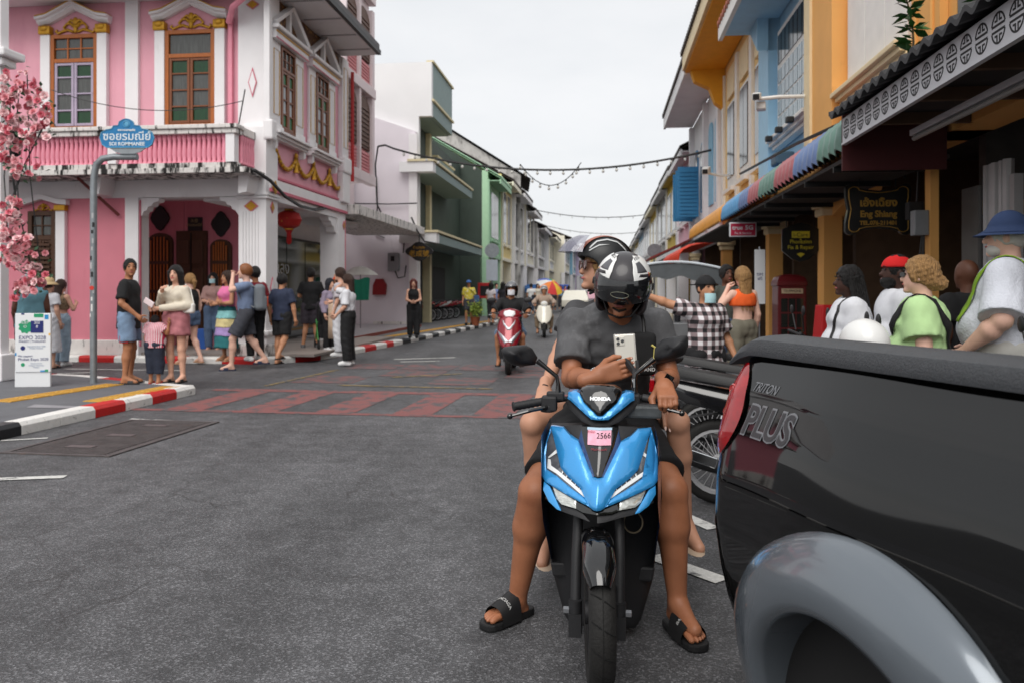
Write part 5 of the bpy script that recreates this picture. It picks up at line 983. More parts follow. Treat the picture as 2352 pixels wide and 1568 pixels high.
def drape(root, pts, s, w_, mat, name='bag_strap', off=.008, n=6, on='shirt'):
 ob = [c for c in root.children if c.name.split('.')[0] == on][0]; bv = BVHTree.FromPolygons([v.co[:] for v in ob.data.vertices], [p.vertices[:] for p in ob.data.polygons]); q = []
 P_ = [Vector(p) * s for p in pts]
 for a, b_ in zip(P_, P_[1:]):
  for i in range(n): h_ = bv.find_nearest(a.lerp(b_, i / n)); q.append((h_[0] + h_[1] * off, h_[1]))
 rows = []
 for i in range(len(q)):
  t = (q[min(i + 1, len(q) - 1)][0] - q[max(i - 1, 0)][0]); x = t.cross(q[i][1]); x = x.normalized() * w_ / 2 if x.length > 1e-6 else Vector((w_ / 2, 0, 0)); rows.append([q[i][0] - x - q[i][1] * .006, q[i][0] - x, q[i][0] + x, q[i][0] + x - q[i][1] * .006])
 return MB().loft(rows, True, False).build(name, mat, root, smooth='all')
m_hblk = M('hair_black', (20, 17, 16), .45, var=.4, vs=30, stretch=(6, 6, .5), bump=1, bs=30); m_hbrn = M('hair_brown', (58, 38, 28), .5, var=.45, vs=30, stretch=(6, 6, .5), bump=1, bs=30); m_hbl = M('hair_blond', (168, 128, 80), .5, var=.5, vs=24, stretch=(6, 6, .5), bump=1, bs=26); m_hgin = M('hair_ginger', (134, 82, 46), .55, var=.3, vs=40)
m_sandal = M('sandal_black', (28, 27, 28), .6); m_shoew = M('shoe_white', (220, 220, 220), .55, var=.1)
# ================================================================ black pickup passing on the near side
m_blk = M('black_car_paint', (4, 4, 4), .03, 0, var=0, spec=.62); m_plas = M('bedliner_plastic', (66, 68, 71), .55, var=.12, vs=40, bump=.25, bs=220); m_flare = M('silver_grey_flare', (108, 115, 122), .2, .4, var=.05, coat=.6); m_tyre = M('tyre_rubber', (30, 29, 28), .75, var=.15, vs=20, bump=.2, bs=90)
m_lamp = M('red_lamp_lens', (150, 10, 18), .08, var=.35, vs=30, coat=1); m_chr = M('chrome', (210, 212, 214), .08, 1, var=0); m_alu = M('cast_alloy', (150, 152, 156), .3, .8, var=.1); m_mblk = M('matt_black_plastic', (34, 34, 36), .55, var=.12, bump=.1, bs=200); m_gblk = M('gloss_black', (14, 14, 15), .08, var=0, coat=1)
TD = Vector((.256, -.967, 0)).normalized(); tk = empty('pickup_truck', (.804, 1.62, 0), math.atan2(TD.y, TD.x), 'black pickup truck with silver grey wheel arch, only its rear half in view', 'truck')
ZP = [(1.23, 0), (1.19, .02), (1.13, .055), (1.02, .09), (.9, .112), (.78, .118), (.66, .10), (.58, .08), (.44, .03), (.36, 0)]
def wz(z):
 for (a, b_), (c, d) in zip(ZP, ZP[1:]):
  if a >= z >= c: return b_ + (d - b_) * (a - z) / (a - c)
 return 0
def side(u, z):
 t = max(0, min(1, (-.56 - u) / .04)); return (u, -wz(z) + .014 * t * t + .004 * math.sin(9 * u), z)
us = [-.6 + .6 * i / 24 for i in range(25)] + [.04 * i for i in range(1, 15)] + [.6, .78]; zs = [.36 + .87 * i / 44 for i in range(45)]
mb = MB(); idx = {}
for i, u in enumerate(us):
 for j, z in enumerate(zs): idx[i, j] = len(mb.v); mb.v.append(side(u, z))
for i in range(len(us) - 1):
 for j in range(len(zs) - 1):
  uc, zc = (us[i] + us[i + 1]) / 2, (zs[j] + zs[j + 1]) / 2
  if math.hypot(uc, zc - .365) > .42 and not (zc < .46 and abs(uc) < .45): mb.f.append((idx[i, j], idx[i + 1, j], idx[i + 1, j + 1], idx[i, j + 1]))
o = mb.build('bed_side', m_blk, tk, smooth='all')
tb_ = MB(); prof = [side(-.6, z) for z in zs]; inn = [(-.625, p[1] + .03, p[2]) for p in prof]; tb_.loft([[p, q] for p, q in zip(prof, inn)], False, False); tb_.box(-.62, -.58, .09, 1.72, .36, 1.08); tb_.build('tail_panel', m_blk, tk, smooth='all')
rl = []; 
for i in range(30):
 u = -.655 + i * 1.43 / 29; e = min(1, max(0, (u + .655) / .13)); dz = -.035 * (1 - e) ** 2; k = .3 + .7 * math.sqrt(e) if e < 1 else 1
 rl.append([(u, y, 1.228 + dz + z * k) for y, z in ((-.022, 0), (-.026, .018), (-.016, .042), (.012, .054), (.06, .056), (.1, .05), (.115, .03), (.115, 0))])
MB().loft(rl).build('bed_rail', m_plas, tk, smooth=True)
MB().box(-.6, .78, .05, .11, .7, 1.226).box(-.6, .78, .111, 1.7, .7, .74).box(-.6, .78, 1.701, 1.8, .7, 1.27).box(.74, .78, .111, 1.7, .741, 1.226).build('bed_tub', m_mblk, tk)
FZ = .365; fl = []; fp = [(.535, -.002), (.53, .018), (.51, .04), (.475, .058), (.435, .07), (.395, .078), (.375, .072), (.368, .045), (.372, -.1)]
for i in range(49):
 a = R(-14 + 208 * i / 48); fl.append([(-math.cos(a) * r, -(wz(max(.37, min(1.2, FZ + math.sin(a) * r))) * .9 + .012 + w_), FZ + math.sin(a) * r) for r, w_ in fp])
MB().loft(fl, True, False).build('wheel_arch', m_flare, tk, smooth='all')
MB().tube([(-math.cos(R(-10 + 20 * i)) * .44, .12, .40 + math.sin(R(-10 + 20 * i)) * .44) for i in range(11)], .05, 6).build('arch_liner', m_mblk, tk); MB().lathe([(.44, 0), (.44, .34)], 28, (0, .3, .40), Matrix.Rotation(R(90), 3, 'X')).build('wheel_well', m_dark, tk)
def car_wheel(u, parent):
 rt = Matrix.Rotation(R(90), 3, 'X'); w_ = MB().lathe([(.24, -.11), (.34, -.125), (.375, -.1), (.385, -.05), (.385, .05), (.375, .1), (.34, .125), (.24, .11)], 36, (u, .12, .385), rt).build('wheel', m_tyre, parent, smooth=True)
 MB().lathe([(.0, -.02), (.06, -.01), (.08, -.05), (.22, -.06), (.24, .1), (.24, -.1)], 24, (u, .12, .385), Matrix.Rotation(R(-90), 3, 'X')).build('rim', m_alu, w_, smooth=True)
car_wheel(0, tk); car_wheel(2.95, tk)
lm = [(-.597, 1.205), (-.57, 1.2), (-.555, 1.165), (-.545, 1.12), (-.55, 1.05), (-.565, 1.0), (-.597, .965)]
lp = MB(); rows = 14
for k in range(rows + 1):
 z = .965 + (1.205 - .965) * k / rows; ue = -.6 + .095 * math.sin(math.pi * min(1, max(0, (z - .95) / .27))) ** .7 + .006
 for i in range(5): u = -.603 + (ue + .603) * i / 4; q = side(max(u, -.6), z); bul = .016 * math.sin(math.pi * k / rows) ** .5 * math.sin(math.pi * (i + .6) / 5.2); lp.v.append((u - .006, q[1] - .003 - bul, z))
lp.f = [(k * 5 + i, k * 5 + i + 1, (k + 1) * 5 + i + 1, (k + 1) * 5 + i) for k in range(rows) for i in range(4)]
tl = lp.build('tail_lamp', m_lamp, tk, smooth='all')
for z in (1.13, 1.07): q = side(-.585, z); MB().lathe([(.0, .003), (.01, .004), (.015, .0), (.018, .003), (.02, 0)], 16, (-.575, q[1] - .011, z), Matrix.Rotation(R(90), 3, 'X')).build('lamp_ring', M('lamp_inner_red', (190, 60, 60), .1, coat=1), tl, smooth=True)
def decal(body, size, u, z, mat, off, sx=1, bold=0, shear=.25):
 o = text('lettering', body, size, mat, tk, (0, 0, 0), Matrix.Identity(3), .0004, sx=sx, bold=bold)
 for v in o.data.vertices:
  uu = u + v.co.x + shear * v.co.y; zz = z + v.co.y; q = side(uu, zz); v.co = (uu, q[1] - off - v.co.z, zz)
m_dec = M('decal_grey', (128, 130, 134), .3, .3, var=.1); m_dec2 = M('decal_dark', (52, 52, 55), .3, var=.1)
decal('PLUS', .105, -.385, 1.065, m_dec, .0015, .92, .006); decal('PLUS', .105, -.385, 1.065, m_dec2, .0032, .92, .0015); decal('TRITON', .032, -.445, 1.15, m_dec, .0015, .95)
cb_ = MB()   # cab, bonnet: beyond the frame beside the camera
pr = [(.80, .36), (.80, 1.2), (.86, 1.72), (1.2, 1.79), (2.0, 1.78), (2.75, 1.22), (3.95, 1.08), (4.1, .9), (4.12, .36)]
MB().loft([[(u, -.06 + .02, z) if z < 1.25 else (u, .1, z) for u, z in pr], [(u, 1.8, z) if z < 1.25 else (u, 1.62, z) for u, z in pr]]).build('cab', m_blk, tk, bevel=.03)
for a, c in ((.98, 1.5), (1.58, 2.2)): MB().add([(a, -.03, 1.24), (c + .1, -.03, 1.24), (c - .12, .085, 1.68), (a + .02, .085, 1.7)], [(0, 1, 2, 3)]).build('side_window', m_shop, tk)
# ================================================================ hero scooter
m_sblue = M('metallic_blue', (56, 152, 218), .28, .3, var=.06, vs=300, coat=1); m_sblued = M('deep_blue', (14, 54, 104), .3, .4, var=.05, coat=.8); m_lens = M('clear_lamp_lens', (150, 152, 156), .06, .25, var=.3, vs=35, coat=1); m_smoke = M('smoked_lens', (26, 27, 24), .08, var=.2, coat=1); m_drl = M('light_guide', (232, 234, 234), .25, var=.05); m_refl = M('reflector', (214, 216, 210), .12, .6, var=.4, vs=60, stretch=(1, 1, 3))
SY = R(9.0); SO = Vector((.303, 2.83, 0)); SM = Matrix.Translation(SO) @ Matrix.Rotation(-SY, 4, 'Z'); SI = SM.inverted()
sc_ = empty('blue_scooter', SO, -SY, 'blue and black scooter facing the viewer with two riders on it', 'scooter')
def sl(px, py, Y): return SI @ P(px, py, Y)
def yfas(x, z): return -.02 + (z - .61) * .70 + abs(x) * .35 + x * x * .8
def yhead(x, z): return .20 + (z - .93) * .55 + abs(x) * .12 + x * x * 2.2
def half(pts, yf):
 out = []
 for hw, zy in pts:
  D = hw * .2813; py = 753.4 + .2813 * zy; x, z = .2, .8
  for _ in range(6): Y = 2.83 + yf(x, z); x = D * Y / FPX; z = CAMH - (py - HY) * Y / FPX
  out.append((x, z))
 return out
def shell(name, pts, yf, mat, parent, th=.012, puff=.006, lift=0, mirror=True, cell=.022, px=True, pw=.02, sep=False):
 """a moulded panel: outline on the front, cut into a fine mesh, bent to yf(x,z), given a rounded rim and thickness"""
 hp = half(pts, yf) if px else pts
 if sep and mirror:
  o = shell(name, hp, yf, mat, parent, th, puff, lift, False, cell, False, pw); shell(name, [(-x, z) for x, z in hp[::-1]], yf, mat, parent, th, puff, lift, False, cell, False, pw); return o
 polys = []
 if mirror and not sep: polys = [hp + [(-x, z) for x, z in hp[::-1] if abs(x) > 1e-4]]
 else: polys = [hp]
 bm = bmesh.new()
 for poly in polys:
  q = []
  for p in poly:
   if not q or (Vector(p) - Vector(q[-1])).length > 1e-4: q.append(p)
  try: bm.faces.new([bm.verts.new((x, 0, z)) for x, z in q])
  except ValueError: pass
 bmesh.ops.triangulate(bm, faces=bm.faces)
 xs_ = [v.co.x for v in bm.verts]; zs_ = [v.co.z for v in bm.verts]
 for ax, lo, hi in ((0, min(xs_), max(xs_)), (2, min(zs_), max(zs_))):
  t = math.floor(lo / cell) * cell
  while t < hi:
   n = Vector((1, 0, 0)) if ax == 0 else Vector((0, 0, 1)); bmesh.ops.bisect_plane(bm, geom=bm.verts[:] + bm.edges[:] + bm.faces[:], plane_co=n * t, plane_no=n, dist=1e-5); t += cell
 bmesh.ops.subdivide_edges(bm, edges=bm.edges[:], cuts=1, use_grid_fill=True); bmesh.ops.triangulate(bm, faces=[f for f in bm.faces if len(f.verts) > 4])
 bd = [(e.verts[0].co.copy(), e.verts[1].co.copy()) for e in bm.edges if len(e.link_faces) == 1]
 A = np.array([(a.x, a.z) for a, _ in bd]); Bv = np.array([(b.x, b.z) for _, b in bd]) - A; L = (Bv ** 2).sum(1) + 1e-12
 bv = {v for e in bm.edges if len(e.link_faces) == 1 for v in e.verts}
 for v in bm.verts:
  p = np.array((v.co.x, v.co.z)); t = np.clip(((p - A) * Bv).sum(1) / L, 0, 1); d = math.sqrt((((A + Bv * t[:, None]) - p) ** 2).sum(1).min())
  v.co.y = yf(v.co.x, v.co.z) - lift - puff * (1 - math.exp(-(d / pw) * 2))
 bmesh.ops.recalc_face_normals(bm, faces=bm.faces)
 for f in bm.faces:
  if f.normal.y > 0: f.normal_flip()
 be = [e for e in bm.edges if len(e.link_faces) == 1]; r = bmesh.ops.extrude_edge_only(bm, edges=be)
 for g in r['geom']:
  if isinstance(g, bmesh.types.BMVert): g.co.y += th
 bmesh.ops.recalc_face_normals(bm, faces=bm.faces)
 me = bpy.data.meshes.new(name); bm.to_mesh(me); bm.free(); me.shade_smooth(); me.set_sharp_from_angle(angle=R(38)); return link(name, me, mat, parent)
hood = shell('front_fairing', [(0, 1225), (40, 1215), (172, 918), (245, 872), (300, 812), (405, 800), (398, 850), (375, 900), (335, 1050), (312, 1140), (248, 1210), (143, 1300), (85, 1395), (62, 1455), (28, 1478), (0, 1483)], yfas, m_sblue, sc_, .03, .016, .012)
shell('side_fairing', [(405, 800), (428, 870), (466, 1000), (476, 1150), (470, 1220), (440, 1262), (388, 1292), (180, 1400), (62, 1455), (85, 1395), (222, 1310), (345, 1215), (434, 1165), (444, 1050), (436, 940), (408, 855)], yfas, m_sblue, sc_, .03, .008, .006, sep=True, pw=.01)
lens = shell('running_lamp', [(410, 857), (436, 940), (444, 1050), (434, 1165), (345, 1215), (222, 1310), (85, 1395), (143, 1300), (248, 1210), (312, 1140), (335, 1050), (375, 900), (398, 850)], yfas, M('dark_clear_lens', (112, 114, 118), .06, .35, var=.4, vs=24, coat=1), sc_, .02, .005, -.004, sep=True)
shell('light_guide', [(425, 1075), (428, 1150), (345, 1195), (222, 1288), (105, 1382), (118, 1340), (240, 1240), (340, 1165), (395, 1130), (402, 1080)], yfas, m_drl, lens, .004, .002, .003, sep=True, cell=.03)
shell('light_guide', [(330, 1010), (418, 1070), (424, 1060), (345, 985)], yfas, m_drl, lens, .004, .002, .003, sep=True, cell=.03)
for i in range(5): x0 = 300 - i * 38; shell('lamp_fin', [(x0, 1165 + i * 28), (x0 - 10, 1178 + i * 28), (x0 + 8, 1212 + i * 28)], yfas, m_drl, lens, .004, .001, .004, sep=True, cell=.03)
low = shell('headlamp', [(380, 1303), (180, 1406), (176, 1480), (300, 1450), (345, 1405)], yfas, m_refl, sc_, .02, .004, -.006, sep=True); shell('headlamp_smoked', [(0, 1498), (26, 1490), (62, 1464), (178, 1408), (176, 1484), (120, 1512), (0, 1528)], yfas, m_smoke, low, .02, .004, -.008)
shell('headlamp_rim', [(395, 1300), (440, 1400), (310, 1500), (176, 1540), (60, 1580), (0, 1590), (0, 1525), (120, 1514), (176, 1484), (300, 1452), (348, 1406), (382, 1304)], lambda x, z: yfas(x, z) + .02, m_mblk, low, .02, .003, 0)
shell('fang_panel', [(452, 1262), (402, 1300), (300, 1496), (335, 1486), (405, 1425), (456, 1330)], yfas, m_sblue, sc_, .02, .006, .006, sep=True)
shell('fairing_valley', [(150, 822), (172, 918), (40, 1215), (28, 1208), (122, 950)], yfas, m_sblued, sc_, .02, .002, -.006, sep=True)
cp = shell('centre_panel', [(0, 800), (147, 803), (150, 830), (122, 950), (28, 1208), (0, 1214)], yfas, m_gblk, sc_, .02, .004, .0)
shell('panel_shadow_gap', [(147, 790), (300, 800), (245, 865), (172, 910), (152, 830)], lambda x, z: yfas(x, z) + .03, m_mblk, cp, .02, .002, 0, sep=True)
st_ = shell('tax_disc', [(0, 812), (95, 808), (95, 945), (0, 948)], yfas, M('sticker_pink', (232, 170, 190), .5, var=.25, vs=40), sc_, .001, 0, .0085); shell('tax_disc_border', [(0, 806), (100, 802), (100, 822), (0, 826)], yfas, M('sticker_blue', (170, 196, 214), .5), st_, .001, 0, .0092)
def ontofas(o, yf, off, parent): 
 for v in o.data.vertices: v.co = (v.co.x, yf(v.co.x, v.co.z) - off, v.co.z)
q = half([(50, 870)], yfas)[0]; ontofas(text('lettering', '2566', .027, m_black, st_, (.016, 0, q[1])), yfas, .0105, st_); ontofas(text('lettering', 'ภาษีรถ', .011, M('sticker_red', (200, 70, 90)), st_, (-.03, 0, q[1] + .012)), yfas, .0105, st_); ontofas(text('lettering', 'กรมการขนส่ง', .011, M('sticker_red'), st_, (0, 0, q[1] - .045)), yfas, .0105, st_)
vis = shell('visor', [(0, 464), (110, 468), (160, 490), (168, 520), (132, 600), (20, 705), (0, 708)], yhead, m_gblk, sc_, .06, .014, .01); shell('handlebar_cowl', [(0, 712), (22, 708), (135, 602), (172, 530), (200, 515), (268, 520), (272, 578), (250, 588), (70, 742), (0, 747)], yhead, m_sblue, sc_, .08, .012, .004)
shell('cowl_under', [(0, 750), (70, 745), (255, 590), (290, 600), (270, 650), (150, 760), (60, 800), (0, 805)], lambda x, z: yhead(x, z) + .035, m_mblk, sc_, .08, .006, 0); q = half([(0, 568)], yhead)[0]; ontofas(text('lettering', 'HONDA', .0165, M('badge_silver', (220, 222, 224), .4, .2), vis, (.0, 0, q[1]), sx=1.25, bold=.0012, ext=.0), yhead, .0262, vis)
def yleg(x, z): return .30 + max(0, .5 - z) * .12 + abs(x) * .25 + x * x * 1.2
LG = [(0, 1450), (470, 1230), (478, 1330), (440, 1700), (400, 2030), (310, 2350), (265, 2420), (0, 2440)]
shell('leg_shield', LG, yleg, m_mblk, sc_, .05, .012, 0, cell=.03); shell('leg_shield_inner', [(0, 780), (420, 800), (465, 1000), (476, 1240), (0, 1460)], lambda x, z: yfas(x, z) + .09, m_mblk, sc_, .06, .004, 0, cell=.03)
for sg in (-1, 1): MB().loft([[(sg * .215, .12, .62), (sg * .215, .12, .86), (sg * .2, .3, .9), (sg * .225, .36, .62)], [(sg * .225, .26, .5), (sg * .228, .2, .62), (sg * .235, .42, .74), (sg * .24, .5, .5)], [(sg * .2, .36, .3), (sg * .21, .34, .4), (sg * .22, .6, .42), (sg * .22, .66, .3)]]).build('side_panel', m_sblued, sc_, smooth=True)
MB().loft([[(x * 1.0, y, z) for x, z in ((-.2, .24), (.2, .24), (.21, .3), (-.21, .3))] for y in (.38, .8)]).build('floorboard', m_mblk, sc_, bevel=.01)
MB().loft([[(x * a, y, zb + z * c) for x, z in ((-1, 0), (1, 0), (1, .7), (.8, 1), (-.8, 1), (-1, .7))] for y, a, zb, c in ((.72, .14, .3, .42), (.95, .17, .32, .44), (1.3, .15, .42, .36), (1.62, .1, .62, .2), (1.72, .06, .68, .12))]).build('tail_body', m_sblued, sc_, smooth=True, bevel=.02)
MB().loft([[(x * a, y, zb + z) for x, z in ((-1, 0), (1, 0), (1, .05), (.7, .09), (-.7, .09), (-1, .05))] for y, a, zb in ((.74, .09, .72), (.9, .15, .73), (1.15, .15, .75), (1.25, .13, .79), (1.6, .1, .82))]).build('seat', M('black_vinyl', (26, 26, 27), .5, bump=.15, bs=160), sc_, smooth=True, bevel=.012)
MB().box(-.13, .13, .45, 1.25, .12, .34).build('engine', m_mblk, sc_, bevel=.03)
def bike_wheel(parent, c, r, w_, rot=None, rimm=None, spokes=10, n=40):
 rt = (rot or Matrix.Identity(3)) @ Matrix.Rotation(R(90), 3, 'Y'); c = Vector(c)
 t = MB().lathe([(r - .065, -w_ * .42), (r - .04, -w_ * .5), (r - .018, -w_ * .44), (r - .005, -w_ * .22), (r, 0), (r - .005, w_ * .22), (r - .018, w_ * .44), (r - .04, w_ * .5), (r - .065, w_ * .42), (r - .065, -w_ * .42)], n, c, rt).build('wheel', m_tyre, parent, smooth='all')
 g = MB()
 for k in range(18):
  a0 = 2 * math.pi * k / 18
  for s in (-1, 1): g.tube([c + rt @ Vector(((r - .018 * u * u + .0012) * math.cos(a0 + .09 * u * s), (r - .018 * u * u + .0012) * math.sin(a0 + .09 * u * s), s * w_ * .42 * u)) for u in (.12, .45, .75, 1)], .0022, 4)
 g.tube([c + rt @ Vector(((r + .0008) * math.cos(2 * math.pi * k / n), (r + .0008) * math.sin(2 * math.pi * k / n), 0)) for k in range(n)], .0015, 4, closed=True)
 g.build('tread', M('tread_groove', (14, 14, 14), .9), t)
 rm = MB().lathe([(r - .085, -w_ * .36), (r - .063, -w_ * .4), (r - .06, 0), (r - .063, w_ * .4), (r - .085, w_ * .36), (r - .08, 0), (r - .085, -w_ * .36)], n, c, rt); rm.lathe([(.0, -.05), (.04, -.05), (.04, .05), (0, .05)], 14, c, rt)
 for k in range(spokes): a = 2 * math.pi * k / spokes; rm.beam(c + rt @ Vector((.035 * math.cos(a), .035 * math.sin(a), 0)), c + rt @ Vector(((r - .075) * math.cos(a), (r - .075) * math.sin(a), 0)), .018 if spokes < 12 else .004, .012 if spokes < 12 else .004)
 rm.build('rim', rimm or m_mblk, t, smooth=True); return t
stz = Matrix.Rotation(R(6), 3, 'Z'); bike_wheel(sc_, (0.006, 0, .26), .26, .092, stz); bike_wheel(sc_, (0, 1.28, .26), .26, .1)
fd = []
for i in range(23):
 a = R(38 + 120 * i / 22); rr = .295; hw = .056 * min(1, .62 + i * .13) ; yy, zz = -math.cos(a), math.sin(a)
 fd.append([stz @ Vector((x * hw, yy * (rr - dr), .26 + zz * (rr - dr))) for x, dr in ((-1, .06), (-.98, .03), (-.75, .01), (-.35, .001), (0, 0), (.35, .001), (.75, .01), (.98, .03), (1, .06))])
MB().loft(fd, False, False).build('front_mudguard', m_gblk, sc_, smooth='all')
for s in (-1, 1):
 fk = MB(); x = s * .078; fk.tube([(x, .0, .2), (x, .0, .3)], .024, 10).tube([(x, .01, .28), (x * 1.0, .06, .44), (x * .95, .12, .6)], .019, 10).obox((x, 0, .215), (.045, .05, .08))
 fk.build('fork_leg', m_mblk, sc_, smooth=True)
MB().lathe([(.006, .0), (.013, .0), (.013, .02), (.006, .022)], 6, (-.1, 0, .262), Matrix.Rotation(R(-90), 3, 'Y')).build('axle_nut', m_alu, sc_); MB().lathe([(.006, 0), (.013, 0), (.013, .02), (.006, .022)], 6, (.1, 0, .262), Matrix.Rotation(R(90), 3, 'Y')).build('axle_nut', m_alu, sc_); MB().lathe([(.08, 0), (.095, .002), (.095, .006), (.08, .006)], 24, (.052, 0, .26), Matrix.Rotation(R(90), 3, 'Y')).build('brake_disc', m_alu, sc_)
MB().tube([(.125 + .035 * math.cos(a), .16, .54 + .04 * math.sin(a)) for a in [2 * math.pi * k / 20 for k in range(20)]], .0035, 6, closed=True).build('horn_ring', M('old_brass', (120, 110, 92), .4, .6), sc_, True); MB().box(-.05, .05, .3, .4, .5, .95).build('head_tube', m_mblk, sc_, bevel=.02)
YB = 3.16
g = MB(); lv = MB(); sw = MB()
a, c = sl(1178, 933, YB - .03), sl(1245, 921, YB); g.tube([a, a.lerp(c, .04), a.lerp(c, .05), c], [.018, .021, .0165, .0165], 14); 
for t in (.2, .35, .5, .65, .8): p = a.lerp(c, t); g.tube([p, p + (c - a).normalized() * .006], .0178, 14)
g.build('grip', m_mblk, sc_, smooth=True); g = MB(); a2, c2 = sl(1563, 930, YB - .02), sl(1475, 912, YB + .01); g.tube([a2, a2.lerp(c2, .04), a2.lerp(c2, .05), c2], [.018, .021, .0165, .0165], 14); g.build('grip', m_mblk, sc_, smooth=True)
MB().tube([c, sl(1300, 915, YB + .03), sl(1372, 922, YB + .08), sl(1440, 912, YB + .04), c2], .011, 8).build('handlebar', m_mblk, sc_, True)
lv.tube([sl(1256, 934, YB - .03), sl(1225, 940, YB - .06), sl(1175, 954, YB - .07)], [.009, .008, .006], 8).ell(sl(1171, 955, YB - .07), (.012,) * 3).build('lever', m_gblk, sc_, True); lv = MB(); lv.tube([sl(1490, 934, YB - .03), sl(1530, 938, YB - .06), sl(1562, 947, YB - .07)], [.009, .008, .006], 8).ell(sl(1566, 948, YB - .07), (.012,) * 3); lv.build('lever', m_gblk, sc_, True)
q = sl(1262, 925, YB); sw.obox(q, (.06, .055, .06)).obox(sl(1276, 908, YB + .01), (.07, .04, .035)).lathe([(.0, 0), (.03, 0), (.03, .03), (0, .03)], 12, sl(1258, 945, YB)).build('switch_gear', m_mblk, sc_, bevel=.008); sw = MB(); sw.obox(sl(1470, 938, YB - .02), (.14, .05, .045)).obox(sl(1455, 917, YB), (.05, .05, .05)); sw.build('switch_gear', m_mblk, sc_, bevel=.008); MB().obox(sl(1475, 945, YB - .045), (.15, .02, .05)).build('brake_reservoir', M('dusty_plastic', (70, 74, 76), .5, var=.4, vs=40), sc_, bevel=.01)
def mirror(pts, Yc, tilt, stalk):
 cen = Vector((sum(p[0] for p in pts) / len(pts), sum(p[1] for p in pts) / len(pts))); rings = []
 for k, (s, dy) in enumerate(((.9, .05), (1, .045), (1.0, .03), (.96, .012), (.8, -.008), (.5, -.024), (.15, -.03))):
  rings.append([sl(cen.x + (x - cen.x) * s, cen.y + (y - cen.y) * s, Yc + dy + (x - cen.x) * tilt) for x, y in pts])
 MB().loft(rings).build('mirror', m_mblk, sc_, smooth='all'); MB().tube(stalk, [.012, .009, .008, .008, .012][:len(stalk)], 10).build('mirror_stalk', m_gblk, sc_, True)
Zm = lambda L: [(1130 + .2813 * x, 753.4 + .2813 * y) for x, y in L]
mirror(Zm([(75, 178), (100, 152), (190, 140), (278, 136), (330, 165), (372, 238), (352, 298), (270, 308), (180, 304), (120, 268), (88, 220)]), YB + .02, .0006, [sl(1234, 828, YB), sl(1251, 841, YB), sl(1279, 864, YB), sl(1282, 880, YB), sl(1282, 900, YB)])
mirror(Zm([(1322, 240), (1328, 165), (1388, 92), (1480, 70), (1588, 60), (1604, 80), (1602, 150), (1572, 218), (1490, 250), (1400, 270), (1342, 275)]), YB + .02, -.0006, [sl(1502, 824, YB), sl(1480, 842, YB), sl(1460, 858, YB), sl(1458, 875, YB), sl(1458, 900, YB)])
MB().tube([sl(1456, 893, YB), sl(1457, 870, YB)], .01, 8).beam(sl(1457, 870, YB + .0), sl(1457, 852, YB + .04), .016, .02).beam(sl(1457, 853, YB + .04), sl(1436, 826, YB + .09), .016, .022).build('phone_arm', m_mblk, sc_, bevel=.003); MB().lathe([(.011, 0), (.011, .035)], 10, sl(1456.5, 888, YB - .005)).build('clamp_screw', m_chr, sc_)
# ================================================================ the two people on the blue scooter (world coordinates)
def W3(px, py, Y): return np.array(P(px, py, Y))
def world_person(label, J, s, name='person'):
 return empty(name, (0, 0, 0), 0, label, 'person')
m_acid = mcloth('washed_black', (82, 82, 84), var=.35, vs=9, dirt=((122, 122, 124), 5, .56, .2, .5)); m_blksh = mcloth('black_short', (22, 22, 24), var=.2)
J = dict(pelvis=W3(1392, 952, 3.86), waist=W3(1400, 870, 3.82), chest=W3(1408, 775, 3.70), neck=W3(1420, 706, 3.62), head=W3(1430, 661, 3.50), LS=W3(1508, 738, 3.68), RS=W3(1318, 742, 3.66), LE=W3(1538, 868, 3.60), RE=W3(1312, 868, 3.52), LW=W3(1526, 886, 3.18), RW=W3(1374, 864, 3.25),
   LH=W3(1440, 960, 3.84), RH=W3(1345, 960, 3.84), LK=W3(1538, 1125, 3.30), RK=W3(1232, 1128, 3.33), LA=W3(1556, 1383, 3.27), RA=W3(1188, 1375, 3.42))
J['LF'] = V3(.28, -1, 0); J['RF'] = V3(-.75, -.75, 0); J['LD'] = V3(-.02, -.12, -.16); J['RD'] = V3(.25, -.02, .07)
rd = world_person('rider in washed black tee and smoky visor helmet photographing with a phone', J, 1.0)
HDm = Matrix.Rotation(R(-14), 3, 'Z') @ Matrix.Rotation(R(20), 3, 'X') @ Matrix.Rotation(R(7), 3, 'Y'); HD = np.array(HDm)
g_me = body(J, 1.0, 1.08, False, .0085, False, .3, True, True, HD, lf=1.22)
hb = MB()
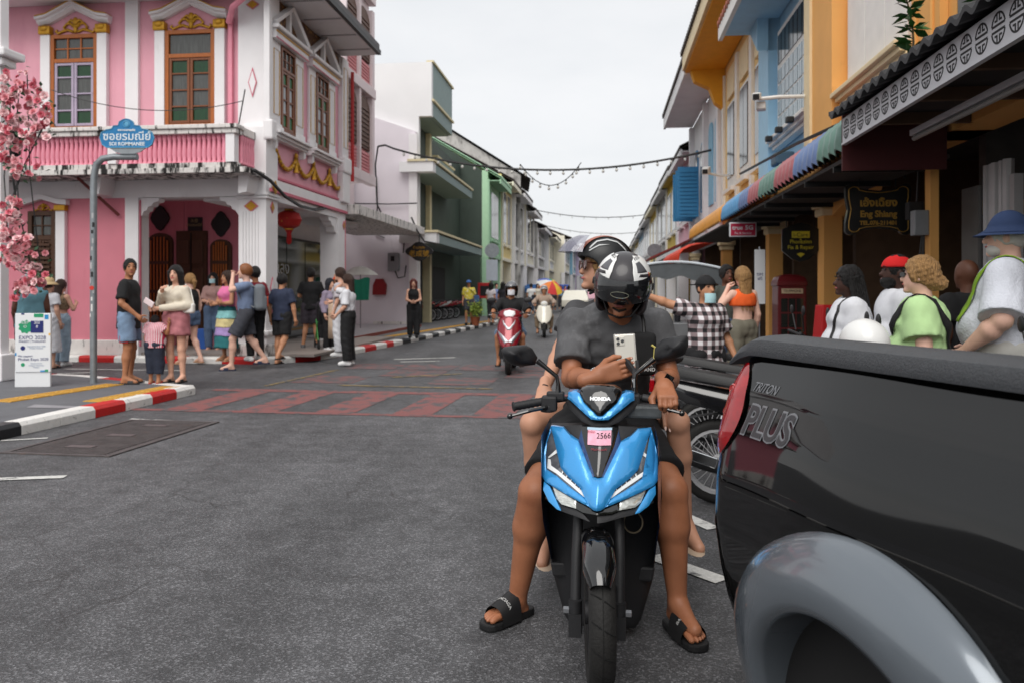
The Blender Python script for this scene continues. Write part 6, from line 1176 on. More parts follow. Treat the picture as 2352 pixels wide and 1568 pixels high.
def hand(w, d, nrm, side, fl, curlv, thumb):
 """returns mesh: palm, four bent fingers, thumb"""
 w, d, nrm = Vector(w), Vector(d).normalized(), Vector(nrm); nrm = (nrm - d * nrm.dot(d)).normalized(); x = d.cross(nrm) * side; A = np.array; g = SDF(A(w) - .19, A(w) + .19, .0044)
 for o in (-.028, -.01, .009, .027): g.cone(A(w + x * o * .75), A(w + d * .082 + x * o * 1.05), .0155, .0128, .016)
 g.cone(A(w - d * .06), A(w), .031, .0275, .02)
 nails = []
 for i, o in enumerate((-.030, -.010, .0105, .030)):
  p = w + d * .084 + x * o; dd = d.copy(); nn = nrm.copy(); L = fl[i]
  for k in range(3):
   c = curlv[i][k]; dn, nn = (dd * math.cos(c) + nn * math.sin(c)), (nn * math.cos(c) - dd * math.sin(c)); dd = dn; q = p + dd * L * (.44, .31, .25)[k]; g.cone(A(p), A(q), .0102 * (1, .93, .86)[k], .0102 * (.94, .87, .68)[k], .0035); p = q
  nails.append((p - dd * .006 - nn * .0062, dd, nn))
 t0 = w + d * .018 - x * .024 + nrm * .006; pts = [t0] + [w + d * a + x * b_ + nrm * c for a, b_, c in thumb]; g.cone(A(t0), A(pts[1]), .019, .0145, .014)
 for a, b_, r0, r1 in zip(pts[1:], pts[2:], (.0135, .0125), (.0125, .0085)): g.cone(A(a), A(b_), r0, r1, .005)
 return g.net('hand'), nails
PH = W3(1437, 812, 3.31)      # phone centre
hw = J['RW']; hme, nails1 = hand(hw, V3(.95, -.08, .3), V3(.1, .95, .0), -1, (.074, .08, .076, .062), ((.05, .35, .3), (.12, .4, .3), (.22, .3, .2), (.3, .25, .15)), ((.05, -.045, .045), (.085, -.05, .06), (.11, -.045, .06)))
hw2 = J['LW']; hme2, nails2 = hand(hw2, V3(-.02, -.9, -.42), V3(0, .4, -.9), 1, (.072, .078, .074, .058), ((.75, 1.0, .6), (.75, 1.05, .6), (.7, 1.05, .6), (.65, 1.0, .55)), ((.05, -.055, .03), (.085, -.05, .05), (.1, -.035, .065)))
bm = bmesh.new(); bm.from_mesh(g_me)
for m_ in (hme, hme2): bm.from_mesh(m_)
for f in bm.faces: f.smooth = True
bm.to_mesh(g_me); bm.free(); link('body', g_me, M('skin_rider', (160, 104, 74), .48, var=.22, vs=9, bump=.12, bs=320, spec=.45, dirt=((140, 84, 58), 7, .55, .3, 1)), rd)
m_nail = M('finger_nail', (226, 178, 164), .3, var=0)
for p, d, n in nails1 + nails2: MB().ell(p, (.0048, .0018, .0065), 8, 6, Matrix((d.cross(n), n, d)).transposed()).build('fingernail', m_nail, rd, True)
JT = {k: v for k, v in J.items() if k not in ('LF', 'RF', 'LD', 'RD')}
link('shirt', top(JT, 1.0, 'tee', 1.06, False, .0095, None, .74, .02, 4, .072, baggy=1.08), m_acid, rd)
g = SDF(*bbox(JT), .0095); g.ell(J['pelvis'], (.19, .15, .15), .04)
for a in 'LR': t = .83; q = J[a + 'H'] * (1 - t) + J[a + 'K'] * t; g.cone(J[a + 'H'], q, .115, .10, .03, cut=True)
g.wrinkle(.01, 55, 8); link('shorts', g.net('shorts'), m_blksh, rd)
facebits(rd, J, 1.0, HD, (150, 84, 76)); c_ = J['head']; TT = lambda *v: Vector(c_ + HD @ V3(*v))
MB().tube([TT(-.03, -.085, -.066), TT(0, -.096, -.074), TT(.03, -.085, -.066)], [.004, .006, .004], 6).build('goatee', m_brow, rd, True); MB().ell(TT(0, -.085, -.098), (.022, .014, .014), 10, 6).build('goatee', m_brow, rd, True); MB().tube([TT(-.026, -.092, -.044), TT(0, -.1, -.04), TT(.026, -.092, -.044)], [.002, .004, .002], 6).build('moustache', m_brow, rd, True)
g = SDF(c_ - .2, c_ + .2, .008); g.ell(np.array(TT(0, .02, .02)), (.088, .104, .106), .01, rot=HD); g.ell(np.array(TT(0, -.12, -.04)), (.08, .1, .125), .012, op='s', rot=HD); link('hair', g.net('hair'), m_hblk, rd)
m_slide = M('slide_rubber', (24, 24, 25), .55, var=.1); m_slw = M('slide_white', (214, 214, 212), .6)
for a, tx in (('L', 'BALENCIAGA'), ('R', 'BALENCIAGA')):
 an = J[a + 'A']; fd = J[a + 'F'] / np.linalg.norm(J[a + 'F']); sd = V3(-fd[1], fd[0], 0); r = [(-.085, .018), (-.07, .036), (-.03, .041), (.03, .043), (.09, .05), (.14, .052), (.175, .046), (.195, .03), (.2, .012)]
 poly = [tuple((an + fd * t + sd * w_)[:2]) for t, w_ in r] + [tuple((an + fd * t - sd * w_)[:2]) for t, w_ in r[::-1]]; so = MB().flat(poly, .001, .032).build('slide', m_slide, rd, bevel=.008); pr = []
 for t, hh in ((.03, .112), (.06, .102), (.09, .091), (.12, .08), (.138, .073)): c = an + fd * t; pr.append([Vector((c[0] + sd[0] * .057 * math.cos(b_), c[1] + sd[1] * .057 * math.cos(b_), .012 + hh * math.sin(b_) ** .7)) for b_ in [math.pi * i / 14 for i in range(15)]])
 MB().loft(pr, False, False).build('slide_strap', m_slide, so, smooth='all')
 o = text('lettering', tx, .0185, m_slw, so, (0, 0, 0), Matrix.Identity(3), .0003, bold=.0006)
 for v in o.data.vertices:
  u, q = v.co.x, v.co.y; b_ = math.pi / 2 - (u / .056); t = .088 - q; hh = .112 - (t - .03) * .36; c = an + fd * t; v.co = (c[0] + sd[0] * .0585 * math.cos(b_), c[1] + sd[1] * .0585 * math.cos(b_), .0138 + hh * math.sin(b_) ** .7)
 tb2 = MB()
 for i, (o_, L, rr) in enumerate(((.028, .155, .0145), (.008, .158, .0105), (-.009, .15, .01), (-.024, .14, .0095), (-.037, .128, .009))):
  oo = o_ * (1 if a == 'R' else -1); p0 = an + fd * .1 + sd * oo * .9; p1 = an + fd * L + sd * oo; p2 = an + fd * (L + .022) + sd * oo; tb2.tube([(p0[0], p0[1], .052), (p1[0], p1[1], .048), (p2[0], p2[1], .042), (p2[0] + fd[0] * .006, p2[1] + fd[1] * .006, .04)], [rr * .95, rr, rr * .85, rr * .4], 10)
 tb2.build('toes', _M['skin_rider'], rd, smooth=True)
def helmet(root, c, HDx, s, shell_m, open_z=-.06, visor=None, name='helmet', up=False, h=.0075, label=None, cat='helmet', strap=True):
 c = np.array(c, float); T = lambda *v: c + HDx @ V3(*v) * s; hr = empty(name, (0, 0, 0), 0, label, cat) if label else root
 g = SDF(c - .22, c + .22, h); g.ell(T(0, .015, .03), (.122 * s, .145 * s, .128 * s), .01, rot=HDx); g.box(T(0, .03, -.05), (.117 * s, .1 * s, .08 * s), .06 * s, .03, rot=HDx)
 g.ell(T(0, -.02, -.03), (.098 * s, .125 * s, .115 * s), .01, op='s', rot=HDx); g.box(T(0, -.13, -.065), (.105 * s, .11 * s, .098 * s), .05 * s, .012, op='s', rot=HDx); g.box(T(0, .0, -.19), (.2 * s, .2 * s, .07 * s), .02, .01, op='s', rot=HDx)
 sh = link('helmet_shell' if not label else 'shell', g.net('shell'), shell_m, hr); return hr, sh, T
def visor_mesh(T, lo, hi, az, R_=(.132, .162, .135), n=24, m=10, th=.003, off=(0, .01, .02)):
 """a band of an ellipsoid in front of the face; lo/hi elevation in degrees"""
 mb = MB(); ring = []
 for q in (0, 1):
  rr = []
  for i in range(m + 1):
   e = R(lo + (hi - lo) * i / m); rr.append([Vector(T(off[0] + (R_[0] - th * q) * math.cos(e) * math.sin(R(-az + 2 * az * k / n)), off[1] - (R_[1] - th * q) * math.cos(e) * math.cos(R(-az + 2 * az * k / n)), off[2] + (R_[2] - th * q) * math.sin(e))) for k in range(n + 1)])
  ring.append(rr)
 mb.loft(ring[0], False, False); mb.loft(ring[1][::-1], False, False); mb.loft([ring[0][0], ring[1][0]], False, False); mb.loft([ring[0][-1], ring[1][-1]], False, False); return mb
def smoke(name, col, a): 
 m = bpy.data.materials.new(name); m.use_nodes = True; t = m.node_tree; n = t.nodes; p = n['Principled BSDF']; p.inputs['Base Color'].default_value = C(*col); p.inputs['Roughness'].default_value = .05; p.inputs['Coat Weight'].default_value = 1; p.inputs['Alpha'].default_value = a
 nz = n.new('ShaderNodeTexNoise'); nz.inputs['Scale'].default_value = 8; b = n.new('ShaderNodeMapRange'); b.inputs[3].default_value = a - .08; b.inputs[4].default_value = a + .08; t.links.new(nz.outputs[0], b.inputs[0]); t.links.new(b.outputs[0], p.inputs['Alpha']); return m
m_hgrey = M('helmet_grey', (52, 49, 52), .4, var=.15, vs=6, coat=.3); m_hwht = M('helmet_white', (222, 222, 220), .35, var=.06, coat=.3); m_hred = M('helmet_red', (180, 50, 40), .4)
hl, hsh, TH_ = helmet(rd, np.array(TT(0, 0, .0)), HD, .98, m_hgrey, label='grey and white open-face helmet with smoky visor on the rider taking a photo')
def patch(T, pts, mat, parent, R_=(.1235, .1465, .1295), off=(0, .015, .03), name='helmet_graphic', lift=.0):
 """paint panel on the shell: outline in (azimuth from front towards +x, elevation) degrees"""
 bm = bmesh.new(); bm.faces.new([bm.verts.new((a, e, 0)) for a, e in pts]); bmesh.ops.triangulate(bm, faces=bm.faces)
 for ax in (0, 1):
  vs_ = [v.co[ax] for v in bm.verts]; t = math.ceil(min(vs_) / 6) * 6
  while t < max(vs_): n = Vector((1, 0, 0)) if ax == 0 else Vector((0, 1, 0)); bmesh.ops.bisect_plane(bm, geom=bm.verts[:] + bm.edges[:] + bm.faces[:], plane_co=n * t, plane_no=n, dist=1e-5); t += 6
 for v in bm.verts:
  a, e = R(v.co.x), R(v.co.y); q = T(off[0] + (R_[0] + lift) * math.cos(e) * math.sin(a), off[1] - (R_[1] + lift) * math.cos(e) * math.cos(a), off[2] + (R_[2] + lift) * math.sin(e)); v.co = q
 bmesh.ops.recalc_face_normals(bm, faces=bm.faces); r = bmesh.ops.solidify(bm, geom=bm.faces[:], thickness=-.0012); me = bpy.data.meshes.new(name); bm.to_mesh(me); bm.free(); me.shade_smooth(); return link(name, me, mat, parent)
for s_ in (-1, 1):
 q = lambda L: [(s_ * a, e) for a, e in (L if s_ > 0 else L[::-1])]
 w0 = patch(TH_, q([(28, 12), (100, 0), (120, 30), (110, 62), (60, 74), (32, 60), (26, 35)]), m_hwht, hsh, lift=.001)
 patch(TH_, q([(38, 34), (70, 30), (62, 56), (42, 54)]), M('helmet_graphite', (84, 84, 88), .4, coat=.3), hsh, lift=.0026); patch(TH_, q([(40, 26), (92, 16), (96, 22), (44, 31)]), m_hgrey, hsh, lift=.0026); patch(TH_, q([(34, 14), (80, 4), (84, 9), (38, 21)]), m_hgrey, hsh, lift=.0026)
 for i in range(4): patch(TH_, q([(46 + i * 11, 60), (51 + i * 11, 60), (53 + i * 11, 68), (48 + i * 11, 68)]), m_hgrey, hsh, lift=.0026)
 patch(TH_, q([(70, 6), (73, 6), (76, 28), (73, 28)]), m_hred, hsh, lift=.003); patch(TH_, q([(76, 4), (78, 4), (81, 26), (79, 26)]), M('helmet_yellow', (214, 176, 50), .4), hsh, lift=.003)
vz = visor_mesh(TH_, -20, 26, 84).build('visor', smoke('smoky_visor', (30, 31, 33), .8), hl, smooth='all'); MB().tube([TH_(.03 * math.cos(t) * 1.3, -.1525 + .004 * math.cos(t) ** 2, .02 + .014 * math.sin(t)) for t in [2 * math.pi * k / 20 for k in range(20)]], .0009, 4, closed=True).build('visor_badge', M('visor_print', (150, 150, 132), .5), vz, True)
for s_ in (-1, 1): MB().lathe([(.0, .008), (.014, .006), (.018, 0)], 14, TH_(s_ * .13, .0, .02), Matrix((HDm @ Vector((0, 1, 0)), HDm @ Vector((0, 0, 1)), HDm @ Vector((s_, 0, 0)))).transposed()).build('visor_pivot', m_mblk, hl, smooth=True)
MB().tube([TH_(-.1, -.02, -.07), TT(-.075, -.03, -.06), TT(-.05, -.05, -.11), TT(0, -.06, -.12), TT(.05, -.05, -.11), TT(.085, -.02, -.06)], .005, 6).build('chin_strap', m_black, hl, True)
ph = empty('phone', PH, 0, 'silver phone in a clear case held up by the rider, three lenses showing', 'phone'); rt = Matrix.Rotation(R(-3), 3, 'Y') @ Matrix.Rotation(R(-12), 3, 'X'); m_phb = M('phone_back', (190, 186, 176), .25, .4, var=.04, coat=.4)
MB().obox((0, 0, 0), (.082, .0095, .158), rt).build('phone_body', m_phb, ph, bevel=.004); MB().obox(rt @ Vector((0, .001, 0)), (.09, .0085, .166), rt).build('clear_case', smoke('clear_case', (210, 206, 200), .45), ph, bevel=.004)
cmn = rt @ Vector((-.0195, -.0065, .052)); MB().obox(cmn, (.036, .003, .037), rt).build('lens_bump', m_phb, ph, bevel=.0015)
for u, v in ((-.0285, .061), (-.0285, .043), (-.0105, .052)): MB().lathe([(0, .004), (.0065, .004), (.0075, 0)], 14, rt @ Vector((u, -.008, v)), rt @ Matrix.Rotation(R(90), 3, 'X')).build('lens', m_gblk, ph, smooth=True)
MB().obox(rt @ Vector((.0, -.004, -.085)), (.1, .03, .014), rt).obox(rt @ Vector((.042, -.006, -.055)), (.012, .028, .05), rt).obox(rt @ Vector((-.042, -.006, -.062)), (.012, .028, .03), rt).lathe([(.0, .012), (.014, .012), (.014, -.012), (0, -.012)], 12, rt @ Vector((-.02, -.015, -.075)), Matrix.Rotation(R(90), 3, 'X')).build('clamp', m_mblk, ph, bevel=.002)
w_ = J['LW']; wd = (J['LW'] - J['LE']); wd /= np.linalg.norm(wd); wr = rotm(Vector(wd)); wt = empty('wristwatch', (0, 0, 0), 0, 'black smartwatch on the wrist of the rider holding the bar', 'watch'); MB().lathe([(.034, -.011), (.0375, -.011), (.0375, .011), (.034, .011)], 24, Vector(w_ - wd * .035), wr).build('watch_band', m_mblk, wt, smooth=True); q = Vector(w_ - wd * .035) + Vector((.012, -.02, .03)); MB().obox(q, (.036, .012, .04), rotm(Vector((.25, -.6, .7)), Vector(wd)) @ Matrix.Rotation(R(90), 3, 'X')).build('watch_case', m_gblk, wt, bevel=.004)
w_ = J['RW']; wd = J['RW'] - J['RE']; wd /= np.linalg.norm(wd); br = MB(); wr = rotm(Vector(wd))
for k in range(22): a = 2 * math.pi * k / 22; br.ell(Vector(w_ - wd * .02) + wr @ Vector((.032 * math.cos(a), .036 * math.sin(a), .004 * math.sin(3 * a))), (.0045, .0045, .0045), 6, 4)
tag(br.build('chain_bracelet', m_chr, None, True), 'thin silver chain bracelet on the wrist of the hand holding the phone', 'bracelet')
bg_ = empty('sling_bag', (0, 0, 0), 0, 'small black sling bag strapped across the chest of the rider', 'bag'); bc = Vector(P(1478, 812, 3.5)); g = SDF(np.array(bc) - .16, np.array(bc) + .16, .008); g.box(np.array(bc), (.055, .03, .095), .025, .01); link('bag_body', g.net('bag'), mcloth('bag_black', (24, 24, 25)), bg_)
MB().tube([P(1480, 770, 3.5), P(1478, 740, 3.52), P(1472, 715, 3.55), P(1462, 700, 3.62)], .008, 6).build('strap', m_black, bg_, True); text('lettering', 'ER\nAND', .022, m_slw, bg_, bc + Vector((.022, -.032, -.055))); MB().tube([bc + Vector((.03, -.033, .04)), bc + Vector((.045, -.03, .03)), bc + Vector((.042, -.032, -.01)), bc + Vector((.034, -.034, -.03))], .005, 6).build('bag_patch', M('bag_yellow', (220, 206, 120), .6), bg_, True)
# ---------------------------------------------------------------- passenger
K = dict(pelvis=W3(1405, 905, 4.28), waist=W3(1405, 835, 4.26), chest=W3(1402, 752, 4.22), neck=W3(1392, 682, 4.18), head=W3(1380, 620, 4.15), LS=W3(1478, 718, 4.2), RS=W3(1325, 715, 4.16), LE=W3(1535, 800, 4.15), RE=W3(1288, 800, 4.12), LW=W3(1532, 912, 3.72), RW=W3(1250, 896, 3.88),
   LH=W3(1448, 925, 4.22), RH=W3(1362, 925, 4.22), LK=W3(1556, 968, 3.66), RK=W3(1222, 972, 3.70), LA=W3(1574, 1205, 3.78), RA=W3(1250, 1238, 3.86)); K['LF'] = V3(.25, -1, -.1); K['RF'] = V3(-.1, -1, -.1)
pg = empty('person', (0, 0, 0), 0, 'passenger in dark grey tee and sunglasses looking aside behind the rider', 'person'); PDm = Matrix.Rotation(R(-78), 3, 'Z') @ Matrix.Rotation(R(-4), 3, 'X'); PD = np.array(PDm)
pme = body(K, .97, 1.0, True, .0095, False, .3, True, True, PD)
h3, n3 = hand(K['LW'], V3(.04, -.55, -.72), V3(-.1, .6, -.45), 1, (.072, .078, .074, .06), ((.1, .15, .1),) * 4, ((.05, -.045, .01), (.08, -.055, .012), (.105, -.055, .012))); h4, n4 = hand(K['RW'], V3(-.12, -.6, -.5), V3(.1, .5, -.6), -1, (.072, .078, .074, .06), ((.15, .2, .1),) * 4, ((.05, -.045, .01), (.08, -.055, .012), (.105, -.055, .012)))
bm = bmesh.new(); bm.from_mesh(pme)
for m_ in (h3, h4): bm.from_mesh(m_)
for f in bm.faces: f.smooth = True
bm.to_mesh(pme); bm.free(); link('body', pme, M('skin_passenger', (192, 142, 116), .5, var=.1, vs=14, bump=.04, bs=240), pg); KT = {k: v for k, v in K.items() if k not in ('LF', 'RF')}
for p, d, n in n3 + n4: MB().ell(p + d * .006, (.005, .002, .011), 8, 6, Matrix((d.cross(n), n, d)).transposed()).build('fingernail', M('nail_pale', (226, 196, 184), .25, var=0), pg, True)
link('shirt', top(KT, .97, 'tee', 1.0, True, .011, None, .6, .02, 9, .075), mcloth('washed_grey', (70, 70, 72), var=.3), pg); g = SDF(*bbox(KT), .011); g.ell(K['pelvis'], (.165, .13, .13), .04)
for a in 'LR': q = K[a + 'H'] * .75 + K[a + 'K'] * .25; g.cone(K[a + 'H'], q, .1, .09, .03, cut=True)
link('shorts', g.net('shorts'), m_blksh, pg); cP = K['head']; TP = lambda *v: Vector(cP + PD @ V3(*v) * .97); facebits(pg, K, .97, PD, (176, 100, 98), eyes=False); link('hair', hair(K, .97, 'bob', .009, PD), m_hbl, pg); MB().lathe([(.028, -.004), (.031, -.004), (.031, .004), (.028, .004)], 16, Vector(K['RW']) - (Vector(K['RW']) - Vector(K['RE'])).normalized() * .01, rotm(Vector(K['RW'] - K['RE']))).build('hair_tie', m_black, pg)
for a in 'LR':
 an = K[a + 'A']; MB().ell(an + V3(.02 if a == 'L' else 0, -.06, -.085), (.05, .14, .014), 14, 6).build('sandal', M('beige_sandal', (190, 168, 146), .6), pg, True)
MB().lathe([(.005, 0), (.0075, .002), (.0075, .004), (.005, .004)], 14, Vector(n3[2][0]) - n3[2][1] * .05, rotm(n3[2][1])).build('ring', m_chr, pg)
sg_ = empty('sunglasses', (0, 0, 0), 0, 'tortoiseshell sunglasses worn by the passenger', 'sunglasses'); m_tor = M('tortoiseshell', (70, 36, 22), .2, var=.5, vs=60, coat=1)
for x in (-1, 1):
 pts = [TP(x * .036 + u, -.106 + abs(u) * .12, .018 + v) for u, v in ((-.026, .02), (.0, .023), (.028, .02), (.028, -.01), (.012, -.024), (-.014, -.024), (-.026, -.01))]; MB().tube(pts, .0045, 6, closed=True).build('frame', m_tor, sg_, True); MB().add(pts, [tuple(range(7))]).build('lens', M('brown_lens', (110, 52, 44), .08, coat=1, var=.1), sg_)
 MB().tube([TP(x * .066, -.1, .03), TP(x * .08, -.03, .026), TP(x * .083, .03, .012)], .0045, 6).build('temple', m_tor, sg_, True)
MB().tube([TP(-.01, -.108, .026), TP(.01, -.108, .026)], .004, 6).build('bridge', m_tor, sg_, True)
m_hmat = M('helmet_matt_black', (36, 37, 38), .45, var=.1); hp, hps, TQ = helmet(pg, np.array(TP(0, .0, .022)), PD, .99, m_hmat, label='matt black and orange helmet with raised clear visor on the passenger'); m_hor = M('helmet_orange', (158, 78, 46), .4, var=.12, coat=.2); m_hsil = M('helmet_silver', (196, 198, 198), .35)
patch(TQ, [(-26, 24), (26, 24), (34, 60), (90, 84), (146, 60), (154, 10), (206, 10), (214, 60), (270, 84), (326, 60)][:1] + [(26, 24), (40, 62), (100, 80), (150, 55), (152, 0), (208, 0), (210, 55), (260, 80), (320, 62), (334, 24)], m_hor, hps, lift=.0015) if False else None
ob = MB(); rings = []
for i in range(25):
 a = R(20 + 150 * i / 24); rings.append([Vector(TQ(x, .015 - (.1465 + .001) * math.cos(a), .03 + (.1295 + .001) * math.sin(a) - abs(x) ** 2 * 3.4)) for x in (-.05, -.035, -.018, 0, .018, .035, .05)])
ob.loft(rings, False, False).build('helmet_stripe', m_hor, hps, smooth='all')
for s_ in (-1, 1):
 q = lambda L: [(s_ * a, e) for a, e in (L if s_ > 0 else L[::-1])]
 patch(TQ, q([(40, 22), (52, 42), (80, 50), (110, 44), (128, 22), (132, 24), (114, 48), (80, 55), (48, 46), (36, 24)]), m_hsil, hps, lift=.002); patch(TQ, q([(40, 15), (60, 30), (86, 36), (60, 34), (38, 18)]), m_hsil, hps, lift=.002)
 patch(TQ, q([(88, 2), (104, 6), (118, 4), (104, 12), (90, 12)]), m_hsil, hps, lift=.002); MB().lathe([(0, .009), (.013, .008), (.018, 0)], 16, TQ(s_ * .121, -.012, .012), Matrix((PDm @ Vector((0, 1, 0)), PDm @ Vector((0, 0, 1)), PDm @ Vector((s_, 0, 0)))).transposed()).build('visor_pivot', m_mblk, hp, smooth=True)
visor_mesh(TQ, 20, 66, 62, (.125, .2, .165), off=(0, -.05, .0)).build('visor', smoke('clear_visor', (140, 140, 156), .42), hp, smooth='all')
for s_ in (-1, 1): MB().tube([TQ(s_ * .115, .0, -.05), TQ(s_ * .1, -.01, -.1), TQ(s_ * .04, -.045, -.135)], .008, 6).build('chin_strap', m_black, hp, True)
MB().obox(TQ(-.1, -.012, -.1), (.026, .026, .03), PDm).build('buckle', m_red, hp, bevel=.003)
MB().tube([TQ(-.06, -.02, -.125), TQ(0, -.05, -.15), TQ(.06, -.02, -.125)], .007, 6).build('chin_strap', m_black, hp, True)
# ================================================================ pedestrians
def pp(label, px, py, z, face, H, Y=None, **k):
 q = G(px, py, z) if Y is None else P(px, py, Y); q.z = z; return person(label, q, face, H, **k)
def sub(root, mb, name, mat, smooth=True): return mb.build(name, mat, root, smooth)
def hat(root, J, s, HD, kind, mat, **k):
 c = J['head']; T = lambda *v: Vector(c + HD @ V3(*v) * s); rot = Matrix(HD.tolist()); g = SDF(c - .25, c + .25, .009)
 g.ell(np.array(T(0, .014, .035)), (.096 * s, .115 * s, .1 * s), .01, rot=HD); n = HD @ V3(0, 0, -1); g.plane(np.array(T(0, 0, .035)), n)
 if kind == 'cap': 
  fw = -1 if not k.get('back') else 1; g.box(np.array(T(0, fw * .13, .04)), (.075 * s, .075 * s, .006 * s), .005, .008, rot=HD)
 if kind == 'bucket': g.cone(np.array(T(0, .014, .06)), np.array(T(0, .014, .02)), .1 * s, .16 * s, .01, cut=True)
 o = link('hat', g.net('hat'), mat, root)
 if kind == 'bucket':
  mb = MB(); mb.loft([[T(r * math.cos(a), .014 + r * 1.1 * math.sin(a), z) for a in [2 * math.pi * i / 28 for i in range(28)]] for r, z in ((.098, .06), (.12, .035), (.165, .012), (.166, .008), (.118, .028), (.095, .05))], False); mb.build('hat_brim', mat, o, smooth='all')
 return o
def mask(root, J, s, HD, mat, low=0):
 c = J['head']; T = lambda *v: Vector(c + HD @ V3(*v) * s); mb = MB(); rings = []
 for e in (-.095, -.07, -.045, -.02, .0): rings.append([T(.066 * math.sin(a), -.045 - .062 * math.cos(a) - .012 * (1 - abs(e + .05) * 12), e - low) for a in [R(-80 + 160 * i / 10) for i in range(11)]])
 mb.loft(rings, False, False).build('face_mask', mat, root, smooth='all')
def strapbag(label, root, J, s, a, b_, bagc, size, mat, smat=None, cat='bag', name='shoulder_bag', rz=0):
 r = empty(name, root.location, root.rotation_euler.z, label, cat); A, B = Vector(a) * s, Vector(b_) * s; c = Vector(bagc) * s; g = SDF(np.array(c) - .25, np.array(c) + .25, .012); g.box(np.array(c), np.array(size) * s, .03, .01, rot=np.array(Matrix.Rotation(R(rz), 3, 'Z'))); link('bag_body', g.net('bag'), mat, r)
 return r
den = mcloth('denim_light', (120, 144, 172), var=.3, vs=10); den2 = mcloth('denim_pale', (158, 178, 194), var=.25, vs=10); den3 = mcloth('denim_mid', (84, 104, 132), var=.25, vs=10); navy = mcloth('navy', (42, 50, 72)); blk = mcloth('black', (26, 26, 28)); grey = mcloth('charcoal', (66, 68, 76)); wht = mcloth('white', (216, 217, 222)); crm = mcloth('cream', (214, 204, 186))
r, J, s, HD = pp('man in loose black tee and patched denim shorts holding a small child by the hand', 296, 880, .118, 98, 1.72, skin='tan', T=dict(mat=blk, hem=.76, baggy=1.18, sl=.8), B=dict(mat=den, kind='shorts', t=.78, flare=1.15), Hr=dict(mat=m_hblk, kind='buzz'), foot=('sandal', m_sandal), look=-62, pose=dict(RW=(-.2, -.17, .93), RE=(-.24, .02, 1.1), LE=(.23, .09, 1.1), LW=(.16, .08, .9)))
for x, z, w_ in ((-.13, .8, .045), (-.145, .62, .05), (-.1, .8, .04)): MB().box(x - .05, x - .0, -.05, .06, z - w_, z + w_).build('red_patch', M('patch_red', (168, 34, 44), .8), r)
r, J, s, HD = pp('toddler in red and white striped blouse and rolled jeans seen from behind', 356, 880, .118, 172, .98, fat=1.3, skin='tan', h=.012, T=dict(mat=M('candy_stripe', (206, 60, 92), .85), hem=.86 * .576, baggy=1.12), B=dict(mat=mcloth('dark_jeans', (38, 44, 60)), kind='pants', t=.62, flare=1.2), Hr=dict(mat=m_hblk, kind='short'), foot=('sandal', m_red), bits=False, pose=dict(RE=(-.3, -.02, 1.2), RW=(-.36, 0, 1.42), neck=(0, .01, 1.37), head=(0, -.02, 1.50)))
m = _M['candy_stripe']; t_ = m.node_tree; wv = t_.nodes.new('ShaderNodeTexWave'); wv.inputs['Scale'].default_value = 14; wv.bands_direction = 'X'; tc2 = t_.nodes.new('ShaderNodeTexCoord'); rp = t_.nodes.new('ShaderNodeValToRGB'); rp.color_ramp.elements[0].color = C(190, 40, 78); rp.color_ramp.elements[1].color = C(226, 214, 218); rp.color_ramp.elements[0].position = .45; rp.color_ramp.elements[1].position = .55
t_.links.new(tc2.outputs['Object'], wv.inputs['Vector']); t_.links.new(wv.outputs[0], rp.inputs[0]); t_.links.new(rp.outputs[0], t_.nodes['Principled BSDF'].inputs['Base Color'])
r, J, s, HD = pp('smiling woman in cream cardigan and dusty pink skirt with long black hair', 405, 877, .118, -14, 1.63, fem=True, skin='light', T=dict(mat=crm, kind='long', hem=.86, ease=.01, vneck=.12), B=dict(mat=mcloth('dusty_pink', (176, 112, 118)), kind='skirt', len_=.55, flare=1.12, ease=.03), Hr=dict(mat=m_hblk, kind='long'), foot=('sandal', m_sandal), look=8, lips=(186, 70, 78), curl=.7, pose=dict(RE=(-.25, -.03, 1.14), RW=(-.09, -.2, 1.33), LE=(.24, -.02, 1.12), LW=(-.1, -.27, 1.08)))
MB().obox((-.16, -.36, 1.12), (.16, .02, .08), Matrix.Rotation(R(30), 3, 'Y')).build('phone_case', M('pink_white_case', (222, 204, 206), .4), r, bevel=.008)
b = strapbag('small white handbag under the arm of the woman in the cream cardigan', r, J, s, (0, 0, 0), (0, 0, 0), (.22, -.02, 1.08), (.1, .04, .075), M('white_leather', (222, 220, 214), .45)); MB().tube([(.14, -.02, 1.1), (.13, -.04, 1.3), (.15, 0, 1.37), (.2, .04, 1.3), (.28, .0, 1.1)], .009, 6).build('strap', M('white_leather'), b, True)
pp('blonde woman in black camisole and denim shorts looking away with her back half turned', 437, 836, .0, -118, 1.72, fem=True, skin='pale', T=dict(mat=blk, kind='strap', hem=.98), B=dict(mat=den3, kind='shorts', t=.4, flare=1.1), Hr=dict(mat=m_hbl, kind='pony'), foot=('sandal', M('sandal_tan', (180, 140, 110))), bits=False, pose=dict(RA=(-.08, .2, .12), LA=(.1, -.1, .085)))
r, J, s, HD = pp('woman in pale pink blouse and blue jeans with face mask and camera', 490, 806, .13, 4, 1.64, fem=True, skin='light', T=dict(mat=mcloth('rose_beige', (178, 142, 136)), hem=.95, sl=.9), B=dict(mat=den3, kind='pants', t=.97, flare=1.25), Hr=dict(mat=m_hblk, kind='long'), foot=('sandal', M('sandal_tan')), curl=.6, pose=dict(RE=(-.2, -.06, 1.1), RW=(-.06, -.22, 1.08), LE=(.2, -.06, 1.1), LW=(.07, -.22, 1.06)))
m_mask = M('mask_blue', (176, 214, 220), .7, var=.05); mask(r, J, s, HD, m_mask); MB().box(-.05, .05, -.24, -.17, .97, 1.04).lathe([(.03, 0), (.03, .06)], 12, (0, -.24, 1.0), Matrix.Rotation(R(90), 3, 'X')).build('camera', m_mblk, r)
